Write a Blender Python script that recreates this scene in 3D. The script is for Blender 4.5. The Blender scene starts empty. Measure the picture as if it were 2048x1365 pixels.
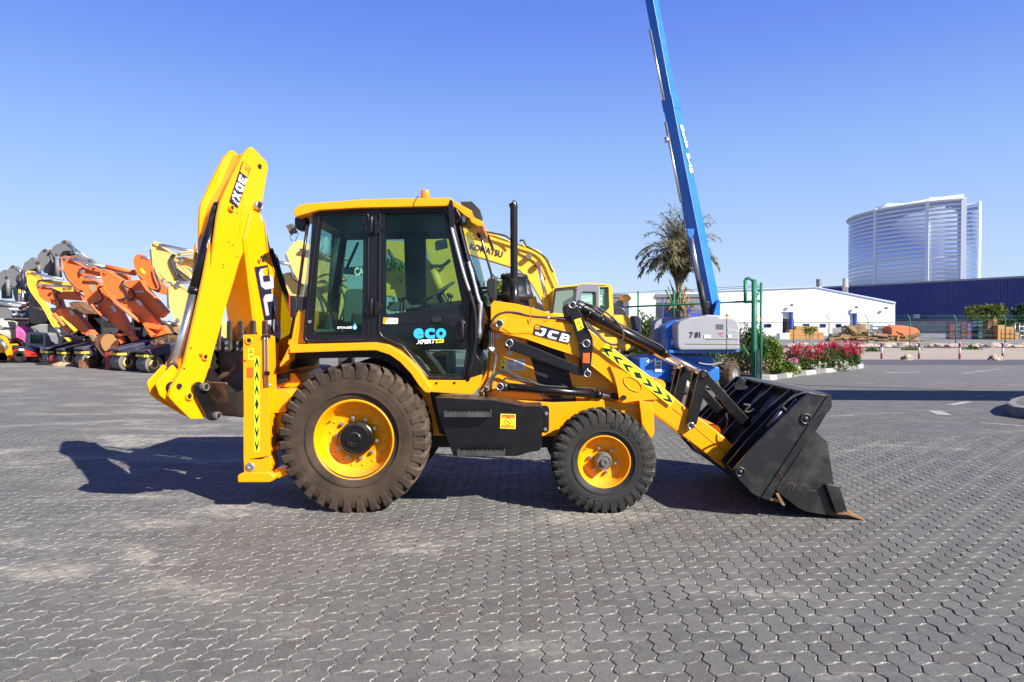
import bpy, bmesh, math, random
from mathutils import Vector, Matrix, noise
from mathutils.geometry import tessellate_polygon
random.seed(7)
sc = bpy.context.scene
COL = sc.collection
R_ = math.radians

# ---------------------------------------------------------------- camera
F_PX = 1400.0; CAM_H = 1.70; YAW = R_(0.655); PITCH = R_(1.125)
cd = bpy.data.cameras.new('camera'); cam = bpy.data.objects.new('camera', cd); COL.objects.link(cam)
cd.sensor_width = 36.0; cd.lens = F_PX/2048*36.0; cd.clip_start = 0.05; cd.clip_end = 5000
cam.location = (0, 0, CAM_H); cam.rotation_euler = (math.pi/2-PITCH, 0, YAW)
sc.camera = cam
# ---------------------------------------------------------------- sky and sun
SUN = Vector((1.134, -0.98, 1.0)).normalized()
el = math.asin(SUN.z); az = math.atan2(SUN.x, SUN.y)
w = bpy.data.worlds.new('World'); sc.world = w; w.use_nodes = True
nt = w.node_tree; nt.nodes.clear()
sky = nt.nodes.new('ShaderNodeTexSky'); sky.sky_type = 'NISHITA'; sky.sun_disc = False
sky.sun_elevation = el; sky.sun_rotation = az; sky.air_density = 1.0; sky.dust_density = 0.1; sky.ozone_density = 3.0; sky.altitude = 0
EXPO = 1.10
bg = nt.nodes.new('ShaderNodeBackground'); bg.inputs[1].default_value = 0.10
wo = nt.nodes.new('ShaderNodeOutputWorld')
# clear blue desert sky: Nishita, shifted to the deeper blue of the photograph by a tint that depends on the height above the horizon; overhead, out of view, darkened to deepen the shadows
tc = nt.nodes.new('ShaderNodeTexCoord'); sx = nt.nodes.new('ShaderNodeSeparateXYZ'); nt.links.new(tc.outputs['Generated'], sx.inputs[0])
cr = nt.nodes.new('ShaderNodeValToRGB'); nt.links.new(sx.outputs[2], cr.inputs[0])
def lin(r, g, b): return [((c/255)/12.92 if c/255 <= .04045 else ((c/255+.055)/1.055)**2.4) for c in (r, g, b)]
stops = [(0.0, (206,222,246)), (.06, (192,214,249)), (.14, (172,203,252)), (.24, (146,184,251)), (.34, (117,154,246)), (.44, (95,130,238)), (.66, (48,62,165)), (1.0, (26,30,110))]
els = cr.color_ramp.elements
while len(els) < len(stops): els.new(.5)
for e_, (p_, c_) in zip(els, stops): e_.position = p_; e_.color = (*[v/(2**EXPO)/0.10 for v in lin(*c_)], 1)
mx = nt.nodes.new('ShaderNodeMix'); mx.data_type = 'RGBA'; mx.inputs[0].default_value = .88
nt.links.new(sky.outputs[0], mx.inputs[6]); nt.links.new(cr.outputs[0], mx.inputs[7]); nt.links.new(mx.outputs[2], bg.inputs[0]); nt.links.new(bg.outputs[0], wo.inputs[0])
sl = bpy.data.lights.new('sun', 'SUN'); sl.energy = 5.0; sl.angle = R_(0.5); sl.color = (1.0, 0.95, 0.86)
so = bpy.data.objects.new('sun', sl); COL.objects.link(so)
so.rotation_euler = SUN.to_track_quat('Z', 'Y').to_euler(); so.location = (20, -20, 30)
sc.view_settings.view_transform = 'Standard'; sc.view_settings.look = 'None'
sc.view_settings.exposure = EXPO; sc.view_settings.gamma = 1.0
try:
    sc.cycles.max_bounces = 8; sc.cycles.transparent_max_bounces = 16; sc.cycles.use_denoising = True
except Exception: pass

# ---------------------------------------------------------------- geometry helpers
CAMR = Matrix.Rotation(YAW, 3, 'Z') @ Matrix.Rotation(math.pi/2-PITCH, 3, 'X')
CAMC = Vector((0, 0, CAM_H))
def ray(px, py): return CAMR @ Vector(((px-1024)/F_PX, -(py-682.5)/F_PX, -1))
def W(px, py, Y):
    d = ray(px, py); return CAMC + d*(Y/d.y)
def G(px, py, z=0.0):
    d = ray(px, py); return CAMC + d*((z-CAM_H)/d.z)
def crop(x0, y0, s):
    def f(*pts):
        if not isinstance(pts[0], (tuple, list)): pts = [pts]
        r = [(x0+u/s, y0+v/s) for u, v in pts]
        return r if len(r) > 1 else r[0]
    return f
k1 = crop(280, 280, 3.79); k2 = crop(280, 600, 3.411); k3 = crop(560, 370, 3.9); k4 = crop(540, 680, 3.69)
k5 = crop(840, 580, 3.792); k6 = crop(960, 560, 4.016); k7 = crop(1080, 700, 3.7925); k8 = crop(1340, 720, 4.015)
kL = crop(0, 460, 4.55); kM = crop(200, 460, 4.55); kN = crop(940, 440, 4.55); kP = crop(1220, 560, 5.935)
kT = crop(1660, 360, 4.015); kD = crop(420, 500, 5.25); kS = crop(1500, 540, 6.203); kR = crop(1760, 600, 5.25)

class Fr:
    """a flat frame in the world: o + u*s + v*t, extruded along n"""
    def __init__(s, o, u, v):
        s.o = Vector(o); s.u = Vector(u).normalized(); s.v = Vector(v).normalized(); s.n = s.u.cross(s.v).normalized()
    def px(s, px, py):      # the point of this plane seen at a pixel
        d = ray(px, py); t = (s.o-CAMC).dot(s.n)/d.dot(s.n); return CAMC+d*t
    def shifted(s, k): return Fr(s.o+s.n*k, s.u, s.v)
def FY(Y): return Fr((0, Y, 0), (1, 0, 0), (0, 0, 1))   # n = (0,-1,0): towards the viewer

def link(name, me, mat=None, parent=None):
    o = bpy.data.objects.new(name, me); COL.objects.link(o)
    if mat is not None:
        for m in (mat if isinstance(mat, (list, tuple)) else [mat]): me.materials.append(m)
    if parent is not None: o.parent = parent; o.matrix_parent_inverse = parent_inv(parent)
    return o
WM = {}
def wm(o): return WM.get(o.name, Matrix.Identity(4))
def parent_inv(p): return wm(p).inverted()
def empty(name, loc, label=None, cat=None, group=None, kind=None):
    o = bpy.data.objects.new(name, None); COL.objects.link(o); o.location = loc; o.empty_display_size = .2
    WM[o.name] = Matrix.Translation(Vector(loc))
    tag(o, label, cat, group, kind); return o
def tag(o, label=None, cat=None, group=None, kind=None):
    if label: o['label'] = label
    if cat: o['category'] = cat
    if group: o['group'] = group
    if kind: o['kind'] = kind
    return o
def children(o): return [c for c in bpy.data.objects if c.parent is o]
def build_tree(o): return (o, [build_tree(c) for c in children(o)])
def copy_tree(tr, parent=None):
    o, ch = tr; c = o.copy(); COL.objects.link(c)
    if parent is not None: c.parent = parent
    for t in ch: copy_tree(t, c)
    return c
def dup(o, loc, rz=None, label=None, scale=None):
    c = copy_tree(build_tree(o)); c.location = loc
    if rz is not None: c.rotation_euler = (0, 0, rz)
    if scale: c.scale = (scale,)*3
    if label: c['label'] = label
    return c

SPLIT = {'tipping_link', 'side_cutter', 'bucket_hose', 'end_bracket', 'clam_cylinder', 'clam_cylinder_rod', 'hub_rib', 'rivet', 'bolt', 'arm_lug', 'tooth_bolt', 'cross_tube', 'tipping_lever', 'sill_hole', 'bucket_ear', 'steel_brake_pipe', 'cylinder_hose', 'backhoe_hose', 'hydraulic_hose', 'hose_fitting', 'grille_bar', 'rear_pillar', 'front_pillar', 'grab_rail', 'blue_column', 'lamp_bracket', 'steel_pipe', 'canopy', 'hood_seam', 'front_bay', 'cross_bar'}
class MB:
    """collects shapes in world space and links them as one mesh"""
    def __init__(s): s.bm = bmesh.new(); s.smooth = []
    def poly3(s, a, b, smooth=False):
        n = len(a); va = [s.bm.verts.new(p) for p in a]; vb = [s.bm.verts.new(p) for p in b]
        fs = [s.bm.faces.new(va), s.bm.faces.new(vb[::-1])]
        for i in range(n):
            j = (i+1) % n; f = s.bm.faces.new((va[j], va[i], vb[i], vb[j])); f.smooth = smooth
        return s
    def prism(s, pts, fr, d, holes=(), off=0.0):
        """outline given in photo pixels, seen on plane fr (moved off towards n), d metres deep away from n"""
        fr = fr.shifted(off) if off else fr
        A = [fr.px(*p) for p in pts]
        if not holes: return s.poly3(A, [p-fr.n*d for p in A])
        loops = [A]+[[fr.px(*p) for p in h] for h in holes]
        allp = [p for l in loops for p in l]
        va = [s.bm.verts.new(p) for p in allp]; vb = [s.bm.verts.new(p-fr.n*d) for p in allp]
        for t in tessellate_polygon([[Vector(((p-fr.o).dot(fr.u), (p-fr.o).dot(fr.v), 0)) for p in l] for l in loops]):
            try: s.bm.faces.new([va[i] for i in t]); s.bm.faces.new([vb[i] for i in t][::-1])
            except ValueError: pass
        k = 0
        for l in loops:
            n = len(l)
            for i in range(n):
                j = (i+1) % n; s.bm.faces.new((va[k+i], va[k+j], vb[k+j], vb[k+i]))
            k += n
        return s
    def box(s, lo, hi, M=None):
        x0, y0, z0 = lo; x1, y1, z1 = hi
        P = [Vector(p) for p in ((x0,y0,z0),(x1,y0,z0),(x1,y1,z0),(x0,y1,z0),(x0,y0,z1),(x1,y0,z1),(x1,y1,z1),(x0,y1,z1))]
        if M is not None: P = [M @ p for p in P]
        v = [s.bm.verts.new(p) for p in P]
        for f in ((0,3,2,1),(4,5,6,7),(0,1,5,4),(1,2,6,5),(2,3,7,6),(3,0,4,7)): s.bm.faces.new([v[i] for i in f])
        return s
    def tube(s, pts, r, n=10, cap=True, r2=None):
        pts = [Vector(p) for p in pts]; m = len(pts); rings = []
        up = None
        for i, p in enumerate(pts):
            d = (pts[min(i+1, m-1)]-pts[max(i-1, 0)]).normalized()
            if up is None: up = Vector((0, 0, 1)) if abs(d.z) < .9 else Vector((1, 0, 0))
            a = d.cross(up).normalized(); b = a.cross(d).normalized(); up = b
            rr = r if r2 is None else r+(r2-r)*i/(m-1)
            rings.append([s.bm.verts.new(p+(a*math.cos(2*math.pi*k/n)+b*math.sin(2*math.pi*k/n))*rr) for k in range(n)])
        for i in range(m-1):
            for k in range(n):
                f = s.bm.faces.new((rings[i][k], rings[i][(k+1) % n], rings[i+1][(k+1) % n], rings[i+1][k])); f.smooth = True
        if cap:
            s.bm.faces.new(rings[0][::-1]); s.bm.faces.new(rings[-1])
        return s
    def lathe(s, prof, c, axis, n=48, closed=False, smooth=True, ref=None):
        """prof: (radius, distance along axis)"""
        ax = Vector(axis).normalized(); a = (ref or (Vector((0, 0, 1)) if abs(ax.z) < .9 else Vector((1, 0, 0)))); a = (a-ax*a.dot(ax)).normalized(); b = ax.cross(a)
        rings = []
        for r, t in prof:
            rings.append([s.bm.verts.new(Vector(c)+ax*t+(a*math.cos(2*math.pi*k/n)+b*math.sin(2*math.pi*k/n))*max(r, 1e-4)) for k in range(n)])
        m = len(rings)
        for i in range(m if closed else m-1):
            A, B = rings[i], rings[(i+1) % m]
            for k in range(n):
                f = s.bm.faces.new((A[k], A[(k+1) % n], B[(k+1) % n], B[k])); f.smooth = smooth
        return s
    def disc(s, c, axis, r, d, n=24):
        ax = Vector(axis).normalized(); return s.lathe([(0, 0), (r, 0), (r, d), (0, d)], c, ax, n, smooth=False)
    def ball(s, c, r, sc_=(1, 1, 1), n=10):
        m = bmesh.ops.create_icosphere(s.bm, subdivisions=2, radius=1.0)
        for v in m['verts']: v.co = Vector(c)+Vector((v.co.x*r*sc_[0], v.co.y*r*sc_[1], v.co.z*r*sc_[2]))
        for v in m['verts']:
            for f in v.link_faces: f.smooth = True
        return s
    def quad(s, *p):
        s.bm.faces.new([s.bm.verts.new(q) for q in p]); return s
    def build(s, name, mat, parent=None, bevel=0.0, seg=2, ang=35):
        if name in SPLIT:
            bm = s.bm; bm.verts.index_update(); seen = {}; comps = []
            for v in bm.verts:
                if v in seen: continue
                st = [v]; seen[v] = 1; comp = []
                while st:
                    q = st.pop(); comp.append(q)
                    for e in q.link_edges:
                        o = e.other_vert(q)
                        if o not in seen: seen[o] = 1; st.append(o)
                comps.append(comp)
            if len(comps) > 1:
                res = None
                for comp in comps:
                    m = MB(); mp = {v: m.bm.verts.new(v.co) for v in comp}
                    for f in {f for v in comp for f in v.link_faces}: m.bm.faces.new([mp[v] for v in f.verts]).smooth = f.smooth
                    res = m._build(name, mat, parent, bevel, seg, ang)
                bm.free(); return res
        return s._build(name, mat, parent, bevel, seg, ang)
    def _build(s, name, mat, parent=None, bevel=0.0, seg=2, ang=35):
        if not bevel or True: bmesh.ops.recalc_face_normals(s.bm, faces=s.bm.faces[:])
        if parent is not None:
            M = wm(parent).inverted(); s.bm.transform(M)
        else: M = None
        me = bpy.data.meshes.new(name); s.bm.to_mesh(me); s.bm.free()
        o = bpy.data.objects.new(name, me); COL.objects.link(o)
        for m in (mat if isinstance(mat, (list, tuple)) else [mat]): me.materials.append(m)
        if parent is not None:
            o.parent = parent; WM[o.name] = wm(parent).copy()
        if bevel:
            b = o.modifiers.new('bevel', 'BEVEL'); b.width = bevel; b.segments = seg; b.limit_method = 'ANGLE'; b.angle_limit = R_(ang)
            b.harden_normals = False
        return o
def rnd(pts, r, n=4):
    """rounds the corners of a pixel outline; r one number or one per corner"""
    out = []; m = len(pts)
    for i, p in enumerate(pts):
        rr = r[i] if isinstance(r, (list, tuple)) else r
        if rr <= 0: out.append(p); continue
        a = Vector(pts[i-1])-Vector(p); b = Vector(pts[(i+1) % m])-Vector(p)
        q = min(rr, a.length*.45, b.length*.45); A = Vector(p)+a.normalized()*q; B = Vector(p)+b.normalized()*q
        for k in range(n+1):
            t = k/n; out.append(tuple(A*(1-t)**2+Vector(p)*2*t*(1-t)+B*t*t))
    return out
def smooth(pts, n=6):
    pts = [Vector(p) for p in pts]; out = []
    for i in range(len(pts)-1):
        p0 = pts[max(i-1, 0)]; p1 = pts[i]; p2 = pts[i+1]; p3 = pts[min(i+2, len(pts)-1)]
        for k in range(n):
            t = k/n
            out.append(.5*((2*p1)+(-p0+p2)*t+(2*p0-5*p1+4*p2-p3)*t*t+(-p0+3*p1-3*p2+p3)*t**3))
    out.append(pts[-1]); return out
def inset(pts, d):
    n = len(pts); out = []
    ar = sum(pts[i][0]*pts[(i+1) % n][1]-pts[(i+1) % n][0]*pts[i][1] for i in range(n)); sg = 1 if ar > 0 else -1
    for i in range(n):
        a = (Vector(pts[i])-Vector(pts[i-1])).normalized(); b = (Vector(pts[(i+1) % n])-Vector(pts[i])).normalized()
        na = Vector((-a.y, a.x))*sg; nb = Vector((-b.y, b.x))*sg; m = (na+nb)
        m = m/max(m.length_squared, .3)*2 if m.length > 1e-6 else na
        out.append(tuple(Vector(pts[i])+m*d*.5*2/2))
    return out
_tc = {}
def text_mesh(t, bold=0.0, shear=0.0):
    key = (t, bold, shear)
    if key not in _tc:
        cu = bpy.data.curves.new('lettering', 'FONT'); cu.body = t; cu.size = 1; cu.offset = bold; cu.shear = shear; cu.resolution_u = 3; cu.fill_mode = 'FRONT'
        o = bpy.data.objects.new('lettering', cu); COL.objects.link(o)
        dg = bpy.context.evaluated_depsgraph_get(); me = o.evaluated_get(dg).to_mesh()
        vs = [v.co.copy() for v in me.vertices]; ps = [tuple(p.vertices) for p in me.polygons]
        o.evaluated_get(dg).to_mesh_clear(); bpy.data.objects.remove(o); bpy.data.curves.remove(cu)
        x0 = min(v.x for v in vs); x1 = max(v.x for v in vs); y0 = min(v.y for v in vs); y1 = max(v.y for v in vs)
        _tc[key] = ([((v.x-x0)/(x1-x0), (v.y-y0)/(y1-y0)) for v in vs], ps)
    return _tc[key]
def fit_faces(mb, vs, ps, o, ex, ey, lift):
    v = [mb.bm.verts.new(o+ex*a+ey*b+lift) for a, b in vs]
    for p in ps:
        try: mb.bm.faces.new([v[i] for i in p])
        except ValueError: pass
def lettering(t, fr, bl, br, tl, mat, parent, off=.003, bold=.02, shear=0, name='lettering'):
    """text fitted to a parallelogram given by three photo pixels (bottom left, bottom right, top left)"""
    o = fr.px(*bl); ex = fr.px(*br)-o; ey = fr.px(*tl)-o
    vs, ps = text_mesh(t, bold, shear); mb = MB(); fit_faces(mb, vs, ps, o, ex, ey, fr.n*off)
    me = mb.bm
    bmesh.ops.recalc_face_normals(me, faces=me.faces[:])
    return mb.build(name, mat, parent)
# heavy block letters drawn as strokes on a unit square
def strokes(t):
    G_ = {'J': [[(.38,1),(.38+.62,1),(1,.28),(.82,0),(.18,0),(0,.18),(0,.34),(.36,.34),(.36,.24),(.64,.24),(.64,.78),(.38,.78)]],
          'C': [[(.18,1),(1,1),(1,.74),(.36,.74),(.36,.26),(1,.26),(1,0),(.18,0),(0,.2),(0,.8)]],
          'B': [[(0,1),(.84,1),(.97,.88),(.97,.62),(.86,.52),(1,.42),(1,.14),(.86,0),(0,0)], [(.34,.8),(.64,.8),(.64,.6),(.34,.6)], [(.34,.4),(.66,.4),(.66,.2),(.34,.2)]],
          '3': [[(0,1),(.84,1),(1,.86),(1,.6),(.9,.5),(1,.4),(1,.14),(.84,0),(0,0),(0,.24),(.64,.24),(.64,.4),(.2,.4),(.2,.6),(.64,.6),(.64,.76),(0,.76)]],
          'D': [[(0,1),(.76,1),(1,.78),(1,.22),(.76,0),(0,0)], [(.34,.74),(.62,.74),(.66,.7),(.66,.3),(.62,.26),(.34,.26)]],
          'X': [[(0,1),(.36,1),(.5,.7),(.66,1),(1,1),(.7,.5),(1,0),(.64,0),(.5,.3),(.34,0),(0,0),(.3,.5)]]}
    return [G_[c] for c in t]
def block_text(t, fr, bl, br, tl, mat, parent, off=.003, gap=.1, name='lettering', widths=None):
    o = fr.px(*bl); ex = fr.px(*br)-o; ey = fr.px(*tl)-o; mb = MB()
    n = len(t); cw = (1-gap*(n-1))/n; x = 0
    for g in strokes(t):
        loops = [[Vector((x+a*cw, b, 0)) for a, b in l] for l in g]
        allp = [p for l in loops for p in l]; v = [mb.bm.verts.new(o+ex*p.x+ey*p.y+fr.n*off) for p in allp]
        for tri in tessellate_polygon(loops):
            try: mb.bm.faces.new([v[i] for i in tri])
            except ValueError: pass
        x += cw+gap
    return mb.build(name, mat, parent)
def plate(pts, fr, mat, parent, name='decal', off=.002, d=.0015, bevel=0):
    return MB().prism(pts, fr, d, off=off).build(name, mat, parent, bevel)
# ---------------------------------------------------------------- materials
class E:
    """tiny expression builder for math nodes"""
    def __init__(s, nt, sock): s.nt = nt; s.s = sock
    def _m(s, op, b=None, c=None, clamp=False):
        n = s.nt.nodes.new('ShaderNodeMath'); n.operation = op; n.use_clamp = clamp
        for i, x in enumerate((s, b, c)):
            if x is None: continue
            if isinstance(x, E): s.nt.links.new(x.s, n.inputs[i])
            else: n.inputs[i].default_value = x
        return E(s.nt, n.outputs[0])
    def __add__(s, b): return s._m('ADD', b)
    def __sub__(s, b): return s._m('SUBTRACT', b)
    def __mul__(s, b): return s._m('MULTIPLY', b)
    def __truediv__(s, b): return s._m('DIVIDE', b)
    def rsub(s, a): return (s*-1.0)+a
    def clamp(s): return s._m('ADD', 0.0, clamp=True)
    def lt(s, b): return s._m('LESS_THAN', b)
    def near(s, k): return (s-k)._m('ABSOLUTE').lt(0.5)
def ramp(e, lo, hi):
    return ((e-lo)*(1.0/(hi-lo))).clamp()
def new_mat(name):
    m = bpy.data.materials.new(name); m.use_nodes = True; nt = m.node_tree
    b = nt.nodes['Principled BSDF']; return m, nt, b
def mixc(nt, f, a, b):
    n = nt.nodes.new('ShaderNodeMix'); n.data_type = 'RGBA'
    for i, x in ((0, f), (6, a), (7, b)):
        if isinstance(x, E): nt.links.new(x.s, n.inputs[i])
        elif hasattr(x, 'is_linked') or hasattr(x, 'links'): nt.links.new(x, n.inputs[i])
        elif isinstance(x, (tuple, list)): n.inputs[i].default_value = (*x[:3], 1)
        else: n.inputs[i].default_value = x
    return n.outputs[2]
def noise_e(nt, scale, detail=4, rough=.55, vec=None, dist=0.0):
    n = nt.nodes.new('ShaderNodeTexNoise'); n.inputs['Scale'].default_value = scale; n.inputs['Detail'].default_value = detail
    n.inputs['Roughness'].default_value = rough; n.inputs['Distortion'].default_value = dist
    if vec is None: vec = nt.nodes.new('ShaderNodeNewGeometry').outputs['Position']
    nt.links.new(vec, n.inputs['Vector']); return E(nt, n.outputs['Fac'])
def scaled_pos(nt, sx, sy, sz):
    g = nt.nodes.new('ShaderNodeNewGeometry'); m = nt.nodes.new('ShaderNodeVectorMath'); m.operation = 'MULTIPLY'
    nt.links.new(g.outputs['Position'], m.inputs[0]); m.inputs[1].default_value = (sx, sy, sz); return m.outputs[0]
def bump(nt, b, h, strength=.3, dist=.01):
    n = nt.nodes.new('ShaderNodeBump'); n.inputs['Strength'].default_value = strength; n.inputs['Distance'].default_value = dist
    nt.links.new(h.s, n.inputs['Height']); nt.links.new(n.outputs[0], b.inputs['Normal'])
def paint(name, col, rough=.35, metal=0.0, coat=0.0, dirt=.12, dcol=(.16, .12, .08), ds=9.0, spec=.5, bmp=0.0, bs=60.0, thr=.5, dust=.22):
    m, nt, b = new_mat(name)
    n1 = noise_e(nt, ds, 6, .62); n2 = noise_e(nt, ds*.23, 3, .5)
    f = ramp(n1*.6+n2*.5, thr, thr+.28)*dirt
    g_ = nt.nodes.new('ShaderNodeNewGeometry'); sz = nt.nodes.new('ShaderNodeSeparateXYZ'); nt.links.new(g_.outputs['Normal'], sz.inputs[0])
    up = ramp(E(nt, sz.outputs[2]), .45, .95)*ramp(n1, .30, .62)*dust
    nt.links.new(mixc(nt, up, mixc(nt, f, col, dcol), (.30, .26, .21)), b.inputs['Base Color'])
    r = up*.5+f*.6+rough+(n1-.5)*.12
    nt.links.new(r.s, b.inputs['Roughness'])
    b.inputs['Metallic'].default_value = metal; b.inputs['Coat Weight'].default_value = coat; b.inputs['Coat Roughness'].default_value = .12
    b.inputs['Specular IOR Level'].default_value = spec
    if bmp: bump(nt, b, noise_e(nt, bs, 4, .6), bmp, .004)
    return m
M = {}
M['yellow'] = paint('yellow_paint', (.86, .315, .0005), .34, coat=.12, spec=.3, dirt=.12, dcol=(.42, .19, .02), bmp=.04, bs=25)
M['yellow_old'] = paint('weathered_yellow_paint', (.80, .46, .06), .45, dirt=.35, dcol=(.42, .22, .07), ds=3)
M['cat_yellow'] = paint('faded_yellow_paint', (.76, .47, .13), .5, dirt=.3, dcol=(.4, .24, .1), ds=3)
M['bright_yellow'] = paint('lemon_yellow_paint', (.82, .46, .03), .42, dirt=.25, dcol=(.5, .3, .05), ds=3)
M['orange'] = paint('orange_paint', (.82, .15, .022), .48, dirt=.45, dcol=(.35, .09, .03), ds=2.5)
M['orange_faded'] = paint('faded_orange_paint', (.80, .19, .05), .55, dirt=.45, dcol=(.34, .13, .07), ds=2.5)
M['volvo_grey'] = paint('grey_paint', (.14, .145, .15), .5, dirt=.4, dcol=(.24, .19, .15), ds=3)
M['black'] = paint('black_paint', (.0045, .0045, .0055), .30, coat=.1, spec=.4, dirt=.10, dcol=(.05, .042, .035), bmp=.05, bs=30)
M['black_matt'] = paint('matt_black_plastic', (.006, .006, .007), .55, dirt=.15, dcol=(.04, .035, .03))
M['cab_black'] = paint('black_cab_frame', (.004, .004, .0065), .36, coat=.05, spec=.4, dirt=.05, dcol=(.04, .035, .035))
M['bucket'] = paint('worn_black_bucket_steel', (.009, .0095, .011), .33, metal=.0, dirt=.6, dcol=(.055, .05, .046), ds=4, bmp=.12, bs=18, thr=.52)
M['rusty_edge'] = paint('rust_scraped_steel', (.17, .10, .055), .55, metal=.25, dirt=.8, dcol=(.42, .18, .035), ds=14)
M['dig_bucket'] = paint('scraped_digging_bucket_steel', (.022, .02, .018), .4, dirt=.85, dcol=(.34, .17, .07), ds=10, bmp=.2, bs=30, thr=.44)
M['brown_steel'] = paint('rusty_brown_bucket_steel', (.10, .045, .022), .65, dirt=.7, dcol=(.36, .16, .07), ds=3)
M['dark_steel'] = paint('dark_machine_steel', (.010, .010, .013), .5, dirt=.5, dcol=(.05, .03, .02), ds=4)
M['chrome'] = paint('chrome_rod', (.72, .70, .68), .24, metal=.92, dirt=.1, dcol=(.5, .5, .5))
M['steel'] = paint('plain_steel', (.5, .5, .5), .32, metal=.9, dirt=.4, dcol=(.25, .2, .15), ds=30)
M['dull_steel'] = paint('dull_steel', (.14, .13, .12), .55, metal=.4, dirt=.5, dcol=(.2, .14, .09), ds=30)
M['hose'] = paint('rubber_hose', (.02, .02, .022), .5, dirt=.4, dcol=(.1, .09, .08), ds=20)
M['tyre_dusty'] = paint('dusty_brown_tyre', (.022, .017, .014), .82, dirt=.85, dcol=(.080, .054, .037), ds=4.5, spec=.25, bmp=.3, bs=40, thr=.42)
M['tyre_black'] = paint('black_tyre', (.009, .009, .009), .6, dirt=.6, dcol=(.045, .038, .030), ds=6, spec=.4, bmp=.2, bs=40, thr=.48)
M['tyre_worn'] = paint('muddy_tyre', (.05, .035, .025), .85, dirt=.9, dcol=(.16, .09, .05), ds=8, spec=.25)
M['tooth'] = paint('worn_bucket_tooth', (.05, .042, .036), .5, metal=.3, dirt=.8, dcol=(.12, .08, .05), ds=20)
M['tread'] = paint('scuffed_black_tread', (.03, .03, .031), .5, dirt=.6, dcol=(.08, .075, .07), ds=20)
M['white'] = paint('white_lettering', (.80, .80, .80), .4, dirt=.05)
M['decal_navy'] = paint('navy_decal', (.012, .012, .03), .35, dirt=.05)
M['silver_letter'] = paint('silver_lettering', (.36, .36, .46), .35, dirt=.15, dcol=(.3, .26, .25))
M['lime'] = paint('fluorescent_lime_tape', (.62, .78, .01), .45, dirt=.06)
M['sticker_yellow'] = paint('yellow_sticker', (.82, .70, .02), .4, dirt=.05)
M['sticker_white'] = paint('pale_sticker', (.55, .56, .58), .4, dirt=.15)
M['red'] = paint('red_paint', (.55, .02, .015), .4, dirt=.3)
M['red_dark'] = paint('dark_red_paint', (.28, .02, .015), .4, dirt=.4)
M['cyan'] = paint('cyan_lettering', (.03, .38, .72), .4, dirt=.02)
M['reflector'] = paint('orange_reflector', (.85, .10, .01), .25, coat=.6, dirt=.02)
M['beacon'] = paint('amber_beacon_lens', (.85, .22, .005), .2, coat=.8, dirt=.0)
M['lens'] = paint('pale_lamp_glass', (.45, .5, .55), .12, metal=.4, dirt=.1)
M['lift_blue'] = paint('blue_lift_paint', (.012, .135, .50), .42, coat=.05, dirt=.25, dcol=(.05, .17, .4), ds=4)
M['lift_grey'] = paint('light_grey_hood', (.27, .28, .30), .5, dirt=.35, dcol=(.19, .185, .175), ds=4)
M['navy'] = paint('navy_paint', (.012, .015, .045), .4, dirt=.3)
M['fence_green'] = paint('green_fence_paint', (.012, .16, .085), .45, dirt=.3, dcol=(.03, .1, .06), ds=6)
M['seat'] = paint('grey_seat_fabric', (.05, .055, .06), .8, dirt=.2)
M['seat_plastic'] = paint('grey_green_plastic', (.12, .17, .16), .5, dirt=.1)
M['sack'] = paint('pink_plastic_sheet', (.72, .09, .28), .6, dirt=.3, dcol=(.5, .06, .2), ds=5)
M['cream'] = paint('cream_plastic_sheet', (.62, .56, .38), .6, dirt=.3, dcol=(.4, .34, .22), ds=3)
M['grey_cab'] = paint('grey_cab_frame', (.19, .20, .23), .4, dirt=.2)
M['tarp'] = paint('orange_tarpaulin', (.80, .13, .035), .6, dirt=.2, bmp=.5, bs=3)
M['card'] = paint('brown_cardboard', (.38, .19, .06), .8, dirt=.4, dcol=(.35, .18, .07), ds=2)
M['wood'] = paint('raw_pallet_wood', (.30, .185, .085), .8, dirt=.6, dcol=(.2, .12, .06), ds=2)
M['pallet_blue'] = paint('blue_crate_plastic', (.02, .05, .16), .5, dirt=.3)
M['pallet_red'] = paint('red_crate_plastic', (.16, .018, .014), .5, dirt=.4)
M['concrete'] = paint('weathered_concrete', (.40, .385, .36), .85, dirt=.6, dcol=(.22, .2, .18), ds=1.5)
M['kerb_white'] = paint('worn_white_kerb', (.36, .355, .34), .8, dirt=.7, dcol=(.18, .17, .16), ds=5)
M['kerb_grey'] = paint('worn_grey_kerb', (.13, .13, .138), .85, dirt=.5, dcol=(.24, .23, .21), ds=5)
M['rock'] = paint('pale_limestone', (.36, .29, .235), .85, dirt=.8, dcol=(.18, .13, .10), ds=5, bmp=.5, bs=8)
M['bollard_white'] = paint('white_bollard_paint', (.70, .68, .70), .5, dirt=.2)
M['bollard_purple'] = paint('faded_crimson_bollard_paint', (.25, .03, .11), .5, dirt=.2)
M['marking'] = paint('worn_white_road_marking', (.36, .36, .355), .8, dirt=1.0, dcol=(.18, .18, .178), ds=5, thr=.42)
M['bark'] = paint('fibrous_palm_bark', (.19, .12, .07), .9, dirt=.7, dcol=(.32, .22, .13), ds=12, bmp=.6, bs=30)
M['frond_dry'] = paint('dry_palm_leaf', (.33, .25, .14), .8, dirt=.5, dcol=(.18, .12, .06), ds=6)
M['mirror'] = paint('mirror_glass', (.4, .45, .5), .05, metal=1, dirt=.05)

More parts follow.
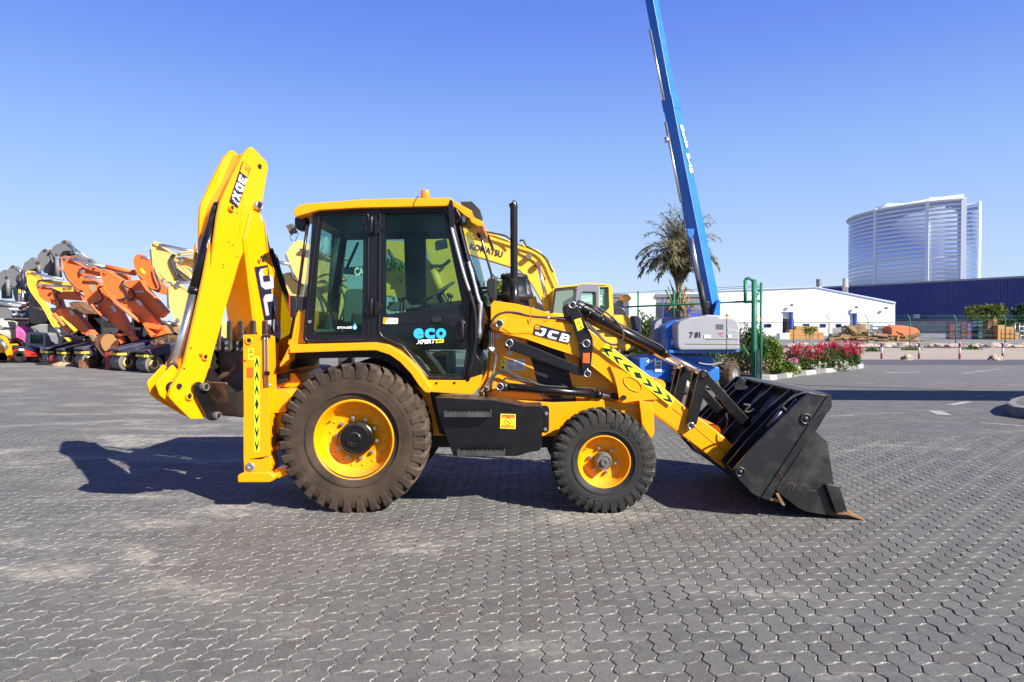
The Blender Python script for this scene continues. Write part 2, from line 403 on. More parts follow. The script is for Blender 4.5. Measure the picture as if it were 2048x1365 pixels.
def glass(name, tint, refl=.10, rough=.02, gcol=(.9, .95, 1)):
    m = bpy.data.materials.new(name); m.use_nodes = True; nt = m.node_tree; nt.nodes.clear()
    o = nt.nodes.new('ShaderNodeOutputMaterial'); mx = nt.nodes.new('ShaderNodeMixShader'); t = nt.nodes.new('ShaderNodeBsdfTransparent'); g = nt.nodes.new('ShaderNodeBsdfGlossy')
    t.inputs[0].default_value = (*tint, 1); g.inputs['Roughness'].default_value = rough; g.inputs[0].default_value = (*gcol, 1)
    lw = nt.nodes.new('ShaderNodeLayerWeight'); lw.inputs[0].default_value = .35
    e = E(nt, lw.outputs['Fresnel'])*.38+refl
    n = noise_e(nt, 3.0, 3, .5); e = e+(n-.5)*.04
    nt.links.new(e.clamp().s, mx.inputs[0]); nt.links.new(t.outputs[0], mx.inputs[1]); nt.links.new(g.outputs[0], mx.inputs[2]); nt.links.new(mx.outputs[0], o.inputs[0])
    return m
M['glass'] = glass('green_tinted_cab_glass', (.64, .80, .73), .0)
M['glass_dark'] = glass('dark_tinted_glass', (.16, .24, .24), .05)
M['glass_clear'] = glass('clear_plastic', (.72, .74, .60), .03, .06)

def leafy(name, c1, c2, rough=.6, trans=.25):
    m, nt, b = new_mat(name); n = noise_e(nt, 1.3, 3, .6); n2 = noise_e(nt, 14.0, 2, .5)
    nt.links.new(mixc(nt, ramp(n*.6+n2*.5, .4, .72), c1, c2), b.inputs['Base Color']); b.inputs['Roughness'].default_value = rough
    b.inputs['Specular IOR Level'].default_value = .3
    tr = nt.nodes.new('ShaderNodeBsdfTranslucent'); nt.links.new(b.inputs['Base Color'].links[0].from_socket, tr.inputs[0])
    mx = nt.nodes.new('ShaderNodeMixShader'); mx.inputs[0].default_value = trans; o = nt.nodes['Material Output']
    nt.links.new(b.outputs[0], mx.inputs[1]); nt.links.new(tr.outputs[0], mx.inputs[2]); nt.links.new(mx.outputs[0], o.inputs[0])
    return m
M['leaf'] = leafy('hedge_leaves', (.035, .075, .018), (.10, .16, .03))
M['leaf_bright'] = leafy('bright_green_leaves', (.06, .13, .015), (.20, .28, .03))
M['leaf_olive'] = leafy('olive_tree_leaves', (.07, .10, .02), (.17, .19, .03))
M['leaf_dark'] = leafy('dark_tree_leaves', (.02, .05, .02), (.06, .10, .05))
M['palm_leaf'] = leafy('palm_leaflets', (.105, .105, .058), (.27, .25, .15))
M['flower_pink'] = leafy('crimson_bougainvillea_petals', (.36, .006, .045), (.60, .02, .11))
M['flower_white'] = leafy('white_petals', (.6, .6, .52), (.75, .74, .66))
M['flower_rose'] = leafy('pale_pink_petals', (.72, .18, .42), (.8, .35, .55))
M['twig'] = paint('dry_twigs', (.2, .14, .09), .9, dirt=.5)

# pavement of zigzag blocks laid in herringbone
def paving(near=False):
    m, nt, b = new_mat('zigzag_block_paving'); c = 0.1175
    g = nt.nodes.new('ShaderNodeNewGeometry'); sp = nt.nodes.new('ShaderNodeSeparateXYZ'); nt.links.new(g.outputs['Position'], sp.inputs[0])
    wob = noise_e(nt, 1.6, 2, .5); wob2 = noise_e(nt, .35, 2, .5)
    x = E(nt, sp.outputs[0]); y = E(nt, sp.outputs[1])
    u = x*(1/c)+200.0; v = y*(1/c)+200.0
    def zz(e):
        s = (e*(2*math.pi))._m('SINE')*1.5
        return s._m('MINIMUM', 1.0)._m('MAXIMUM', -1.0)
    a = .085
    u2 = u+zz(v)*.10; v2 = v+zz(u)*.10
    i = u2._m('FLOOR'); j = v2._m('FLOOR'); fu = u2-i; fv = v2-j
    k = (i-j)._m('FLOORED_MODULO', 4.0)
    k0, k1_, k2_, k3_ = k.near(0), k.near(1), k.near(2), k.near(3)
    dR = fu.rsub(1.0)+k0*9; dL = fu+k1_*9; dT = fv.rsub(1.0)+k3_*9; dB = fv+k2_*9
    d = dR._m('MINIMUM', dL)._m('MINIMUM', dT._m('MINIMUM', dB))
    rag = noise_e(nt, 55.0, 3, .6)
    dd = d+(rag-.5)*.03
    joint = ramp(dd, .022, .046)               # 0 in the joint, 1 on the block
    hgt = ramp(dd, .02, .11)
    bi = i-k1_; bj = j-k2_
    wn = nt.nodes.new('ShaderNodeTexWhiteNoise'); wn.noise_dimensions = '2D'; cx = nt.nodes.new('ShaderNodeCombineXYZ')
    nt.links.new(bi.s, cx.inputs[0]); nt.links.new(bj.s, cx.inputs[1]); nt.links.new(cx.outputs[0], wn.inputs['Vector'])
    rv = E(nt, wn.outputs['Value'])
    # tone of the blocks: cool grey, a little browner in the middle of the yard
    big = noise_e(nt, .45, 3, .55); fine = noise_e(nt, 120.0, 3, .75); mid = noise_e(nt, 9.0, 6, .72)
    tone = mixc(nt, ramp(big, .38, .62), (.097, .097, .092), (.112, .103, .088))
    tone = mixc(nt, ramp(rv, .35, 1.0)*.8, tone, (.140, .136, .125)); tone = mixc(nt, ramp(rv, .0, .3).rsub(1.0)*.45, tone, (.062, .063, .066))
    tone = mixc(nt, (rv.lt(.08))*.35, tone, (.125, .095, .080))
    tone = mixc(nt, ramp(mid, .42, .62)*.5, tone, (.130, .129, .122))
    tone = mixc(nt, ramp(mid, .30, .46).rsub(1.0)*.6, tone, (.060, .060, .063))
    tone = mixc(nt, ramp(fine, .50, .62)*.45, tone, (.21, .21, .20))
    tone = mixc(nt, ramp(fine, .38, .48).rsub(1.0)*.45, tone, (.045, .045, .047))
    rj = ramp(x, .8, 4.5)  # darkens the joints to the right, standing in for their shaded walls
    jn = noise_e(nt, 1.7, 5, .65)
    jc = mixc(nt, ramp(jn-(rj*(.04 if near else .20)), .34, .50), (.05, .045, .042), (.285, .272, .235))
    col = mixc(nt, joint, jc, tone)
    # cement and sand dust: broken crusts with crisp ragged edges, mostly on the left
    st = noise_e(nt, .75, 10, .72, vec=scaled_pos(nt, .8, 1.7, 1.0), dist=.35); st2 = noise_e(nt, .22, 3, .5)
    lf = ramp(x*-1.0, -3.0, 3.5)
    dm = st+lf*.085+(st2-.5)*.30
    dust = ramp(dm, .612, .668); haze_ = ramp(dm, .53, .65)
    col = mixc(nt, haze_*.22, col, (.26, .25, .225))
    col = mixc(nt, dust*ramp(noise_e(nt, 7.0, 8, .75), .36, .58)*.62, col, (.36, .335, .27))
    scr = noise_e(nt, 3.2, 10, .78, vec=scaled_pos(nt, .45, 2.4, 1.0), dist=.5)
    col = mixc(nt, ramp(scr, .645, .68)*.55, col, (.40, .40, .38))
    oil = ramp(noise_e(nt, .9, 5, .6), .66, .74); col = mixc(nt, oil*.35, col, (.045, .043, .045))
    tr = ramp(noise_e(nt, .5, 4, .6, vec=scaled_pos(nt, .25, 1.6, 1.0)), .60, .68); col = mixc(nt, tr*.22, col, (.07, .066, .064))
    rust = ramp(noise_e(nt, 2.6, 6, .65), .715, .74)
    col = mixc(nt, rust*.5, col, (.33, .17, .08))
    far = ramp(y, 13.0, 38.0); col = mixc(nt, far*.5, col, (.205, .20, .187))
    nt.links.new(col, b.inputs['Base Color'])
    ro = joint*-.15+.88; nt.links.new(ro.s, b.inputs['Roughness']); b.inputs['Specular IOR Level'].default_value = .35
    h = (hgt+fine*.10+(rv-.5)*.12+(mid-.5)*.25)*(ramp(y, 14.0, 34.0).rsub(1.0))
    if near: h = fine*.12+(mid-.5)*.35
    bump(nt, b, h, .62, .006)
    return m
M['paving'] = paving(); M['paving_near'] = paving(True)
def ground_mat(name, c1, c2, s1, s2, bmp=.3, rough=.9):
    m, nt, b = new_mat(name); a = noise_e(nt, s1, 6, .65); d = noise_e(nt, s2, 4, .6)
    nt.links.new(mixc(nt, ramp(a*.6+d*.4, .36, .64), c1, c2), b.inputs['Base Color']); b.inputs['Roughness'].default_value = rough
    bump(nt, b, d, bmp, .02); return m
M['sand'] = ground_mat('pale_desert_sand', (.27, .225, .175), (.36, .305, .235), .35, 5.0, .6)
M['asphalt'] = ground_mat('grey_asphalt', (.055, .057, .068), (.085, .085, .095), .2, 12.0)
M['yard_far'] = ground_mat('light_grey_yard', (.14, .145, .15), (.19, .19, .185), .06, 3.0)
M['soil'] = ground_mat('sandy_soil', (.29, .20, .125), (.38, .275, .18), 1.2, 12.0, .7)
# ---------------------------------------------------------------- the backhoe loader
YC = 7.22
def mir(Y): return 2*YC-Y
def prism_at(mb, pts, fr, d, back=0.0):
    A = [fr.px(*p)-fr.n*back for p in pts]; mb.poly3(A, [p-fr.n*d for p in A]); return mb
def wheel(root, name, cx, cz, Y, R, Wd, rimR, side, lugs, lug_h, tyre_mat, hubR, hub_out, nuts, nutR, dish, rim_drop=0.0):
    """side = -1: outer face towards -Y. Y = plane of the outer sidewall"""
    s = side; ax = Vector((0, s, 0)); c = Vector((cx, Y-s*Wd/2, cz)); h = Wd/2; rc = c+Vector((0, 0, -rim_drop))
    # rim: lip, barrel and recessed disc
    mb = MB(); o = h*.80
    prof = [(rimR*.955, -o), (rimR*1.03, -o), (rimR*1.03, -o+.015), (rimR*.93, -o+.03), (rimR*.90, o-.10),
            (rimR*.93, o-.03), (rimR*1.03, o-.012), (rimR*1.035, o+.004), (rimR*1.0, o+.012), (rimR*.965, o-.004), (rimR*.94, o-.03), (rimR*.90, o-dish*.55),
            (rimR*.82, o-dish*.92), (rimR*.74, o-dish), (hubR*.8, o-dish), (hubR*.8, o-dish-.02), (rimR*.8, o-dish-.02), (rimR*.88, o-dish-.03), (rimR*.86, -o+.02)]
    mb.lathe(prof, rc, ax, 72)
    rim = mb.build(name, M['yellow'], root)
    # tyre
    mb = MB(); Rt = R-lug_h
    pr = [(rimR*.98, -h*.78), (rimR*1.06, -h*.86), (rimR+(Rt-rimR)*.35, -h*.985), (rimR+(Rt-rimR)*.62, -h), (Rt-.035, -h*.97), (Rt-.008, -h*.88), (Rt+.004, -h*.5), (Rt+.008, 0)]
    pr = pr+[(r, -t) for r, t in pr[-2::-1]]
    mb.lathe(pr, c, ax, 96)
    for q in (.20, .24, .50, .66): mb.lathe([(rimR+(Rt-rimR)*q, h*.985), (rimR+(Rt-rimR)*(q+.02), h*1.012), (rimR+(Rt-rimR)*(q+.04), h*.985)], c, ax, 96)
    a0 = Vector((0, 0, 1)); b0 = ax.cross(a0)
    def P(th, r, t): return c+ax*t+(a0*math.cos(th)+b0*math.sin(th))*r
    for sd in (-1, 1):
        for k in range(lugs):
            th0 = 2*math.pi*(k+(.5 if sd > 0 else 0))/lugs; st = []
            wdt = 2*math.pi/lugs*.60
            jit = random.uniform(-.01, .01)
            for (tt, rb, rt, ww, sk) in ((1.0, R*.0+Rt-.095, Rt-.060, .74, 0.0), (.985, Rt-.07, R-.022, .86, .0), (.90, Rt-.02, R-.004, 1.0, .0), (.45, Rt-.01, R+.001, .95, .30), (-.06, Rt-.01, R-.0, .75, .62)):
                th = th0+sk*2*math.pi/lugs+jit*.3; hw = wdt*ww/2; t = tt*h*sd+(.006*sd if tt == 1.0 else 0)
                st.append([mb.bm.verts.new(P(th-hw*1.12, rb, t)), mb.bm.verts.new(P(th-hw*.9, rt, t)), mb.bm.verts.new(P(th+hw*.9, rt, t)), mb.bm.verts.new(P(th+hw*1.12, rb, t))])
            for a, b in zip(st[:-1], st[1:]):
                for i in range(3): mb.bm.faces.new((a[i], a[i+1], b[i+1], b[i]))
            mb.bm.faces.new(st[0]); mb.bm.faces.new(st[-1][::-1])
    mb.build('tyre', tyre_mat, rim)
    # hub
    mb = MB(); f = o-dish
    mb.lathe([(hubR*1.06, f-.01), (hubR*1.06, f+hub_out*.35), (hubR, f+hub_out*.40), (hubR*.99, f+hub_out*.80), (hubR*.90, f+hub_out*.93), (hubR*.80, f+hub_out*.94), (hubR*.78, f+hub_out*.90), (hubR*.46, f+hub_out*.90), (hubR*.44, f+hub_out*1.04), (hubR*.40, f+hub_out*1.08), (hubR*.26, f+hub_out*1.08), (hubR*.24, f+hub_out*1.02), (0, f+hub_out*1.02)], rc, ax, 64, smooth=False)
    hub = mb.build('hub', M['black'] if hubR > .1 else M['dull_steel'], rim)
    if hubR > .1:
        mb = MB()
        for k in range(6): mb.box((hubR*.5, -.006, 0), (hubR*.82, .006, .012), Matrix.Translation(rc+ax*(f+hub_out*.88))@Matrix.Rotation(-math.pi/2*s*-1, 4, 'X')@Matrix.Rotation(k*math.pi/3, 4, 'Z'))
        mb.build('hub_rib', M['black'], rim)
    for k in range(nuts):
        th = 2*math.pi*(k+.3)/nuts; p = rc+(a0*math.cos(th)+b0*math.sin(th))*nutR+ax*f
        mb = MB(); mb.disc(p, ax, .019 if hubR > .1 else .017, .03, 6); mb.disc(p+ax*.03, ax, .010, .012, 8); mb.build('wheel_nut', M['steel'], rim)
    mb = MB(); nb = 16 if hubR > .1 else 0
    for k in range(nb):
        th = 2*math.pi*(k+.5)/nb; p = rc+(a0*math.cos(th)+b0*math.sin(th))*rimR*.72+ax*(f-.004)
        mb.ball(p, .016)
    if nb: mb.build('rivet', M['yellow'], rim)
    else: mb.bm.free()
    mb = MB(); p = rc+(a0*math.cos(1.0)+b0*math.sin(1.0))*rimR*.80+ax*(f+.02); mb.tube([p, p+ax*.05+b0*.01], .006, 8); mb.build('valve', M['hose'], rim)
    return rim, rc, h

JCB = empty('backhoe_loader', (-.4, YC, 0), 'new yellow and black backhoe loader parked side on, front bucket resting on the paving', 'backhoe loader')
xr, xf = -1.524, .766
wheel(JCB, 'rear_wheel', xr, .680, 6.34, .69, .42, .362, -1, 32, .034, M['tyre_dusty'], .150, .13, 10, .192, .15, .014)
wheel(JCB, 'rear_wheel', xr, .680, mir(6.34), .69, .42, .362, 1, 32, .034, M['tyre_dusty'], .150, .13, 10, .192, .15, .014)
fw, frc, fh_ = wheel(JCB, 'front_wheel', xf, .472, 6.34, .478, .32, .236, -1, 33, .024, M['tyre_black'], .075, .15, 6, .118, .12, 0)
wheel(JCB, 'front_wheel', xf, .472, mir(6.34), .478, .32, .236, 1, 33, .024, M['tyre_black'], .075, .15, 6, .118, .12, 0)
# raised lettering on the front tyre
for a_, t_ in ((28, 'BKT'), (202, 'BKT')):
    for q, ch in enumerate(t_):
        th = R_(a_+(q-1)*12.5); vs, ps = text_mesh(ch, .03); r0 = .335; hh = .050; wd = .052
        er = Vector((math.sin(th), 0, math.cos(th))); et = Vector((math.cos(th), 0, -math.sin(th)))
        mb = MB(); o = Vector((xf, 6.34-.007, .472))+er*r0-et*wd/2; fit_faces(mb, vs, ps, o, et*wd, er*hh, Vector((0, -.003, 0)))
        mb.build('raised_letter', M['hose'], fw)
# axles
mb = MB(); mb.tube([(xr, 6.7, .68), (xr, mir(6.7), .68)], .13, 16); mb.ball((xr, YC, .66), .24, (1, .9, 1)); mb.build('rear_axle', M['black_matt'], JCB)
mb = MB(); mb.box((xf-.08, 6.6, .38), (xf+.08, mir(6.6), .54)); mb.ball((xf, YC, .47), .18); mb.build('front_axle', M['black_matt'], JCB, .02)

F = FY
# chassis and engine bay
mb = MB(); mb.prism(rnd([(960,797),(1104,806),(1180,803),(1182,797),(1197,798),(1235,806),(1284,812),(1304,822),(1309,845),(1308,868),(1299,874),(1086,873),(960,870)], 3), F(6.86), .74); mb.build('chassis', M['yellow'], JCB, .008)
mb = MB(); mb.box((xr-.9, 6.95, .50), (xf+.2, 7.5, .82)); mb.build('underframe', M['black_matt'], JCB, .02)
mb = MB(); mb.prism(rnd(k6((85,200),(110,168),(300,195),(410,222),(660,300),(740,335),(860,470),(1120,700),(1150,960),(90,960)), 2), F(6.985), .47); mb.build('engine_hood', M['yellow'], JCB, .02, 3)
mb = MB(); mb.prism(k6((372,482),(700,560),(820,640),(780,975),(640,975),(470,925)), F(6.980), .03); mb.build('engine_bay_grille', M['black_matt'], JCB)
mb = MB()
for q in range(7):
    a = k6((400+q*18, 560+q*55), (640+q*22, 640+q*48)); mb.tube([F(6.975).px(*a[0]), F(6.975).px(*a[1])], .006, 6)
mb.build('grille_bar', M['dark_steel'], JCB)
mb = MB(); mb.prism(rnd(k6((668,560),(1000,700),(1110,800),(1130,960),(1090,975),(775,975)), 2), F(6.965), .03); mb.build('front_side_panel', M['yellow'], JCB, .004)
mb = MB(); mb.prism(rnd([(1278,800),(1300,806),(1308,830),(1309,868),(1302,878),(1284,850)], 4), F(6.75), .95); mb.build('front_cowl', M['yellow'], JCB, .015)
# loader tower plates
for Y in (6.955, 7.44):
    mb = MB(); prism_at(mb, rnd(k6((92,330),(110,300),(180,290),(372,420),(372,482),(455,810),(475,925),(520,965),(40,965),(-8,930),(-10,880),(55,720),(75,560)), 4), F(6.955), .04, Y-6.955)
    mb.build('loader_tower', M['yellow'], JCB, .005)
mb = MB()
for p in k6((215,335),(300,380),(235,740),(330,600)): mb.disc(F(6.951).px(*p), (0, -1, 0), .008, .006, 8)
mb.build('bolt', M['steel'], JCB)

def pin(px, py, Y, r, parent=JCB, mat='steel', name='pin', nipple=None, slot=True):
    c = F(Y).px(px, py); mb = MB()
    mb.lathe([(r*1.0, -.06), (r, .018), (r*.92, .024), (r*.72, .024), (r*.70, .012), (0, .012)], c, (0, -1, 0), 28); o = mb.build(name, M[mat], parent)
    mb = MB(); mb.disc(c+Vector((0, -.010, 0)), (0, -1, 0), r*.66, .012, 20)
    if slot: mb.box((c.x-r*.10, c.y-.03, c.z-r*.5), (c.x+r*.10, c.y-.022, c.z+r*.5))
    mb.build('pin_centre', M['black_matt'], o)
    if nipple:
        a = math.atan2(-(nipple[1]), nipple[0]); d = Vector((math.cos(a), 0, math.sin(a)))
        mb = MB(); mb.tube([c+d*r*.8, c+d*r*1.5], .011, 8, r2=.007); mb.build('grease_nipple', M['steel'], o)
    return o

# loader arms
ARM = k6((95,400),(100,345),(120,318),(150,308),(420,322),(720,350),(860,385),(1060,540),(1385,790))+k7((1110,440),(1390,655),(1492,745),(1482,800),(1450,905),(1390,875),(1310,825),(870,490),(740,385))+k6((1120,880),(900,700),(790,612),(370,482),(150,410))
ARM = rnd(ARM, 2.5)
GUS = rnd(k6((1042,690),(1130,722),(1250,790),(1330,860),(1380,910),(1430,960),(1300,968),(1200,980),(1150,990),(1118,965),(1105,880),(1080,780)), [1,6,6,6,6,2,6,6,6,6,6,6])
arms = []
for Y in (6.78, 7.51):
    mb = MB(); prism_at(mb, ARM, F(6.78), .15, Y-6.78); a = mb.build('loader_arm', M['yellow'], JCB, .008); arms.append(a)
    mb = MB(); prism_at(mb, GUS, F(6.755), .025, Y-6.78); mb.build('gusset_plate', M['yellow'], a, .006, 3)
    mb = MB(); q = k6((175,385),(420,402),(420,430),(250,432)); prism_at(mb, rnd(q, 2), F(6.772), .01, Y-6.78); mb.build('reinforcing_rib', M['yellow'], a, .004)
    mb = MB()
    for q in (k7((1085,425),(1135,455),(1125,480),(1085,450)), k7((1345,640),(1390,665),(1378,712),(1345,690)), k7((1310,815),(1450,905),(1440,925),(1330,850))): prism_at(mb, q, F(6.765), .17, Y-6.78)
    mb.build('end_bracket', M['yellow'], a, .004)
mb = MB(); c = [F(6.752).px(*k6(1228+78*math.cos(t)*.86-50*math.sin(t)*.55, 838+78*math.cos(t)*.62+50*math.sin(t)*.7)) for t in [i*math.pi/16 for i in range(33)]]; mb.tube(c, .006, 8); mb.build('pressed_ring', M['yellow'], arms[0])
P = [F(6.779).px(*p) for p in k6((180,432),(372,470),(560,540),(780,610),(900,690),(1050,810))]; MB().tube(P, .006, 6).build('weld_seam', M['yellow'], arms[0])
P = [F(6.779).px(*p) for p in k7((1010,445),(1100,520),(1300,690),(1420,790))]; MB().tube(P, .005, 6).build('weld_seam', M['yellow'], arms[0])
mb = MB(); p = F(6.85).px(1300, 745); q = F(6.85).px(1442, 862)
for t in (.15, .93): c = p.lerp(q, t); mb.tube([(c.x, 6.9, c.z-.05), (c.x, 7.53, c.z-.05)], .06, 14)
mb.build('cross_tube', M['yellow'], JCB)
# lime chevron tape
def chevrons(fr, p0, p1, hw, parent, n=3, off=.006, sym=True):
    """hw: half width in pixels; n arrows to each side of a diamond, pointing away from it"""
    a = Vector(p0); b = Vector(p1); ax = (b-a); L = ax.length; ax.normalize(); pr = Vector((-ax.y, ax.x))
    Q = lambda s, t: tuple(a+ax*s+pr*t)
    tape = MB().prism([Q(0, -hw), Q(L, -hw), Q(L, hw), Q(0, hw)], fr, .0015, off=off).build('reflective_tape', M['lime'], parent)
    mb = MB(); step = L/(2*n+1)
    for i in range(2*n+1):
        c = step*(i+.5); g = step*.44; k = hw*.72
        if i == n: pts = [Q(c-g, 0), Q(c, k), Q(c+g, 0), Q(c, -k)]
        else:
            s = -1 if i < n else 1
            pts = [Q(c+s*g*1.15, 0), Q(c-s*g*.15, k), Q(c-s*g*1.0, k), Q(c+s*g*.15, 0), Q(c-s*g*1.0, -k), Q(c-s*g*.15, -k)]
        mb.prism(pts, fr, .001, off=off+.0015)
    mb.build('arrow_mark', M['decal_navy'], tape); return tape
chevrons(F(6.755), (1206,696), (1346,806), 8.5, arms[0], 3, .004)
# JCB plate on the arm
pl = plate(k6((447,355),(733,428),(713,516),(426,438)), F(6.78), M['decal_navy'], arms[0], 'name_plate', .010, .003)
block_text('JCB', F(6.78), k6(438,438), k6(708,506), k6(462,378), M['white'], pl, .0125, .09)
bx = MB().prism(k6((447,362),(480,371),(474,402),(441,394)), F(6.78), .001, off=.0115).build('badge', M['yellow'], pl)
lettering('JCB', F(6.78), k6(450,390), k6(470,394), k6(453,376), M['decal_navy'], bx, .0125)
# levelling link, crank, cylinders
LEV = rnd(k6((196,500),(205,476),(262,468),(300,486),(780,684),(822,720),(830,760),(800,772),(235,562),(200,545)), 4)
CRK = rnd(k6((710,205),(722,182),(745,172),(772,190),(905,470),(908,520),(890,720),(878,775),(862,790),(838,775),(815,690),(795,520),(728,300)), 3)
LNK = rnd(k7((1205,185),(1215,160),(1243,150),(1272,165),(1278,195),(1268,240),(1188,570),(1165,602),(1125,596),(1113,560)), 3)
TIP = rnd(k7((1235,150),(1262,155),(1290,195))+k8((650,490),(655,520),(605,548),(575,525),(270,165)), 3)
for Y, sd in ((6.72, 'n'), (6.945, 'i'), (7.465, 'i'), (7.69, 'n')):
    mb = MB(); prism_at(mb, CRK, F(6.72), .03, Y-6.72); ck = mb.build('bell_crank', M['black'], JCB, .003)
    if Y == 6.72:
        plate(k6((757,322),(808,306),(836,388),(786,412)), F(6.72), M['sticker_yellow'], ck, 'warning_sticker', .0045)
        mb = MB(); mb.prism(k6((775,355),(790,328),(806,350)), F(6.72), .001, [k6((781,350),(790,336),(799,348))], off=.006); mb.tube([F(6.712).px(*p) for p in k6((797,385),(812,372),(817,388))], .003, 6); mb.build('warning_symbol', M['decal_navy'], ck)
        mb = MB(); mb.prism(rnd(k6((827,590),(882,588),(880,672),(826,668)), 1), F(6.72), .008, off=.009); mb.build('side_reflector', M['reflector'], ck, .002)
    mb = MB(); prism_at(mb, LNK, F(6.72), .035, Y-6.72); mb.build('bucket_link', M['black'], JCB, .004)
for Y in (6.80, 7.60):
    mb = MB(); prism_at(mb, LEV, F(6.75), .06, Y-6.80); mb.build('levelling_link', M['black'], JCB, .010, 3)
    mb = MB(); d = Vector((0, Y-6.80, 0)); f = F(6.83)
    a, b, c_ = [f.px(*p)+d for p in k6((775,225),(1500,600),(1500,600))]; e = f.px(*k7(1235,180))+d
    dr = (b-a).normalized(); mb.tube([a, b], .042, 20); mb.tube([b-dr*.05, b+dr*.005], .046, 20); mb.tube([a-dr*.02, a+dr*.06], .046, 16)
    for t in (.12, .26): mb.tube([a+dr*(1.0*t), a+dr*(t+.03)], .047, 16)
    cy = mb.build('tilt_cylinder', M['black'], JCB); mb = MB(); mb.tube([b, e], .022, 16); mb.tube([e-dr*.07, e], .030, 14); mb.build('cylinder_rod', M['chrome'], cy)
    mb = MB(); up = Vector((0, 0, 1)); mb.tube(smooth([a+dr*.06+up*.03, a+dr*.12+up*.075, a+dr*.3+up*.066, b-dr*.25+up*.055, b-dr*.06+up*.055, b-dr*.04+up*.03]), .008, 8); mb.build('hydraulic_pipe', M['hose'], cy)
    mb = MB(); f = F(6.86); a, b, e, g = [f.px(*p)+d for p in k6((185,857),(972,925),(1062,932),(1155,945))]; dr = (b-a).normalized()
    mb.tube([a-dr*.02, b], .041, 20); mb.tube([b-dr*.05, b+dr*.004], .046, 20); mb.tube([e, g], .030, 14); mb.tube([a-dr*.02, a+dr*.05], .048, 16)
    cy = mb.build('lift_cylinder', M['black'], JCB); mb = MB(); mb.tube([b, e], .023, 16); mb.build('cylinder_rod', M['chrome'], cy)
    mb = MB(); mb.tube(smooth([f.px(*p)+d-Vector((0, .03, 0)) for p in k6((190,810),(205,790),(260,800),(420,825),(520,850),(860,868),(905,872),(920,895))]), .009, 8); mb.build('hydraulic_pipe', M['hose'], cy)
for p, Y, r, nip in (((155,352),6.775,.040,(0,1)),((235,508),6.745,.040,(0,1)),((160,857),6.80,.038,(0,1)),((742,203),6.715,.036,(1,.3)),((852,511),6.715,.040,(-1,0)),((862,754),6.715,.036,(0,-1))):
    pin(*k6(*p), Y, r, nipple=nip)
pin(*k6(1155,945), 6.748, .024, mat='black_matt', slot=False)
pin(*k7(1243,184), 6.715, .034, mat='black', slot=False); pin(*k7(1143,575), 6.715, .034, slot=False, nipple=(1, 0))
mb = MB()
for Y in (6.76, 7.60): prism_at(mb, TIP, F(6.76), .045, Y-6.76)
mb.build('tipping_link', M['black'], JCB, .006)
mb = MB(); c = F(6.72).px(*k7(1243,184)); mb.tube([(c.x, 6.70, c.z), (c.x, 7.72, c.z)], .022, 14); mb.build('cross_pin', M['black'], JCB)
# hoses over the arm
mb = MB(); f = F(6.77)
mb.tube(smooth([f.px(*p) for p in k6((85,385),(95,340),(130,290),(190,265),(290,265),(400,292),(540,305),(720,322),(800,330))]), .012, 8)
mb.tube(smooth([f.px(*p)+Vector((0, .03, .01)) for p in k6((88,370),(110,320),(160,282),(220,268),(300,280),(400,300),(540,312),(720,315),(800,320))]), .011, 8)
mb.tube(smooth([F(6.70).px(*p) for p in k6((850,340),(920,400),(1000,490),(1060,520),(1110,515),(1145,480),(1150,430),(1110,360),(1040,320),(960,260),(860,200),(800,170),(780,190))]), .010, 8)
mb.tube(smooth([F(6.69).px(*p) for p in k6((860,360),(940,440),(1010,500),(1075,522),(1125,500),(1152,445),(1130,380),(1060,300),(960,230),(850,190),(790,175),(785,205))]), .009, 8)
mb.build('hydraulic_hose', M['hose'], JCB)
mb = MB(); mb.tube([F(6.72).px(*p) for p in k6((925,258),(970,292))], .016, 8); mb.tube([F(6.72).px(*p) for p in k6((950,238),(1000,262))], .014, 8); mb.tube([F(6.765).px(*p) for p in k6((530,303),(560,308))], .016, 8); mb.build('hose_fitting', M['steel'], JCB)
mb = MB(); mb.tube(smooth([F(6.76).px(*p) for p in k6((408,222),(412,250),(402,300),(410,340))]), .005, 6); mb.build('cable_tie', M['orange'], JCB)
mb = MB(); f = F(6.90)
for o in (0, 14, 30):
    mb.tube(smooth([f.px(*p) for p in k6((78+o,400),(78+o,520),(70+o*1.1,540),(100+o*.9,575),(135-o*.3,610),(120-o*.2,700),(75+o,800),(20+o*1.3,880-o*.3),(-10+o,905))], 4), .008, 8)
mb.build('steel_brake_pipe', M['steel'], JCB)
mb = MB(); f = F(6.87)
for o in (0, 16): mb.tube(smooth([f.px(*p) for p in k6((80+o*.6,900),(90+o*.5,820),(130,750+o*.7),(200,728+o*.8),(270,755+o),(330,790+o*.6),(390,805+o*.3),(470,840),(520,850))]), .009, 8)
mb.build('cylinder_hose', M['hose'], JCB)
mb = MB(); mb.disc(F(6.80).px(*k6(52,905)), (0, 0, 1), .03, .02, 16); mb.tube([F(6.80).px(*k6(52,950)), F(6.80).px(*k6(52,870))], .021, 14); mb.build('tank_filler', M['black'], JCB)
mb = MB(); mb.tube([F(6.80).px(*k6(52,872)), F(6.80).px(*k6(52,852))], .029, 14); mb.build('filler_cap', M['dull_steel'], JCB)
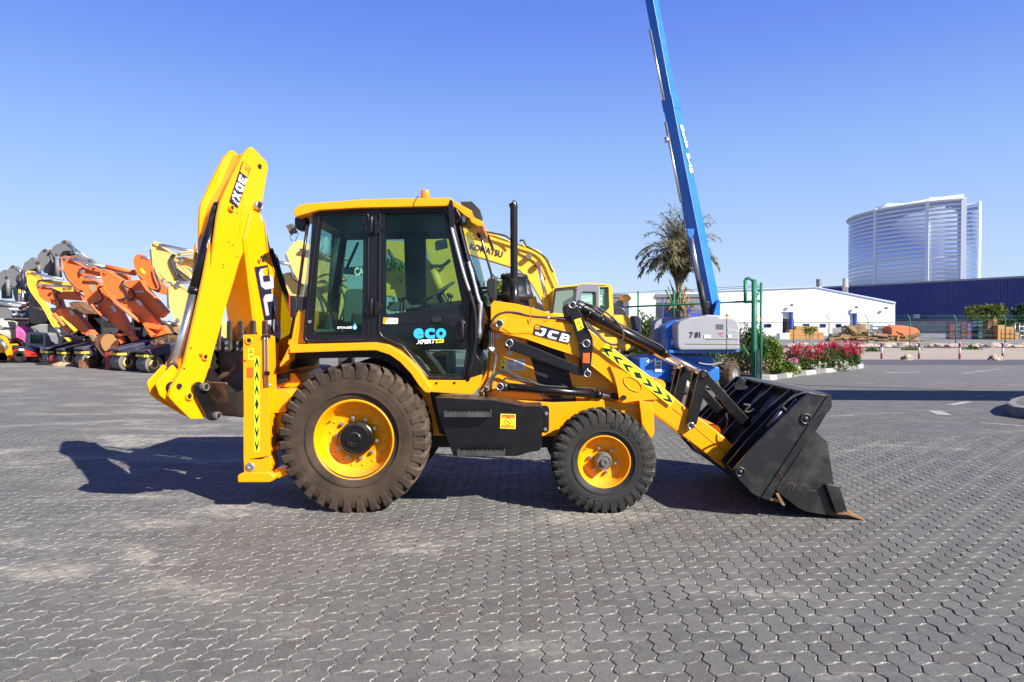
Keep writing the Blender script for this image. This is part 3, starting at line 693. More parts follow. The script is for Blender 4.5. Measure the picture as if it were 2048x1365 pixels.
# stickers on the tower
t = plate(k6((212,640),(360,634),(362,726),(214,726)), F(6.955), M['sticker_white'], JCB, 'data_plate', .003)
mb = MB(); f = F(6.955)
for q in range(9):
    if q in (3,): continue
    mb.prism(k6((222,652+q*8),(285 if q % 2 else 270,652+q*8),(285 if q % 2 else 270,654+q*8),(222,654+q*8)), f, .0005, off=.0042); mb.prism(k6((295,655+q*7),(345,655+q*7),(345,657+q*7),(295,657+q*7)), f, .0005, off=.0042)
mb.build('printed_lines', M['black_matt'], t)
lettering('KG KOCD', f, k6(224,651), k6(272,649), k6(224,643), M['black_matt'], t, .0045)
t = plate(k6((165,640),(210,640),(212,726),(167,726)), F(6.955), M['sticker_yellow'], JCB, 'warning_sticker', .003)
mb = MB(); mb.prism(k6((170,672),(187,645),(204,672)), f, .0005, [k6((178,668),(187,654),(196,668))], off=.0042); mb.prism(k6((172,695),(190,690),(194,712),(176,716)), f, .0005, off=.0042); mb.build('warning_symbol', M['black_matt'], t)
for q in (((122,438),(168,430),(173,465),(127,472)), ((215,572),(264,572),(264,606),(215,606))): plate(k6(*q), F(6.955), M['sticker_white'], JCB, 'small_label', .003)
# exhaust
mb = MB(); f = F(7.15); c0 = f.px(1028.5, 640); c1 = f.px(1027.5, 409)
mb.tube([c0, c1-Vector((0, 0, .06)), c1-Vector((-.004, 0, .03)), c1-Vector((.0, 0, .0)), c1+Vector((-.022, 0, .012))], .038, 20, cap=False); mb.tube([c0, c0+Vector((0, 0, .42))], .046, 18)
mb.tube([c1-Vector((0, 0, .06)), c1+Vector((-.02, 0, .010))], .033, 18, cap=False); mb.build('exhaust_pipe', M['black'], JCB)
mb = MB(); c = F(7.45).px(*k6(275,150)); mb.lathe([(.12, -.14), (.12, -.02), (.19, .0), (.19, .03), (.14, .05), (.13, .20), (.15, .21), (.14, .25), (.06, .27), (0, .27)], c, (0, 0, 1), 28); o = mb.build('air_cleaner', M['black_matt'], JCB)
mb = MB(); mb.lathe([(.138, .055), (.132, .20)], c, (0, 0, 1), 28); mb.build('dust_bowl', M['glass_clear'], o)
mb = MB(); mb.box((c.x-.3, 7.35, c.z-.2), (c.x+.22, 7.7, c.z-.08)); mb.build('battery_box', M['black_matt'], JCB, .02)

# ---- front bucket
YB = 6.18; YB2 = 8.26
b1 = rnd(k8((1112,262),(1262,286),(725,1108),(655,1068),(522,925),(510,885),(540,845),(700,665)), [2,2,2,4,6,8,4,3])
b2 = rnd(k8((1262,284),(1286,278),(1292,370),(1180,555),(1030,745),(870,985),(800,1130),(728,1108)), 2)
b3 = rnd(k8((1150,592),(1180,580),(1268,662),(1322,1000),(1335,1030),(1420,1215),(1545,1283),(1380,1268),(1100,1222),(1040,1195),(915,1100),(850,1045)), 2)
BK = empty('front_loader_bucket', F(YB).px(*k8(700,900)), None, None); 
BK.parent = JCB; BK.matrix_parent_inverse = wm(JCB).inverted()
def yl(name, pts, off=0): return pts
for Y in (YB, YB2-.03):
    for nm, pts, dd, oo in (('side_plate', b1, .03, 0), ('clam_edge', b2, .045, -.012), ('clam_side_plate', b3, .025, .012)):
        mb = MB(); A = [F(YB).px(*p)+Vector((0, Y-YB+oo, 0)) for p in pts]; mb.poly3(A, [p+Vector((0, dd, 0)) for p in A]); mb.build(nm, M['bucket'], BK, .003)
def sheet(name, pts, th, mat, Y0=YB+.02, Y1=YB2-.02, par=None, bev=0):
    """a bent plate seen edge on along pts, running across the machine"""
    P = [F(YB).px(*p) for p in pts]; n = len(P); mb = MB(); nr = []
    for i in range(n):
        d = (P[min(i+1, n-1)]-P[max(i-1, 0)]).normalized(); nr.append(Vector((-d.z, 0, d.x))*th)
    prof = P+[P[i]+nr[i] for i in range(n-1, -1, -1)]
    A = [Vector((p.x, Y0, p.z)) for p in prof]; B = [Vector((p.x, Y1, p.z)) for p in prof]
    mb.poly3(A, B); return mb.build(name, mat, par or BK, bev)
sheet('top_plate', k8((1125,285),(1275,290)), .02, M['bucket'])
sheet('back_plate', k8((1240,300),(1100,420),(860,650),(640,860),(560,925),(660,1060)), .02, M['bucket'])
sheet('back_plate', k8((1288,285),(1300,370),(1270,420)), .012, M['bucket'])
sheet('clam_floor', k8((660,1060),(725,1100),(800,1128),(900,1160)), .02, M['rusty_edge'])
sheet('clam_shell', k8((870,1010),(950,1110),(1050,1190),(1110,1215),(1400,1262)), .025, M['bucket'])
sheet('cutting_edge', k8((1330,1232),(1420,1240),(1545,1283)), .018, M['rusty_edge'], YB-.03, YB2+.03)
sheet('clam_shell', k8((1182,600),(1050,760),(930,930),(870,1010)), .02, M['bucket'], YB+.05, YB2-.05)
mb = MB(); A = [F(YB-.04).px(*p) for p in k8((1275,1000),(1362,1018),(1425,1215),(1335,1230),(1255,1010))]; mb.poly3(A, [p+Vector((0, .045, 0)) for p in A])
A = [p+Vector((0, YB2-YB, 0)) for p in A]; mb.poly3(A, [p+Vector((0, .045, 0)) for p in A]); mb.build('side_cutter', M['bucket'], BK, .003)
mb = MB(); mb.prism(k8((850,1075),(870,1068),(925,1165),(915,1175),(895,1160)), F(YB), .02, off=.01); mb.build('edge_stop', M['rusty_edge'], BK)
# ribs and boxes behind the bucket
for Y in (6.42, 6.62, 7.05, 7.40, 7.85, 8.05):
    mb = MB(); A = [F(YB).px(*p)+Vector((0, Y-YB, 0)) for p in k8((1120,270),(1150,300),(960,540),(700,800),(560,920),(525,880),(700,668),(960,400))]; mb.poly3(A, [p+Vector((0, .02, 0)) for p in A]); mb.build('stiffening_rib', M['bucket'], BK, .002)
mb = MB()
for Yx in (6.30, 8.10):
    a = F(YB).px(*k8(1080,340)); b = F(YB).px(*k8(870,590)); a.y = b.y = Yx; mb.tube([a, b], .035, 14)
cy = mb.build('clam_cylinder', M['black'], BK)
mb = MB()
for Yx in (6.30, 8.10):
    a = F(YB).px(*k8(940,400)); b = F(YB).px(*k8(820,555)); a.y = b.y = Yx-.03; mb.tube([a, b], .024, 14)
mb.build('clam_cylinder_rod', M['navy'], BK)
mb = MB(); mb.tube(smooth([F(6.24).px(*p) for p in k8((1110,262),(1060,268),(985,300),(925,345),(905,375),(925,400),(945,420))]), .011, 8); mb.build('clam_hose', M['hose'], BK)
mb = MB(); mb.tube(smooth([F(6.9).px(*p) for p in k8((720,430),(680,400),(630,420),(600,410),(640,370),(590,360))]), .012, 8); mb.tube(smooth([F(6.9).px(*p) for p in k8((450,430),(460,520),(400,600),(380,650))]), .008, 8); mb.build('bucket_hose', M['hose'], BK)
def bpin(px, py, r, Y=YB):
    c = F(Y).px(px, py); mb = MB(); mb.lathe([(r, -.03), (r, .012), (r*.9, .02), (r*.72, .02), (r*.66, .008), (r*.45, .008), (r*.42, .018), (0, .018)], c, (0, -1, 0), 28); mb.build('pivot_boss', M['bucket'], BK)
bpin(*k8(1088,475), .052); bpin(*k8(562,900), .046)
mb = MB(); A = [F(7.6).px(*p) for p in rnd(k8((548,165),(580,142),(612,170),(600,200),(640,240),(520,240)), 3)]; mb.poly3(A, [p+Vector((0, .03, 0)) for p in A]); mb.build('link_lug', M['bucket'], BK, .003)
mb = MB(); A = [F(6.80).px(*p) for p in k8((500,800),(560,790),(600,860),(585,920),(530,930),(490,870))]
for d in (0, .2, .7, .9): B = [p+Vector((0, d, 0)) for p in A]; mb.poly3(B, [p+Vector((0, .03, 0)) for p in B])
mb.build('arm_lug', M['bucket'], BK, .003)
# scratched chalk marks on the clam side
mb = MB(); f = F(YB-.012)
for ln in (((905,1040),(960,985),(955,1080)), ((960,985),(1000,1000),(985,1060),(1010,1000),(1040,1050),(1060,1000),(1100,1010),(1130,1050)), ((1100,1045),(1180,1056)), ((800,1010),(880,990),(905,950),(880,900))):
    P = [f.px(*k8(*p)) for p in ln]; mb.tube(smooth(P, 3), .0011, 5)
mb.build('scratch', M['rusty_edge'], BK)

# ---- black step box and tank
mb = MB(); mb.prism(rnd(k5((110,815),(560,838),(805,885),(930,885),(925,1190),(905,1222),(820,1235),(740,1262),(255,1265),(150,985)), [4,2,4,4,6,6,6,4,6,4]), F(6.48), .40); tank = mb.build('step_tank', M['black'], JCB, .018, 3)
mb = MB(); mb.prism(rnd(k5((900,880),(965,880),(980,900),(978,1070),(960,1088),(905,1080)), 3), F(6.62), .03); mb.build('mounting_plate', M['black'], tank, .003)
mb = MB()
for p in k5((958,938),(950,1058)): mb.disc(F(6.605).px(*p), (0, -1, 0), .018, .012, 6); mb.disc(F(6.60).px(*p), (0, -1, 0), .009, .02, 8)
mb.build('bolt', M['steel'], tank)
for (x0, y0), (x1, y1), nn in (((185,925),(540,915),6), ((285,1218),(645,1218),6)):
    mb = MB(); a = F(6.40).px(*k5(x0, y0)); b = F(6.40).px(*k5(x1, y1)); dz = .045
    mb.box((a.x, 6.37, a.z-dz), (b.x, 6.385, a.z-.004)); mb.box((a.x, 6.385, a.z-dz), (b.x, 6.50, a.z-dz+.008)); mb.box((a.x, 6.385, a.z-dz), (a.x+.01, 6.50, a.z)); mb.box((b.x-.01, 6.385, b.z-dz), (b.x, 6.50, b.z))
    n = 22
    for i in range(n): x = a.x+(b.x-a.x)*i/(n-1); mb.box((x-.006, 6.372, a.z-.006), (x+.006, 6.383, a.z+(.010 if i % 2 else .003)))
    mb.build('step_tread', M['tread'], tank)
mb = MB(); mb.prism(rnd(k5((612,940),(726,944),(724,1056),(608,1052)), 1), F(6.48), .0015, off=.003); st = mb.build('no_smoking_sticker', M['sticker_yellow'], tank)
mb = MB(); f = F(6.48); mb.prism(k5((622,948),(720,950),(720,972),(622,970)), f, .001, off=.0045); mb.prism(k5((616,1028),(714,1030),(714,1050),(616,1048)), f, .001, off=.0045)
c = f.px(*k5(667,998))-Vector((0, .005, 0)); mb.lathe([(.030, 0), (.034, 0), (.034, .001), (.030, .001)], c, (0, -1, 0), 28, closed=True); mb.tube([c+Vector((-.02, -.001, .02)), c+Vector((.02, -.001, -.02))], .0018, 5); mb.build('sticker_print', M['red'], st)
mb = MB(); mb.tube([c+Vector((-.016, -.001, -.002)), c+Vector((.006, -.001, 0)), c+Vector((.014, -.001, -.012))], .0018, 5); mb.build('cigarette_symbol', M['black_matt'], st)
lettering('NO SMOKING', f, k5(622,1047), k5(708,1048), k5(622,1034), M['sticker_yellow'], st, .006)
lettering('\u0645\u0645\u0646\u0648\u0639 \u0627\u0644\u062a\u062f\u062e\u064a\u0646', f, k5(628,968), k5(714,969), k5(628,951), M['sticker_yellow'], st, .006, 0)
# cab sill and fender
mb = MB(); mb.prism(rnd(k5((55,685),(330,688),(465,645),(455,730),(400,796),(75,775)), [2,2,4,4,6,4]), F(6.56), .30); mb.build('cab_sill', M['yellow'], JCB, .01)
mb = MB()
for p in k5((125,708),(262,706)): mb.disc(F(6.557).px(*p), (0, -1, 0), .012, .004, 12)
mb.build('sill_hole', M['black_matt'], JCB)
FO = k4((145,38),(175,36),(760,20),(860,38),(950,85),(1030,150),(1100,225),(1150,300),(1183,350),(1180,392),(1145,388),(1100,340),(1040,250),(960,165),(880,110),(780,78),(650,80),(200,96),(142,98))
mb = MB(); mb.prism(rnd(FO, 2), F(6.44), .36); mb.build('rear_fender', M['yellow'], JCB, .008)
mb = MB(); A = [F(6.44).px(*p)+Vector((0, mir(6.44)-.36-6.44, 0)) for p in rnd(FO, 2)]; mb.poly3(A, [p+Vector((0, .36, 0)) for p in A]); mb.build('rear_fender', M['yellow'], JCB, .008)
mb = MB(); mb.prism(k4((70,190),(142,60),(145,98),(130,150),(75,200)), F(6.46), .20); mb.build('fender_flap', M['yellow'], JCB, .004)
# inner wheel arch, so the cab is closed underneath
ARCH = k4((142,90),(650,75),(780,75),(880,108),(960,163),(1040,248),(1100,338),(1150,390),(1260,400),(1290,700),(1230,720),(1180,500),(1100,380),(1000,260),(860,160),(740,130),(200,140),(150,220))
mb = MB(); mb.prism(ARCH, F(6.80), .84); mb.build('cab_floor', M['black_matt'], JCB)
mb = MB(); mb.prism(k4((1050,330),(1180,395),(1250,690),(1300,705),(1190,710),(1180,560)), F(6.76), .05); mb.build('wheel_arch_panel', M['yellow'], JCB, .003)
# ---- cab
YN, YF = 6.60, 7.88
fc = F(YN)
OUT = rnd(k3((258,205),(1300,178),(1345,250),(1440,640),(1520,960),(1560,1200))+k5((385,560),(345,690),(55,690),(-5,575))+k3((1000,1300),(840,1235),(700,1232),(200,1232),(180,1200),(222,700)), [4,4,0,0,0,4,4,3,3,3,3,3,3,3,3,0])
HREAR = rnd(k3((318,250),(640,230),(652,245),(640,1160),(620,1180),(262,1165),(250,1140),(290,560)), 4)
HDOOR = rnd(k3((822,228),(1258,215),(1275,235),(1420,925),(1400,940),(835,1010),(822,995)), 3)
HLOW = rnd(k3((800,1092),(1305,1085),(1340,1130),(1350,1200),(1400,1245),(1468,1262))+k5((325,640),(100,645),(75,640),(10,545),(-60,470)), 3)
mb = MB(); mb.prism(OUT, fc, .05, [HREAR, HDOOR, HLOW]); cab = mb.build('cab_side_frame', M['cab_black'], JCB)
mb = MB(); A = lambda pts: [fc.px(*p)+Vector((0, YF-YN, 0)) for p in pts]
class FarF(Fr):
    def px(s, px, py): return fc.px(px, py)+Vector((0, YF-YN, 0))
    def shifted(s, k): return s
ff = FarF((0, YF, 0), (1, 0, 0), (0, 0, 1))
FOUT = [(664,462),(905,458),(925,470),(985,640),(1000,700),(648,700)]; FH = [[(692,480),(808,478),(813,640),(674,640)], [(851,478),(904,477),(948,628),(853,632)]]
mb.prism(FOUT, F(YF), .05, FH); mb.build('far_side_frame', M['cab_black'], JCB)
for nm, h in (('side_window_pane', HREAR), ('door_window_pane', HDOOR), ('lower_door_pane', HLOW)):
    MB().prism(inset(h, -1), fc, .006, off=-.018).build(nm, M['glass'], cab)
for h in FH: MB().prism(inset(h, -1), F(YF+.02), .006).build('far_window_pane', M['glass'], JCB)
# rubber and frame beads round window and door
def bead(pts, name, r=.010, off=.004, mat='cab_black', par=None):
    P = [fc.px(*p)-Vector((0, off, 0)) for p in pts]; P.append(P[0]); P.append(P[1]); mb = MB(); mb.tube(P, r, 8, cap=False); return mb.build(name, M[mat], par or cab)
DOOR = rnd(k3((782,215),(1268,202),(1300,250),(1480,860),(1470,1250),(1440,1440))+k5((335,672),(68,668),(50,650),(-18,570))+k3((960,1262),(800,1190),(775,1150)), 4)
RW = rnd(k3((306,232),(662,208),(690,235),(688,1185),(660,1215),(212,1220),(196,1190),(262,600)), 5)
bead(RW, 'window_seal', .011, .006); bead(DOOR, 'door_seal', .013, .008)
# black printed border of the glass is deeper than the frame
mb = MB(); mb.prism(rnd(k3((775,1018),(1450,1018),(1478,1080),(1480,1250),(1420,1250),(1360,1205),(1345,1120),(1305,1084),(778,1092)), 3), fc, .02, off=.016); door = mb.build('door_panel', M['cab_black'], JCB, .004)
t = plate(rnd(k3((806,1036),(921,1040),(919,1084),(803,1086)), 1), fc, M['white'], door, 'year_sticker', .020)
MB().prism(k3((806,1036),(845,1038),(820,1085),(803,1086)), fc, .001, off=.0215).build('sticker_corner', M['yellow'], t)
lettering('2025', fc, k3(842,1074), k3(907,1074), k3(842,1050), M['black_matt'], t, .0222, .0)
# grab handle
hc = fc.px(*k3(1418,1140)); mb = MB()
mb.lathe([(.050, 0), (.058, .008), (.050, .016), (.044, .010)], Vector((0, 0, 0)), (0, -1, 0), 28, closed=True)
for v in mb.bm.verts: v.co = Vector((v.co.x*.95, v.co.y, v.co.z*1.85))+hc+Vector((0, -.020, 0))
hd = mb.build('door_handle', M['black'], door)
mb = MB(); mb.tube(smooth([hc+Vector(p) for p in ((.0, -.02, .085), (.012, -.055, .06), (.016, -.06, 0), (.012, -.05, -.06), (0, -.02, -.085))]), .014, 8); mb.build('grip', M['black_matt'], hd)
mb = MB(); mb.prism(rnd(k3((1184,1035),(1252,1032),(1254,1072),(1186,1074)), 2), fc, .02, off=.035); mb.build('door_latch', M['black_matt'], door, .003)
# lettering on the door glass
for q, ch in enumerate('eco'): lettering(ch, fc, k3(1041+q*87, 1203), k3(1122+q*87, 1200), k3(1041+q*87, 1120), M['cyan'], door, .001, .045)
lettering('XPERT', fc, k3(1063,1243), k3(1213,1236), k3(1066,1210), M['white'], door, .001, .035, .2)
t = plate(rnd(k3((1217,1205),(1279,1202),(1276,1230),(1214,1235)), 1), fc, M['sticker_yellow'], door, 'sticker', .001)
lettering('MAX', fc, k3(1224,1227), k3(1270,1222), k3(1226,1212), M['black_matt'], t, .003, .03)
lettering('STAGE', fc, k3(446,1124), k3(560,1122), k3(448,1106), M['white'], cab, .001, .03)
mb = MB(); c = k3(583,1112); P = [(c[0]+4.6*math.cos(a), c[1]-4.6*math.sin(a)) for a in [R_(x) for x in range(150, 391, 20)]]+[(c[0]+.8, c[1]-9)]; mb.prism(P, fc, .001, off=.001); dr = mb.build('drop_badge', M['cyan'], cab)
lettering('5', fc, k3(575,1124), k3(594,1124), k3(575,1104), M['white'], dr, .003, .03)
# hinges
for yy in (330, 965):
    mb = MB(); mb.prism(rnd(k3((655,yy),(690,yy-50),(705,yy-50),(708,yy+60),(690,yy+60),(655,yy+20)), 2), fc, .03, off=.035); mb.prism(rnd(k3((735,yy-55),(755,yy-50),(798,yy-15),(798,yy+15),(755,yy+55),(735,yy+50)), 2), fc, .03, off=.035)
    c = fc.px(*k3(722, yy-72)); e = fc.px(*k3(722, yy+50)); mb.tube([c+Vector((0, -.05, 0)), e+Vector((0, -.05, 0))], .018, 12); mb.build('door_hinge', M['black'], cab, .003)
mb = MB(); mb.disc(fc.px(*k3(235,1068)), (0, -1, 0), .016, .02, 14); mb.build('window_knob', M['steel'], cab)
# roof: outer rim and top
ROOF = k3((105,198),(165,150),(700,110),(1330,100),(1345,118),(1500,205),(1478,262),(1440,240),(1360,172),(1300,165),(600,180),(300,198),(118,250),(108,225))
mb = MB(); mb.prism(rnd(ROOF, 2.5), F(6.53), 1.42); roof = mb.build('roof', M['yellow'], JCB, .03, 3)
mb = MB(); mb.prism(rnd(k3((1480,240),(1590,290),(1575,325),(1545,325),(1500,300),(1455,270)), 3), F(6.78), .95); mb.build('roof_visor', M['yellow'], roof, .015)
mb = MB(); mb.prism(rnd(k3((1408,132),(1495,130),(1560,195),(1558,285),(1500,250),(1420,190)), 1), F(6.95), .5); mb.build('air_conditioner', M['dark_steel'], roof, .01)
mb = MB(); mb.prism(k3((255,205),(1310,172),(1345,250),(262,250)), F(6.66), 1.15); mb.build('headlining', M['black_matt'], JCB)
mb = MB(); c = F(7.0).px(850.5, 398); mb.lathe([(.045, -.05), (.045, .0), (.047, .005), (.045, .07), (.041, .082), (0, .085)], c, (0, 0, 1), 24); mb.build('beacon', M['beacon'], roof)
mb = MB(); mb.tube(smooth([F(6.53).px(*p)+Vector((0, -.004, 0)) for p in k3((1045,165),(1048,140),(1062,115),(1070,95),(1090,95))]), .004, 6); mb.build('beacon_cable', M['hose'], roof)
# posts and windscreen
fp = lambda pts, Y0, Y1, nm, mat, bev=.006: MB().prism(pts, F(Y0), Y1-Y0).build(nm, mat, JCB, bev)
mb = MB(); a = [F(6.57).px(*p) for p in k3((1318,180),(1355,330),(1470,830),(1500,900),(1530,1200))]+[F(6.57).px(*k5(360,690))]; mb.tube(smooth(a, 3), .022, 10); b = [p+Vector((0, YF-6.57, 0)) for p in a]; mb.tube(smooth(b, 3), .022, 10); mb.build('front_pillar', M['cab_black'], JCB)
xs = [(F(6.60).px(*p).x, F(6.60).px(*p).z) for p in k3((1345,240),(1420,520),(1500,840),(1570,1200))]
xs.append((F(6.6).px(*k5(440,640)).x, F(6.6).px(*k5(440,640)).z))
mb = MB(); ny = 8
rows = []
for (x, z) in xs:
    rows.append([mb.bm.verts.new((x+.10*math.sin(math.pi*i/ny)+.02, YN+.03+(YF-YN-.02)*i/ny, z)) for i in range(ny+1)])
for a, b in zip(rows[:-1], rows[1:]):
    for i in range(ny): f_ = mb.bm.faces.new((a[i], a[i+1], b[i+1], b[i])); f_.smooth = True
mb.build('windscreen', M['glass'], JCB)
xs2 = [(F(6.60).px(*p).x, F(6.60).px(*p).z) for p in k3((240,240),(190,700),(130,1020),(90,1240))]
mb = MB(); rows = []
for (x, z) in xs2: rows.append([mb.bm.verts.new((x+.03-.12*math.sin(math.pi*i/ny)**.5*(1 if i not in (0, ny) else 0), YN+.03+(YF-YN-.02)*i/ny, z)) for i in range(ny+1)])
for a, b in zip(rows[:-1], rows[1:]):
    for i in range(ny): f_ = mb.bm.faces.new((a[i], a[i+1], b[i+1], b[i])); f_.smooth = True
mb.build('rear_window_pane', M['glass'], JCB)
mb = MB(); a = [F(6.66).px(*p) for p in k3((215,315),(180,560),(140,870),(80,1200))]; mb.tube(a, .016, 8); mb.tube([p+Vector((0, 1.15, 0)) for p in a], .016, 8); mb.build('rear_pillar', M['cab_black'], JCB)
mb = MB(); mb.prism(k3((120,1000),(205,980),(200,1240),(80,1260),(60,1240)), F(6.66), 1.15); mb.build('rear_panel', M['yellow'], JCB, .005)
mb = MB(); mb.prism(k5((395,440),(470,560),(470,650),(350,690),(360,560)), F(6.66), 1.15); mb.build('front_firewall', M['cab_black'], JCB, .005)
# interior
mb = MB(); f = F(7.1)
mb.prism(rnd(k3((505,830),(540,810),(640,810),(700,840),(690,1080),(480,1075)), 5), f, .42); seat = mb.build('seat_backrest', M['seat_plastic'], JCB, .03, 3)
mb = MB(); mb.prism(rnd(k3((560,1000),(900,1010),(910,1090),(560,1100)), 5), F(7.08), .5); mb.build('seat_cushion', M['seat'], JCB, .03, 3)
mb = MB(); mb.prism(k3((640,1060),(800,1060),(800,1240),(640,1240)), F(7.12), .4); mb.build('seat_base', M['black_matt'], JCB, .02)
sw = F(7.2).px(*k3(1235,835)); mb = MB(); axw = Vector((-.52, -.12, .85)).normalized()
mb.lathe([(.185+.014*math.cos(a), .014*math.sin(a)) for a in [i*math.pi/4 for i in range(8)]], sw, axw, 40, closed=True)
ua = axw.cross(Vector((0, 1, 0))).normalized(); ub = axw.cross(ua)
for k in range(3): d = ua*math.cos(k*2.09+.5)+ub*math.sin(k*2.09+.5); mb.tube([sw-axw*.03, sw+d*.18], .012, 8)
mb.disc(sw-axw*.04, axw, .045, .03, 16); mb.build('steering_wheel', M['seat'], JCB)
mb = MB(); mb.tube([sw-axw*.03, sw-axw*.45+Vector((.05, 0, -.15))], .045, 12); mb.prism(rnd(k3((1150,930),(1420,900),(1480,1010),(1500,1100),(1130,1060)), 4), F(7.0), .6); mb.build('dashboard', M['black_matt'], JCB, .02)
mb = MB(); mb.tube([F(7.5).px(*k3(835,960)), F(7.5).px(*k3(1340,945))], .022, 10); mb.prism(k3((845,915),(990,905),(1000,970),(850,985)), F(7.4), .2); mb.build('side_console', M['seat'], JCB, .006)
for q, (x, y0, y1) in enumerate(((1310,950,860), (1330,940,870), (935,1000,900), (960,1000,890))): 
    mb = MB(); a = F(7.0).px(*k3(x, y0)); b = F(7.0).px(*k3(x+5, y1)); mb.tube([a, b], .007, 8); mb.ball(b, .022); mb.build('control_lever', M['black_matt'], JCB)
mb = MB()
for q in range(7): c = F(6.95).px(*k3(382, 1120-q*16)); mb.lathe([(.05-.003*q, -.012), (.062-.003*q, 0), (.05-.003*q, .012)], c, (0, 0, 1), 18)
a = F(6.95).px(*k3(385,1020)); b = F(6.95).px(*k3(415,950)); mb.tube([a, b], .01, 8); mb.ball(b, .03, (.8, .8, 1.4)); mb.build('backhoe_lever', M['seat'], JCB)
mb = MB(); mb.prism(k3((270,1125),(435,1125),(440,1150),(265,1152)), F(6.9), .5); mb.build('rear_console', M['seat_plastic'], JCB, .005)
mb = MB(); a = F(7.3).px(*k3(500,400)); b = F(7.3).px(*k3(410,960)); mb.tube([a, b], .038, 8); mb.build('rear_wiper_post', M['cab_black'], JCB)
mb = MB(); mb.tube([F(7.75).px(*k3(610,450)), F(7.75).px(*k3(520,650))], .016, 8); mb.build('wiper_motor_arm', M['black_matt'], JCB)
# mirrors, lamps, hand rails, wiper
mb = MB(); f = F(6.52); mb.tube(smooth([f.px(*p) for p in k3((1345,330),(1420,620),(1485,860),(1520,1000),(1528,1200),(1510,1250))]), .017, 10); mb.tube(smooth([f.px(*p)+Vector((.0, .10, .0)) for p in k3((1385,280),(1460,580),(1545,880),(1580,1000),(1570,1150),(1540,1240))]), .016, 10); mb.build('grab_rail', M['cab_black'], JCB)
mb = MB(); f = F(6.50); mb.tube(smooth([f.px(*p) for p in k3((1335,320),(1430,680),(1480,830))]), .014, 10); mb.build('bright_rail', M['chrome'], JCB)
mb = MB(); f = F(6.60); mb.tube(smooth([f.px(*p) for p in k3((1465,600),(1500,700),(1550,900),(1565,950),(1550,1200))], 4), .022, 8)
for v in mb.bm.verts: v.co += Vector((noise.noise(v.co*40), noise.noise(v.co*43+Vector((5, 0, 0))), 0))*.012
mb.build('plastic_wrap', M['steel'], JCB)
mb = MB(); mb.prism(rnd(k3((1332,112),(1345,125),(1362,240),(1358,300),(1335,340),(1322,300),(1312,180),(1318,130)), 2), F(6.45), .06); mi = mb.build('wing_mirror', M['black'], JCB, .008, 3)
mb = MB(); f = F(6.47); mb.tube(smooth([f.px(*p) for p in k3((1360,300),(1405,260),(1380,205),(1375,190)) ]), .012, 8); mb.build('mirror_arm', M['cab_black'], mi)
mb = MB(); mb.prism(rnd(k3((1392,210),(1430,205),(1455,225),(1448,290),(1430,302),(1390,280)), 2), F(6.64), .12); lp = mb.build('work_lamp', M['black_matt'], JCB, .01)
mb = MB(); mb.prism(rnd(k3((1424,212),(1452,226),(1446,288),(1420,300)), 1.5), F(6.64), .10, off=.004); mb.build('lamp_lens', M['lens'], lp)
mb = MB(); mb.prism(rnd(k3((1520,345),(1570,340),(1592,365),(1580,420),(1540,405)), 2), F(7.5), .12); lp = mb.build('work_lamp', M['black_matt'], JCB, .01)
mb = MB(); mb.prism(rnd(k3((1566,345),(1592,362),(1584,415),(1562,420)), 1.5), F(7.5), .10, off=.004); mb.build('lamp_lens', M['lens'], lp)
mb = MB(); mb.tube([F(7.6).px(*p) for p in k3((1565,400),(1650,700),(1660,900))], .014, 8); mb.prism(rnd(k3((1605,350),(1618,360),(1668,490),(1662,512),(1640,480),(1612,400)), 2), F(7.75), .1); mb.build('far_mirror', M['black'], JCB, .004)
mb = MB(); mb.prism(rnd(k3((1615,740),(1640,728),(1682,728),(1690,745),(1688,880),(1665,905),(1640,890),(1610,830)), 4), F(6.62), .16); mi = mb.build('wing_mirror', M['black_matt'], JCB, .012, 3)
mb = MB(); mb.tube([F(6.68).px(*p) for p in k3((1625,805),(1540,805))], .012, 8); mb.tube([F(6.68).px(*p) for p in k3((1625,830),(1540,850))], .010, 8); mb.build('mirror_arm', M['cab_black'], mi)
for (x, y, Y) in ((150, 280, 6.68),):
    mb = MB(); mb.prism(rnd(k3((112,255),(150,248),(200,260),(205,300),(178,350),(140,355),(112,330)), 2.5), F(Y), .13); lp = mb.build('rear_work_lamp', M['dark_steel'], JCB, .012, 3)
    mb = MB(); mb.tube([F(Y+.05).px(*p) for p in k3((180,262),(185,215))], .014, 8); mb.build('lamp_bracket', M['black_matt'], lp)
mb = MB(); mb.prism(rnd(k3((45,318),(65,308),(98,372),(78,388)), 1), F(6.9), .05); mb.prism(rnd(k3((72,308),(92,300),(128,365),(108,378)), 1), F(6.9), .05); lp = mb.build('rear_flood_lamp', M['dull_steel'], JCB, .003)
mb = MB(); mb.tube([F(6.92).px(*p) for p in k3((95,440),(75,400),(145,375),(120,440))], .004, 6); mb.build('lamp_bracket', M['dull_steel'], lp)
mb = MB(); mb.prism(rnd(k3((70,870),(105,862),(132,880),(132,960),(118,1030),(85,1040),(70,960)), 3), F(6.62), .07); tl = mb.build('tail_lamp', M['black_matt'], JCB, .01)
mb = MB(); mb.prism(k3((68,862),(78,862),(78,1030),(70,960)), F(6.615), .07); mb.build('red_lens', M['red'], tl)
mb = MB(); mb.prism(k3((135,880),(205,868),(200,978),(130,975)), F(6.64), .02); mb.build('lamp_mount', M['dark_steel'], tl, .002)
# black plastic hose loops behind the cab
mb = MB(); f = F(7.3)
for o in (0, 6): mb.tube(smooth([f.px(x+o*.4, y) for x, y in kD((640,60),(665,55),(690,80),(720,200),(760,320),(775,430),(800,540),(815,600),(800,640))]), .012, 8)
mb.tube(smooth([f.px(x, y) for x, y in kD((600,0),(650,120),(690,260),(720,400),(760,520),(800,600))]), .02, 8)
mb.build('backhoe_hose', M['hose'], JCB)

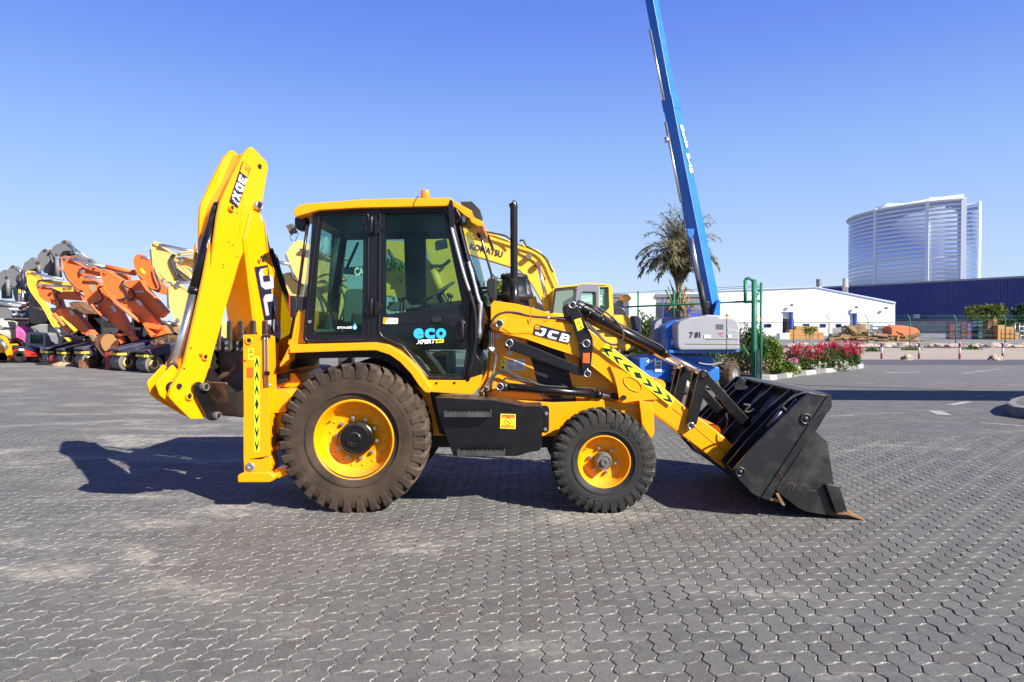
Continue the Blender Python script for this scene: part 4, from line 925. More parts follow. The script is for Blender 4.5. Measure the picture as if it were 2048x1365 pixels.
# ---- backhoe: swung boom, dipper and digging bucket
PH = R_(62); nb_ = Vector((math.sin(PH), -math.cos(PH), 0)); ub_ = Vector((math.cos(PH), math.sin(PH), 0)); Z = Vector((0, 0, 1))
O = F(7.5).px(594, 740); O.z = 0
WD = .29
BF = Fr(O+nb_*WD/2, ub_, Z)
BC = Fr(O, ub_, Z)
DIP = [(500,294),(506,296),(533,324),(536,336),(533,352),(523,412),(515,432),(497,470),(492,491),(478,525),(468,560),(452,612),(436,672),(418,735),(404,775)]+k2((440,810),(345,812),(250,720),(195,660),(215,590),(240,560),(300,440),(380,90),(430,-140),(480,-400))+[(420,540),(428,483),(435,432),(441,404),(449,386),(465,351),(487,308)]
WEB = [(500,306),(518,330),(520,352),(512,412),(497,455),(486,491),(470,525),(461,560),(446,612),(430,672),(412,735),(400,770),(360,790),(352,760),(382,700),(398,650),(412,590),(424,540),(434,483),(442,432),(452,404),(462,386),(478,360)]
mb = MB(); mb.prism(rnd(DIP, 3), BF, .025); A = [BF.px(p[0]+40*min(1, max(0, (p[1]-410)/300)), p[1])-nb_*(WD-.02) for p in rnd(DIP, 3)]; mb.poly3(A, [p-nb_*.025 for p in A])
mb.prism(WEB, BF, WD-.04, off=-.022); dip = mb.build('dipper_arm', M['yellow'], JCB, .006)
mb = MB(); mb.prism(rnd([(497,300),(505,320),(496,360),(489,400),(487,440),(484,480),(476,510),(477,516),(470,512),(478,480),(482,430),(487,380),(494,330)], 2), BF, .006, off=.006); mb.build('stiffening_rib', M['yellow'], dip, .003)
BOOM = [(487,480),(500,425),(517,420),(528,450),(534,500),(546,540),(560,578),(583,634),(588,660),(578,735),(566,752),(538,750),(509.5,670),(497,570)]
mb = MB(); mb.prism(rnd(BOOM, 3), BF, .36, off=.02); boom = mb.build('boom', M['yellow'], JCB, .006)
BW = .36
def seam(pts, fr, par, ins=2.2, r=.005, off=.0):
    P = [fr.px(*p)+fr.n*off for p in inset(rnd(pts, 3), ins)]; MB().tube(P+[P[0]], r, 6, cap=False).build('weld_seam', M['yellow'], par)
seam(BOOM, BF, boom, 3.0, .006, .021)
mb = MB()
for p in k1((670,775),(702,798),(632,945),(626,968),(732,556)): mb.disc(BF.px(*p)+nb_*.001, nb_, .007, .003, 8)
for p in k2((345,330),(300,470)): mb.disc(BF.px(*p)+nb_*.001, nb_, .009, .003, 8)
mb.build('bolt', M['black_matt'], dip)
# decals
t = plate(k1((778,162),(840,214),(742,518),(678,465)), BF, M['decal_navy'], dip, 'model_plate', .010, .003)
mb = MB(); mb.prism(k1((782,170),(832,213),(815,285),(760,240)), BF, .001, off=.0115); bb = mb.build('badge', M['yellow'], t)
lettering('JCB', BF, k1(815,255), k1(785,232), k1(822,225), M['decal_navy'], bb, .013)
block_text('3DX', BF, k1(752,262), k1(690,430), k1(806,298), M['white'], t, .0125, .07)
lettering('PLUS', BF, k1(690,452), k1(738,502), k1(699,436), M['white'], t, .013, .02)
t = plate(k1((870,962),(985,938))+k2((945,270),(880,300))+kD((560,740),(480,250)), BF, M['decal_navy'], boom, 'name_plate', .028, .003)
DQ = kD((468,182),(608,158),(722,965),(620,990))
bpy.data.objects.remove(t)
t = plate(DQ, BF, M['decal_navy'], boom, 'name_plate', .028, .003)
block_text('JCB', BF, kD(484,205), kD(610,958), kD(618,190), M['silver_letter'], t, .0305, .07)
mb = MB(); mb.prism(kD((555,195),(604,188),(612,265),(566,272)), BF, .001, off=.0295); bb = mb.build('badge', M['yellow'], t)
lettering('JCB', BF, kD(573,205), kD(580,262), kD(598,200), M['decal_navy'], bb, .033)
def bp(p, r, mat='steel', depth=.03, fr=BF, par=None, off=.0):
    c = fr.px(*p)+nb_*off; mb = MB(); mb.lathe([(r, -.02), (r, depth), (r*.9, depth+.006), (r*.7, depth+.006), (r*.68, depth-.004), (0, depth-.004)], c, nb_, 24); o = mb.build('pivot_pin', M[mat], par or dip)
    mb = MB(); mb.disc(c+nb_*(depth-.006), nb_, r*.6, .008, 18); mb.build('pin_centre', M['black_matt'], o)
bp(k1(905,202), .024, 'black_matt', .006); bp(k1(880,502), .045, 'steel', .05); bp(k1(682,518), .030, 'yellow', .03); bp(k1(916,897), .028, 'black_matt', .02, off=.02, par=boom); bp(k1(885,912), .015, 'yellow', .03, off=.02, par=boom)
bp(k2(437,390), .032, 'yellow', .02); bp(k2(265,590), .026, 'black_matt', .008); bp(k2(328,658), .036, 'yellow', .02); bp(k2(408,370), .012, 'yellow', .03)
# bucket cylinder on the back of the dipper
Bx = Fr(O+nb_*.03, ub_, Z)
a, b, c_, d_ = [Bx.px(*p) for p in (k1(586,520), k1(412,1160), k2(232,450), k2(188,598))]
mb = MB(); dr = (b-a).normalized(); mb.tube([a, b], .056, 24); mb.tube([b-dr*.04, b+dr*.01], .061, 24); mb.ball(a-dr*.02, .05); cy = mb.build('bucket_cylinder', M['black'], JCB)
mb = MB(); mb.tube([b, c_], .036, 20); mb.build('cylinder_rod', M['chrome'], cy)
mb = MB(); mb.tube([c_, d_], .045, 18); mb.tube([d_-nb_*.09, d_+nb_*.09], .055, 18); mb.build('rod_eye', M['black'], cy)
mb = MB(); e = BC.px(*k1(895,520)); g = BC.px(*k1(975,830)); h_ = BC.px(*kD(840,640)); mb.tube([e, g], .02, 14); mb.build('crowd_cylinder_rod', M['chrome'], JCB)
mb = MB(); mb.tube([g, h_], .045, 18); mb.build('crowd_cylinder', M['black'], JCB)
# bucket linkage (yellow tipping lever) and black link
LV = rnd(k2((85,580),(92,555),(200,440),(235,480),(235,560),(345,680),(395,775),(350,800),(160,690),(110,650)), 4)
mb = MB(); A = [Bx.px(*p)+nb_*.05 for p in LV]; mb.poly3(A, [p-nb_*.02 for p in A]); A = [p-nb_*.12 for p in A]; mb.poly3(A, [p-nb_*.02 for p in A])
mb.build('tipping_lever', M['yellow'], JCB, .005)
mb = MB(); A = [BF.px(*p)+nb_*.05 for p in rnd(k2((345,575),(375,555),(425,575),(430,610),(520,790),(515,812),(470,826),(440,810),(360,660),(342,610)), 4)]; mb.poly3(A, [p-nb_*.03 for p in A]); mb.build('bucket_link', M['black'], JCB, .004)
bp(k2(402,592), .036, 'dull_steel', .05, off=.05); bp(k2(492,788), .036, 'dull_steel', .04, off=.05)
# digging bucket: profile in (s, z) along the swung plane
H = BC.px(*k2(400,640)); s0 = (H-O).dot(ub_)
def SP(s, z, n): return O+ub_*(s0+s)+nb_*n+Z*z
prof = [(-.02, 1.20), (.02, 1.02), (.12, .90), (.28, .85), (.42, .92), (.52, 1.08), (.55, 1.25), (.52, 1.53)]
HWb = .39
mb = MB(); th = .018; n = len(prof); nr = []
for i in range(n):
    d = Vector((prof[min(i+1, n-1)][0]-prof[max(i-1, 0)][0], prof[min(i+1, n-1)][1]-prof[max(i-1, 0)][1])).normalized(); nr.append(Vector((-d.y, d.x))*th)
loop = [Vector(p) for p in prof]+[Vector(prof[i])+nr[i] for i in range(n-1, -1, -1)]
mb.poly3([SP(p.x, p.y, HWb) for p in loop], [SP(p.x, p.y, -HWb) for p in loop]); db = mb.build('digging_bucket', M['dig_bucket'], JCB)
for nn in (HWb, -HWb+.02):
    mb = MB(); pts = prof+[(.40, 1.40), (.28, 1.16), (.12, 1.10)]; A = [SP(s, z, nn+.002) for s, z in pts]; mb.poly3(A, [p-nb_*.02 for p in A]); mb.build('side_wall', M['bucket'], db, .003)
mb = MB(); A = [SP(s, z, HWb) for s, z in ((.49, 1.44), (.56, 1.44), (.535, 1.56), (.49, 1.56))]; mb.poly3(A, [p-nb_*2*HWb for p in A]); mb.build('lip', M['black'], db, .004)
for i in range(5):
    q = -HWb+.06+i*(2*HWb-.12)/4; mb = MB()
    A = [SP(s, z, q+.035) for s, z in ((.46, 1.46), (.49, 1.46), (.49, 1.60), (.50, 1.70), (.49, 1.77), (.47, 1.76), (.465, 1.62))]; mb.poly3(A, [p-nb_*.06 for p in A]); mb.build('tooth', M['tooth'], db, .004)
    mb = MB()
    for zz in (1.49, 1.545): mb.disc(SP(.455, zz, q), -ub_, .019, .016, 6)
    mb.build('tooth_bolt', M['steel'], db)
mb = MB(); A = [SP(s, z, .13) for s, z in ((-.10, 1.30), (.05, 1.33), (.2, 1.12), (.1, .98), (-.03, 1.0), (-.1, 1.15))]
for k in (0, .2): B = [p-nb_*k for p in A]; mb.poly3(B, [p-nb_*.03 for p in B])
mb.build('bucket_ear', M['bucket'], db, .003)
# king post, swing frame, stabilisers
mb = MB(); mb.prism(rnd(kD((600,1010),(720,1000),(715,1255),(600,1262)), 1), F(7.0), .28); mb.tube([F(7.1).px(578,770), F(7.1).px(578,720)], .12, 18); kp = mb.build('king_post', M['yellow'], JCB, .01)
mb = MB(); mb.tube([F(7.1).px(578,820), F(7.1).px(578,740)], .09, 18); mb.prism(rnd(k2((890,500),(1050,500),(1100,560),(1060,600),(890,590)), 3), F(6.75), .9); mb.build('swing_casting', M['yellow'], JCB, .01)
mb = MB(); mb.prism(rnd(k2((880,620),(1000,612),(1035,650),(1035,680),(1000,770),(885,775)), [2,8,8,8,8,2]), F(6.52), .40); mb.prism(rnd(k2((885,775),(1000,772),(1010,800),(985,880),(960,905),(885,915)), 3), F(6.60), .3); mb.prism(k2((885,1010),(960,990),(980,1010),(890,1040)), F(6.55), 1.3); mb.prism(k2((890,760),(990,760),(990,920),(890,1000)), F(6.62), 1.2); mb.build('rear_frame', M['yellow'], JCB, .008)
mb = MB(); mb.prism(k2((885,930),(960,915),(960,960),(885,980)), F(6.60), 1.2); mb.build('rear_cross_member', M['dark_steel'], JCB)
mb = MB(); mb.prism(rnd(k2((860,520),(1010,490),(1010,560),(890,590)), 2), F(6.70), .3); mb.build('valve_block', M['dark_steel'], JCB, .005)
for sh in (0, mir(6.40)-.20-6.40):
    mv = Vector((0, sh, 0)); f = F(6.40)
    def pm(mb, pts, d, off=0.0): A = [f.px(*p)+mv+Vector((0, -off, 0)) for p in pts]; mb.poly3(A, [p+Vector((0, d, 0)) for p in A])
    mb = MB(); pm(mb, rnd(k2((703,238),(832,240),(870,252),(880,590),(883,1065),(706,1095)), [1,1,3,1,1,1]), .20); leg = mb.build('stabiliser_leg', M['yellow'], JCB, .008)
    mb = MB(); pm(mb, k2((708,1090),(818,1092),(885,1065),(895,1075),(898,1150),(885,1175),(712,1180)), .19, .008); mb.build('inner_leg', M['yellow'], leg, .006)
    mb = MB(); pm(mb, rnd(k2((672,1195),(700,1178),(880,1172),(905,1185),(925,1205),(920,1228),(890,1242),(675,1243)), [4,4,1,6,8,8,6,3]), .26, .03); mb.build('foot_pad', M['yellow'], leg, .012, 3)
    mb = MB(); pm(mb, rnd(k2((900,1165),(990,1150),(1000,1200),(930,1230)), 2), .2, -.05); mb.build('foot_bracket', M['yellow'], leg, .006)
    if sh == 0:
        c = f.px(*k2(755,1138)); mb = MB(); mb.lathe([(.042, 0), (.042, .016), (.034, .022), (.012, .022), (0, .012)], c, (0, -1, 0), 26); mb.build('foot_pin', M['steel'], leg)
        c = f.px(*k2(745,278)); mb = MB(); mb.lathe([(.034, 0), (.034, .012), (.026, .016), (.02, .004), (0, .004)], c, (0, -1, 0), 26); mb.build('leg_pin', M['yellow'], leg)
        mb = MB(); mb.disc(c-Vector((0, .006, 0)), (0, -1, 0), .019, .004, 16); mb.build('pin_centre', M['black_matt'], leg)
        chevrons(f, k2(797,388), k2(797,1038), 5.2, leg, 3, .002)
        t = plate(k2((737,330),(775,330),(775,368),(737,368)), f, M['sticker_yellow'], leg, 'warning_sticker', .002)
        MB().prism(k2((742,362),(756,338),(770,362)), f, .001, [k2((750,358),(756,347),(762,358))], off=.0035).build('warning_symbol', M['black_matt'], t)
        t = plate(k2((737,370),(775,370),(775,408),(737,408)), f, M['sticker_yellow'], leg, 'warning_sticker', .002)
        mb = MB(); mb.prism(k2((746,386),(762,386),(762,380),(771,389),(762,398),(762,392),(746,392)), f, .001, off=.0035); mb.build('warning_symbol', M['black_matt'], t)
        mb = MB(); mb.prism(rnd(k2((732,462),(772,460),(770,528),(732,526)), 1), f, .008, off=.008); mb.build('side_reflector', M['reflector'], leg, .002)
        plate(k2((701,410),(723,410),(723,422),(701,422)), f, M['red'], leg, 'red_mark', .003)
        mb = MB()
        for o in (0, 20): mb.tube([F(6.38).px(*p) for p in k2((848+o,255),(850+o,270),(852+o,480+o*.6),(856+o,585))], .006, 8)
        mb.tube([F(6.38).px(*p) for p in k2((852,585),(895,578))], .006, 8); mb.build('steel_pipe', M['steel'], leg)
        mb = MB(); mb.prism(k2((832,240),(880,240),(876,262),(834,262)), F(6.38), .05); mb.prism(k2((848,488),(878,488),(878,515),(850,515)), F(6.37), .03); mb.build('pipe_clip', M['black'], leg)
mb = MB(); mb.prism(k2((640,236),(705,236),(705,242),(640,242)), F(6.5), 1.4); mb.build('rear_top_bar', M['black'], JCB)
mb = MB(); mb.prism(rnd(kD((735,1200),(840,1000),(860,1010),(850,1090),(740,1215)), 1), F(6.60), .15); mb.build('fender_bracket', M['yellow'], JCB, .004)
# ---------------------------------------------------------------- the setting
def sheet_poly(name, pts, z, mat, depth=.0, kind='structure', zb=None):
    mb = MB(); A = [Vector((x, y, z)) for x, y in pts]
    if zb is None: mb.bm.faces.new([mb.bm.verts.new(p) for p in A])
    else: mb.poly3(A, [Vector((x, y, zb)) for x, y in pts])
    return tag(mb.build(name, mat), kind=kind)
def gp(px, py, z=0): p = G(px, py, z); return (p.x, p.y)
HX, HY0, HY1 = 8.6, 1.9, 11.0
g = MB(); hx, h0, h1 = HX-.15, HY0+.15, HY1-.15
for x0, x1, y0, y1 in ((-1500, 1500, h1, 2500), (-1500, 1500, -40, h0), (-1500, -hx, h0, h1), (hx, 1500, h0, h1)):
    g.quad(*[Vector(p) for p in ((x0, y0, 0), (x1, y0, 0), (x1, y1, 0), (x0, y1, 0))])
for xa, za, xb, zb in ((-HX-.3, -.0022, -1.5, -.0026), (-1.5, -.0026, 2.5, -.0048), (2.5, -.0048, HX+.3, -.0052)): g.quad(*[Vector(p) for p in ((xa, HY0-.3, za), (xb, HY0-.3, zb), (xb, HY1+.3, zb), (xa, HY1+.3, za))])
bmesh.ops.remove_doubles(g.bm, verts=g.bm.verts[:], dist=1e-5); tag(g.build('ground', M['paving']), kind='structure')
# the nearest part of the yard is laid block by block
def lay_blocks():
    c = .1175; A = .10; rb = random.Random(12); V = []; Fs = []
    ts = ((0, 0), (.19, .93), (.31, .93), (.5, 0), (.69, -.93), (.81, -.93)); gap = .033; ch = .024
    def edge(p, q):      # wavy border between two grid corners, without its last point
        out = []; dx, dy = q[0]-p[0], q[1]-p[1]
        for t, w_ in ts:
            tt = t if dx+dy > 0 else 1-t
            if dx+dy < 0 and t == 0: out.append(p); continue
            ww = w_ if dx+dy > 0 else -w_
            x = p[0]+dx*t; y = p[1]+dy*t
            if dy == 0: y -= A*ww
            else: x -= A*ww
            out.append((x, y))
        return out
    off = 200
    for i in range(int(-HX/c)-2, int(HX/c)+2):
        for j in range(int(HY0/c)-2, int(HY1/c)+2):
            k = (i-j) % 4
            if k == 0: cs = [(i, j), (i+1, j), (i+2, j), (i+2, j+1), (i+1, j+1), (i, j+1)]
            elif k == 3: cs = [(i, j), (i+1, j), (i+1, j+1), (i+1, j+2), (i, j+2), (i, j+1)]
            else: continue
            cx = sum(p[0] for p in cs)/6; cy = sum(p[1] for p in cs)/6
            if not (-HX < cx*c < HX and HY0 < cy*c < HY1): continue
            o = []
            for a in range(6): o += edge(cs[a], cs[(a+1) % 6])
            n = len(o); dz = rb.gauss(0, .0008); tx, ty = rb.gauss(0, .006), rb.gauss(0, .006); sx, sy = rb.gauss(0, .006), rb.gauss(0, .006)
            worn = rb.random() < .06
            def ins(pts, d):
                r = []
                for a in range(n):
                    p, q, s = pts[a-1], pts[a], pts[(a+1) % n]; e1 = (q[0]-p[0], q[1]-p[1]); e2 = (s[0]-q[0], s[1]-q[1]); l1 = math.hypot(*e1); l2 = math.hypot(*e2)
                    nx = -(e1[1]/l1+e2[1]/l2); ny = e1[0]/l1+e2[0]/l2; l = math.hypot(nx, ny) or 1; jt = 1+(rb.uniform(-.25, .5) if worn else rb.uniform(-.1, .15)); r.append((q[0]+nx/l*d*jt, q[1]+ny/l*d*jt))
                return r
            r0 = ins(o, gap); r1 = ins(o, gap+ch); b0 = len(V); zt = .0028+dz
            for ring, z in ((r0, -.012), (r0, zt-.0030), (r1, zt)):
                for (x, y) in ring: V.append(((x+sx)*c, (y+sy)*c, z+((x-cx)*tx+(y-cy)*ty)*c))
            for a in range(n):
                e = (a+1) % n; Fs.append((b0+a, b0+e, b0+n+e, b0+n+a)); Fs.append((b0+n+a, b0+n+e, b0+2*n+e, b0+2*n+a))
            Fs.append(tuple(b0+2*n+a for a in range(n)))
    me = bpy.data.meshes.new('paving_blocks'); me.from_pydata(V, [], Fs); me.materials.append(M['paving_near'])
    o = bpy.data.objects.new('paving_blocks', me); COL.objects.link(o); tag(o, kind='structure'); return o
lay_blocks()
# beyond the paving on the right: asphalt road, sand verge, storage yard
sheet_poly('asphalt_road', [(-8, 31.8), (140, 31.2), (140, 36.6), (-8, 37.2)], .004, M['asphalt'])
sheet_poly('sand_verge', [(3, 37.0), (140, 36.6), (200, 63), (6, 63)], .006, M['sand'])
sheet_poly('storage_yard', [(6, 63), (200, 63), (600, 64), (600, 900), (-600, 900), (-600, 120), (6, 100)], .008, M['yard_far'])
# worn road markings on the paving
def strip(p, q, wd):
    a = Vector((*gp(*p), 0)); b = Vector((*gp(*q), 0)); d = (b-a).normalized(); n = Vector((-d.y, d.x, 0))*wd/2
    return [a-n, b-n, b+n, a+n]
mk = 0
for p, q, wd in (((1900,811),(1937,804),.16), ((1868,822),(1890,831),.26), ((1960,846),(2046,853),.10), ((1925,748),(2002,738),.14), ((1953,794),(1980,791),.13), ((1770,746),(1842,745),.35), ((1440,712),(1560,709),.15)):
    mb = MB(); mb.bm.faces.new([mb.bm.verts.new(v+Vector((0, 0, .005))) for v in strip(p, q, wd)]); tag(mb.build('road_marking', M['marking']), kind='structure')
# narrow black strip laid flat across the paving
P = [G(*p) for p in ((1590,770),(1700,774),(1800,777),(1900,781),(2060,787))]
mb = MB(); prev = None
for p in P:
    a = mb.bm.verts.new(p+Vector((0, -.10, .004))); b = mb.bm.verts.new(p+Vector((0, .09, .004)))
    if prev: mb.bm.faces.new((prev[0], a, b, prev[1]))
    prev = (a, b)
tag(mb.build('dark_strip', M['black_matt']), kind='structure')
# ---- planted bed with its painted kerb
bed = [gp(1400,742), gp(1490,752), gp(1530,757), gp(1580,751), gp(1640,744), gp(1700,738.5), gp(1722,734.5), gp(1712,730.5), gp(1660,728), gp(1560,722), gp(1400,722)]
bedz = .10
o = sheet_poly('planting_bed', bed, bedz, M['soil'], zb=.0)
KB = [G(*p, .0) for p in ((1440,753),(1490,758),(1535,761),(1585,754),(1642,747),(1690,741.5),(1714,738),(1724,735),(1716,731),(1690,729))]
pts = smooth(KB, 6); L = [0]
for a, b in zip(pts[:-1], pts[1:]): L.append(L[-1]+(b-a).length)
def on_path(s):
    for i in range(len(L)-1):
        if L[i+1] >= s: t = (s-L[i])/(L[i+1]-L[i]); return pts[i].lerp(pts[i+1], t), (pts[i+1]-pts[i]).normalized()
    return pts[-1], (pts[-1]-pts[-2]).normalized()
kb = empty('painted_kerb', on_path(0)[0], 'low kerb of worn white and grey blocks round the flower bed', 'kerb')
s_ = 0; i = 0
while s_ < L[-1]-.2:
    e = min(s_+.9, L[-1]); mb = MB(); q = []
    for k in range(3):
        p, d = on_path(s_+.008+(e-s_-.016)*k/2); n = Vector((-d.y, d.x, 0)); q.append((p-n*.09, p+n*.09, p+n*.07, p-n*.06))
    for k in range(2):
        A, B = q[k], q[k+1]; lo = [A[0], A[1], B[1], B[0]]; hi = [A[3], A[2], B[2], B[3]]
        va = [mb.bm.verts.new(v) for v in lo]; vb = [mb.bm.verts.new(v+Vector((0, 0, .16))) for v in hi]
        mb.bm.faces.new(va[::-1]); mb.bm.faces.new(vb)
        for m_ in range(4): mb.bm.faces.new((va[m_], va[(m_+1) % 4], vb[(m_+1) % 4], vb[m_]))
    mb.build('kerb_block', M['kerb_white'] if i % 2 == 0 else M['kerb_grey'], kb, .012); s_ = e; i += 1
# ---- traffic island at the right edge
isl = [gp(1990,812), gp(1989,806), gp(2010,797), gp(2048,789), gp(2140,780), gp(2300,800), gp(2200,838), gp(2080,836), gp(2020,832)]
isl = [(G(px, py, .0).x, G(px, py, .0).y) for px, py in ((2024,834),(2012,826),(2022,816),(2052,808),(2130,792),(2260,805),(2200,850),(2090,843))]
o = empty('traffic_island', (isl[0][0], isl[0][1], 0), 'raised island with a chipped pale kerb, cut by the right edge of the photo', 'island')
mb = MB(); mb.poly3([Vector((x, y, .20)) for x, y in isl], [Vector((x, y, 0)) for x, y in isl]); mb.build('kerb', M['kerb_grey'], o, .03)
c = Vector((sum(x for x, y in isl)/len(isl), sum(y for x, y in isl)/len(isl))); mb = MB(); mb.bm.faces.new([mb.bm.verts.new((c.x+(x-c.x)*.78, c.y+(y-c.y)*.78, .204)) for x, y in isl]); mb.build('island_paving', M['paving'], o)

# ---- bollards and stones along the verge
BO = empty('bollard', (0, 0, 0), 'x', 'bollard', 'striped bollards along the sand verge')
for k, (z0, z1, mt) in enumerate(((0, .30, 'bollard_purple'), (.30, .62, 'bollard_white'), (.62, .86, 'bollard_purple'), (.86, .90, 'bollard_white'))):
    mb = MB(); mb.lathe([(0, z0+.001), (.055, z0+.001), (.055, z1-.001 if k < 3 else z1-.02), (.03 if k == 3 else .055, z1), (0, z1)], (0, 0, 0), (0, 0, 1), 16); mb.build('band' if k < 3 else 'cap', M[mt], BO)
xs = [(1763,718.5,'first from the left, beside the bougainvillea'), (1838,718.5,'just left of the middle, right of the left limestone'), (1919,719,'between the two limestone rocks'), (2005,719,'rightmost, touching the right limestone')]
LB = ['crimson and white bollard nearest the bougainvillea hedge', 'crimson and white bollard just right of the left limestone rock', 'crimson and white bollard standing alone midway between the rocks', 'crimson and white bollard beside the right limestone rock']
for q, ((px, py, _), lb) in enumerate(zip(xs, LB)):
    p = G(px, py)
    if q == 0: BO.location = p; BO['label'] = lb
    else: dup(BO, p, None, lb)
def rock(px, py, w, h, label, group='limestone rocks on the verge', seed=0, z=0):
    c = G(px, py, z); mb = MB(); m = bmesh.ops.create_icosphere(mb.bm, subdivisions=4, radius=1)
    for v in m['verts']:
        n = v.co.normalized(); r = 1+.28*noise.noise(n*1.7+Vector((seed*3.1, 0, 0)))+.13*noise.noise(n*5+Vector((seed, 7, 0)))
        v.co = c+Vector((n.x*r*w/2, n.y*r*w*.35, max(n.z*r*h*.75, -.05)+h*.1))
    return tag(mb.build('limestone_rock', M['rock']), label, 'rock', group)
rock(1814,720.5,.62,.33,'pale limestone rock lying by the road, left of the two','limestone rocks on the verge',1)
rock(1991,721,.72,.36,'pale wedge shaped limestone rock against the right bollard','limestone rocks on the verge',5)
mb = MB(); rr = random.Random(4)
for i in range(70):
    px = rr.uniform(1580, 2048); c = G(px, rr.uniform(690, 695.5)); w = rr.uniform(.12, .75); m = bmesh.ops.create_icosphere(mb.bm, subdivisions=2, radius=1)
    for v in m['verts']:
        n = v.co.normalized(); r = 1+.4*noise.noise(n*2+Vector((i, 0, 0))); v.co = c+Vector((n.x*r*w, n.y*r*w*.6, n.z*r*w*.42+.05))
tag(mb.build('rubble', M['rock']), 'pale rubble strewn along the foot of the far fence', 'rubble', None, 'stuff')
mb = MB()
for i in range(160):
    px = 1560+i*3.2; c = G(px+rr.uniform(-4, 4), rr.uniform(694, 697)); m = bmesh.ops.create_icosphere(mb.bm, subdivisions=1, radius=1)
    for v in m['verts']: v.co = c+Vector((v.co.x*rr.uniform(.2, .5), v.co.y*.3, v.co.z*.07))
tag(mb.build('dark_spoil', M['dark_steel']), 'dark strip of spoil along the far fence foot', 'spoil', None, 'stuff')
def tuft(mb, c, r, h, n, rr):
    for i in range(n):
        a = rr.uniform(0, 6.28); q = rr.random()**.6*r; p = Vector((c.x+math.cos(a)*q, c.y+math.sin(a)*q, c.z)); hh = h*rr.uniform(.3, 1)*(1-q/r*.6); d = Vector((rr.uniform(-.5, .5), rr.uniform(-.5, .5), 1)).normalized()*hh; s = d.cross(Vector((rr.uniform(-1, 1), rr.uniform(-1, 1), .1))).normalized()*hh*.12
        mb.quad(p-s, p+s, p+d+s*.3, p+d-s*.3)
for q, (px, py, lb) in enumerate(((1743,703.5,'small dry shrub on the sand left of the bollards'),(1822,701,'small dry shrub on the sand above the left rock'),(1942,699.5,'small dry shrub on the sand between the right bollards'))):
    mb = MB(); tuft(mb, G(px, py), .75, .5, 160, rr); tag(mb.build('desert_shrub', M['leaf']), lb, 'shrub', 'dry shrubs on the verge')

# ---------------------------------------------------------------- buildings
# white warehouse
WH = empty('white_warehouse', G(1650,672), 'large white gabled warehouse with blue trim and pallets stacked in front', 'warehouse')
Y = 140.0; f = F(Y)
door1 = [(1565,679),(1565,624),(1587,624),(1587,679)]; door2 = [(1699,679),(1699,626.5),(1715,626.5),(1715,679)]
base = 674.5
out = [(1225,base),(1225,589),(1300,586),(1520,579),(1633,574),(1790,604),(1790,base)]
UP = [(1421,645.5),(1421,581.5),(1520,578.5),(1633,574),(1790,604),(1790,645)]
mb = MB(); mb.prism([(1421,645.2),(1421,581.5),(1520,578.5),(1633,574),(1790,604),(1790,644.8),(1715,644.8),(1715,626.5),(1699,626.5),(1699,645),(1587,645),(1587,624),(1565,624),(1565,645)], f, 70)
M['wh_white'] = paint('white_cladding', (.80, .80, .80), .5, dirt=.15, dcol=(.5, .5, .48), ds=.2)
M['wh_blue'] = paint('blue_trim', (.05, .08, .42), .5, dirt=.1)
M['edge_blue'] = paint('pale_blue_roof_edge', (.36, .45, .70), .5, dirt=.1)
M['wh_wall'] = paint('pale_block_wall', (.55, .54, .52), .8, dirt=.4, dcol=(.38, .36, .33), ds=.3)
mb.build('cladding', M['wh_white'], WH)
mb = MB()
for a, b in ((1421,1565),(1587,1699),(1715,1790)): mb.prism([(a,645.6),(b,645.6),(b,base),(a,base)], f, 69, off=-.15)
mb.build('plinth_wall', M['wh_wall'], WH)
mb = MB(); mb.prism([(1633,574),(1790,604),(1792,606.5),(1792,607.5),(1633,575.6)], f, 71, off=.3); mb.prism([(1421,581),(1633,573.6),(1633,575),(1421,583)], f, 71, off=.4); mb.build('roof_edge', M['edge_blue'], WH)
for x0, x1, y0, part in ((1565,1587,624,'half open'),(1699,1715,626.5,'')):
    mb = MB(); mb.prism([(x0,y0),(x1,y0),(x1,y0+1.4),(x0,y0+1.4)], f, .5, off=.25); mb.prism([(x1-3.5,y0),(x1,y0),(x1,base),(x1-3.5,base)], f, 1.6, off=.1); mb.build('door_frame', M['wh_blue'], WH)
    mb = MB(); mb.prism([(x0,y0+1.4),(x1-3.6,y0+1.4),(x1-3.6,638 if x0 == 1565 else base),(x0,638 if x0 == 1565 else base)], f, .2, off=-1.2); mb.build('roller_door', M['wh_white'], WH)
    mb = MB(); mb.prism([(x0,y0),(x1,y0),(x1,base),(x0,base)], f, 3, off=-9); mb.build('dark_interior', M['dark_steel'], WH)
for x0, x1 in ((1529,1543),(1607,1619),(1641,1652),(1673,1683)):
    mb = MB(); mb.prism([(x0,648),(x1,648),(x1,655),(x0,655)], f, .3, off=-.02); w_ = mb.build('window', M['wh_blue'], WH)
    mb = MB()
    for k in range(3): a = x0+1+(x1-x0-1)*k/3; mb.prism([(a,649),(a+(x1-x0)/3-1,649),(a+(x1-x0)/3-1,654),(a,654)], f, .1, off=.05)
    mb.build('pane', M['glass_dark'], w_)
for x, y in ((1580,613),(1709,617),(1768,619)):
    mb = MB(); p = f.px(x, y); mb.tube([p, p+Vector((0, -.7, .2))], .06, 6); mb.box((p.x-.25, p.y-1.0, p.z+.0), (p.x+.25, p.y-.6, p.z+.4)); mb.build('flood_lamp', M['dark_steel'], WH)
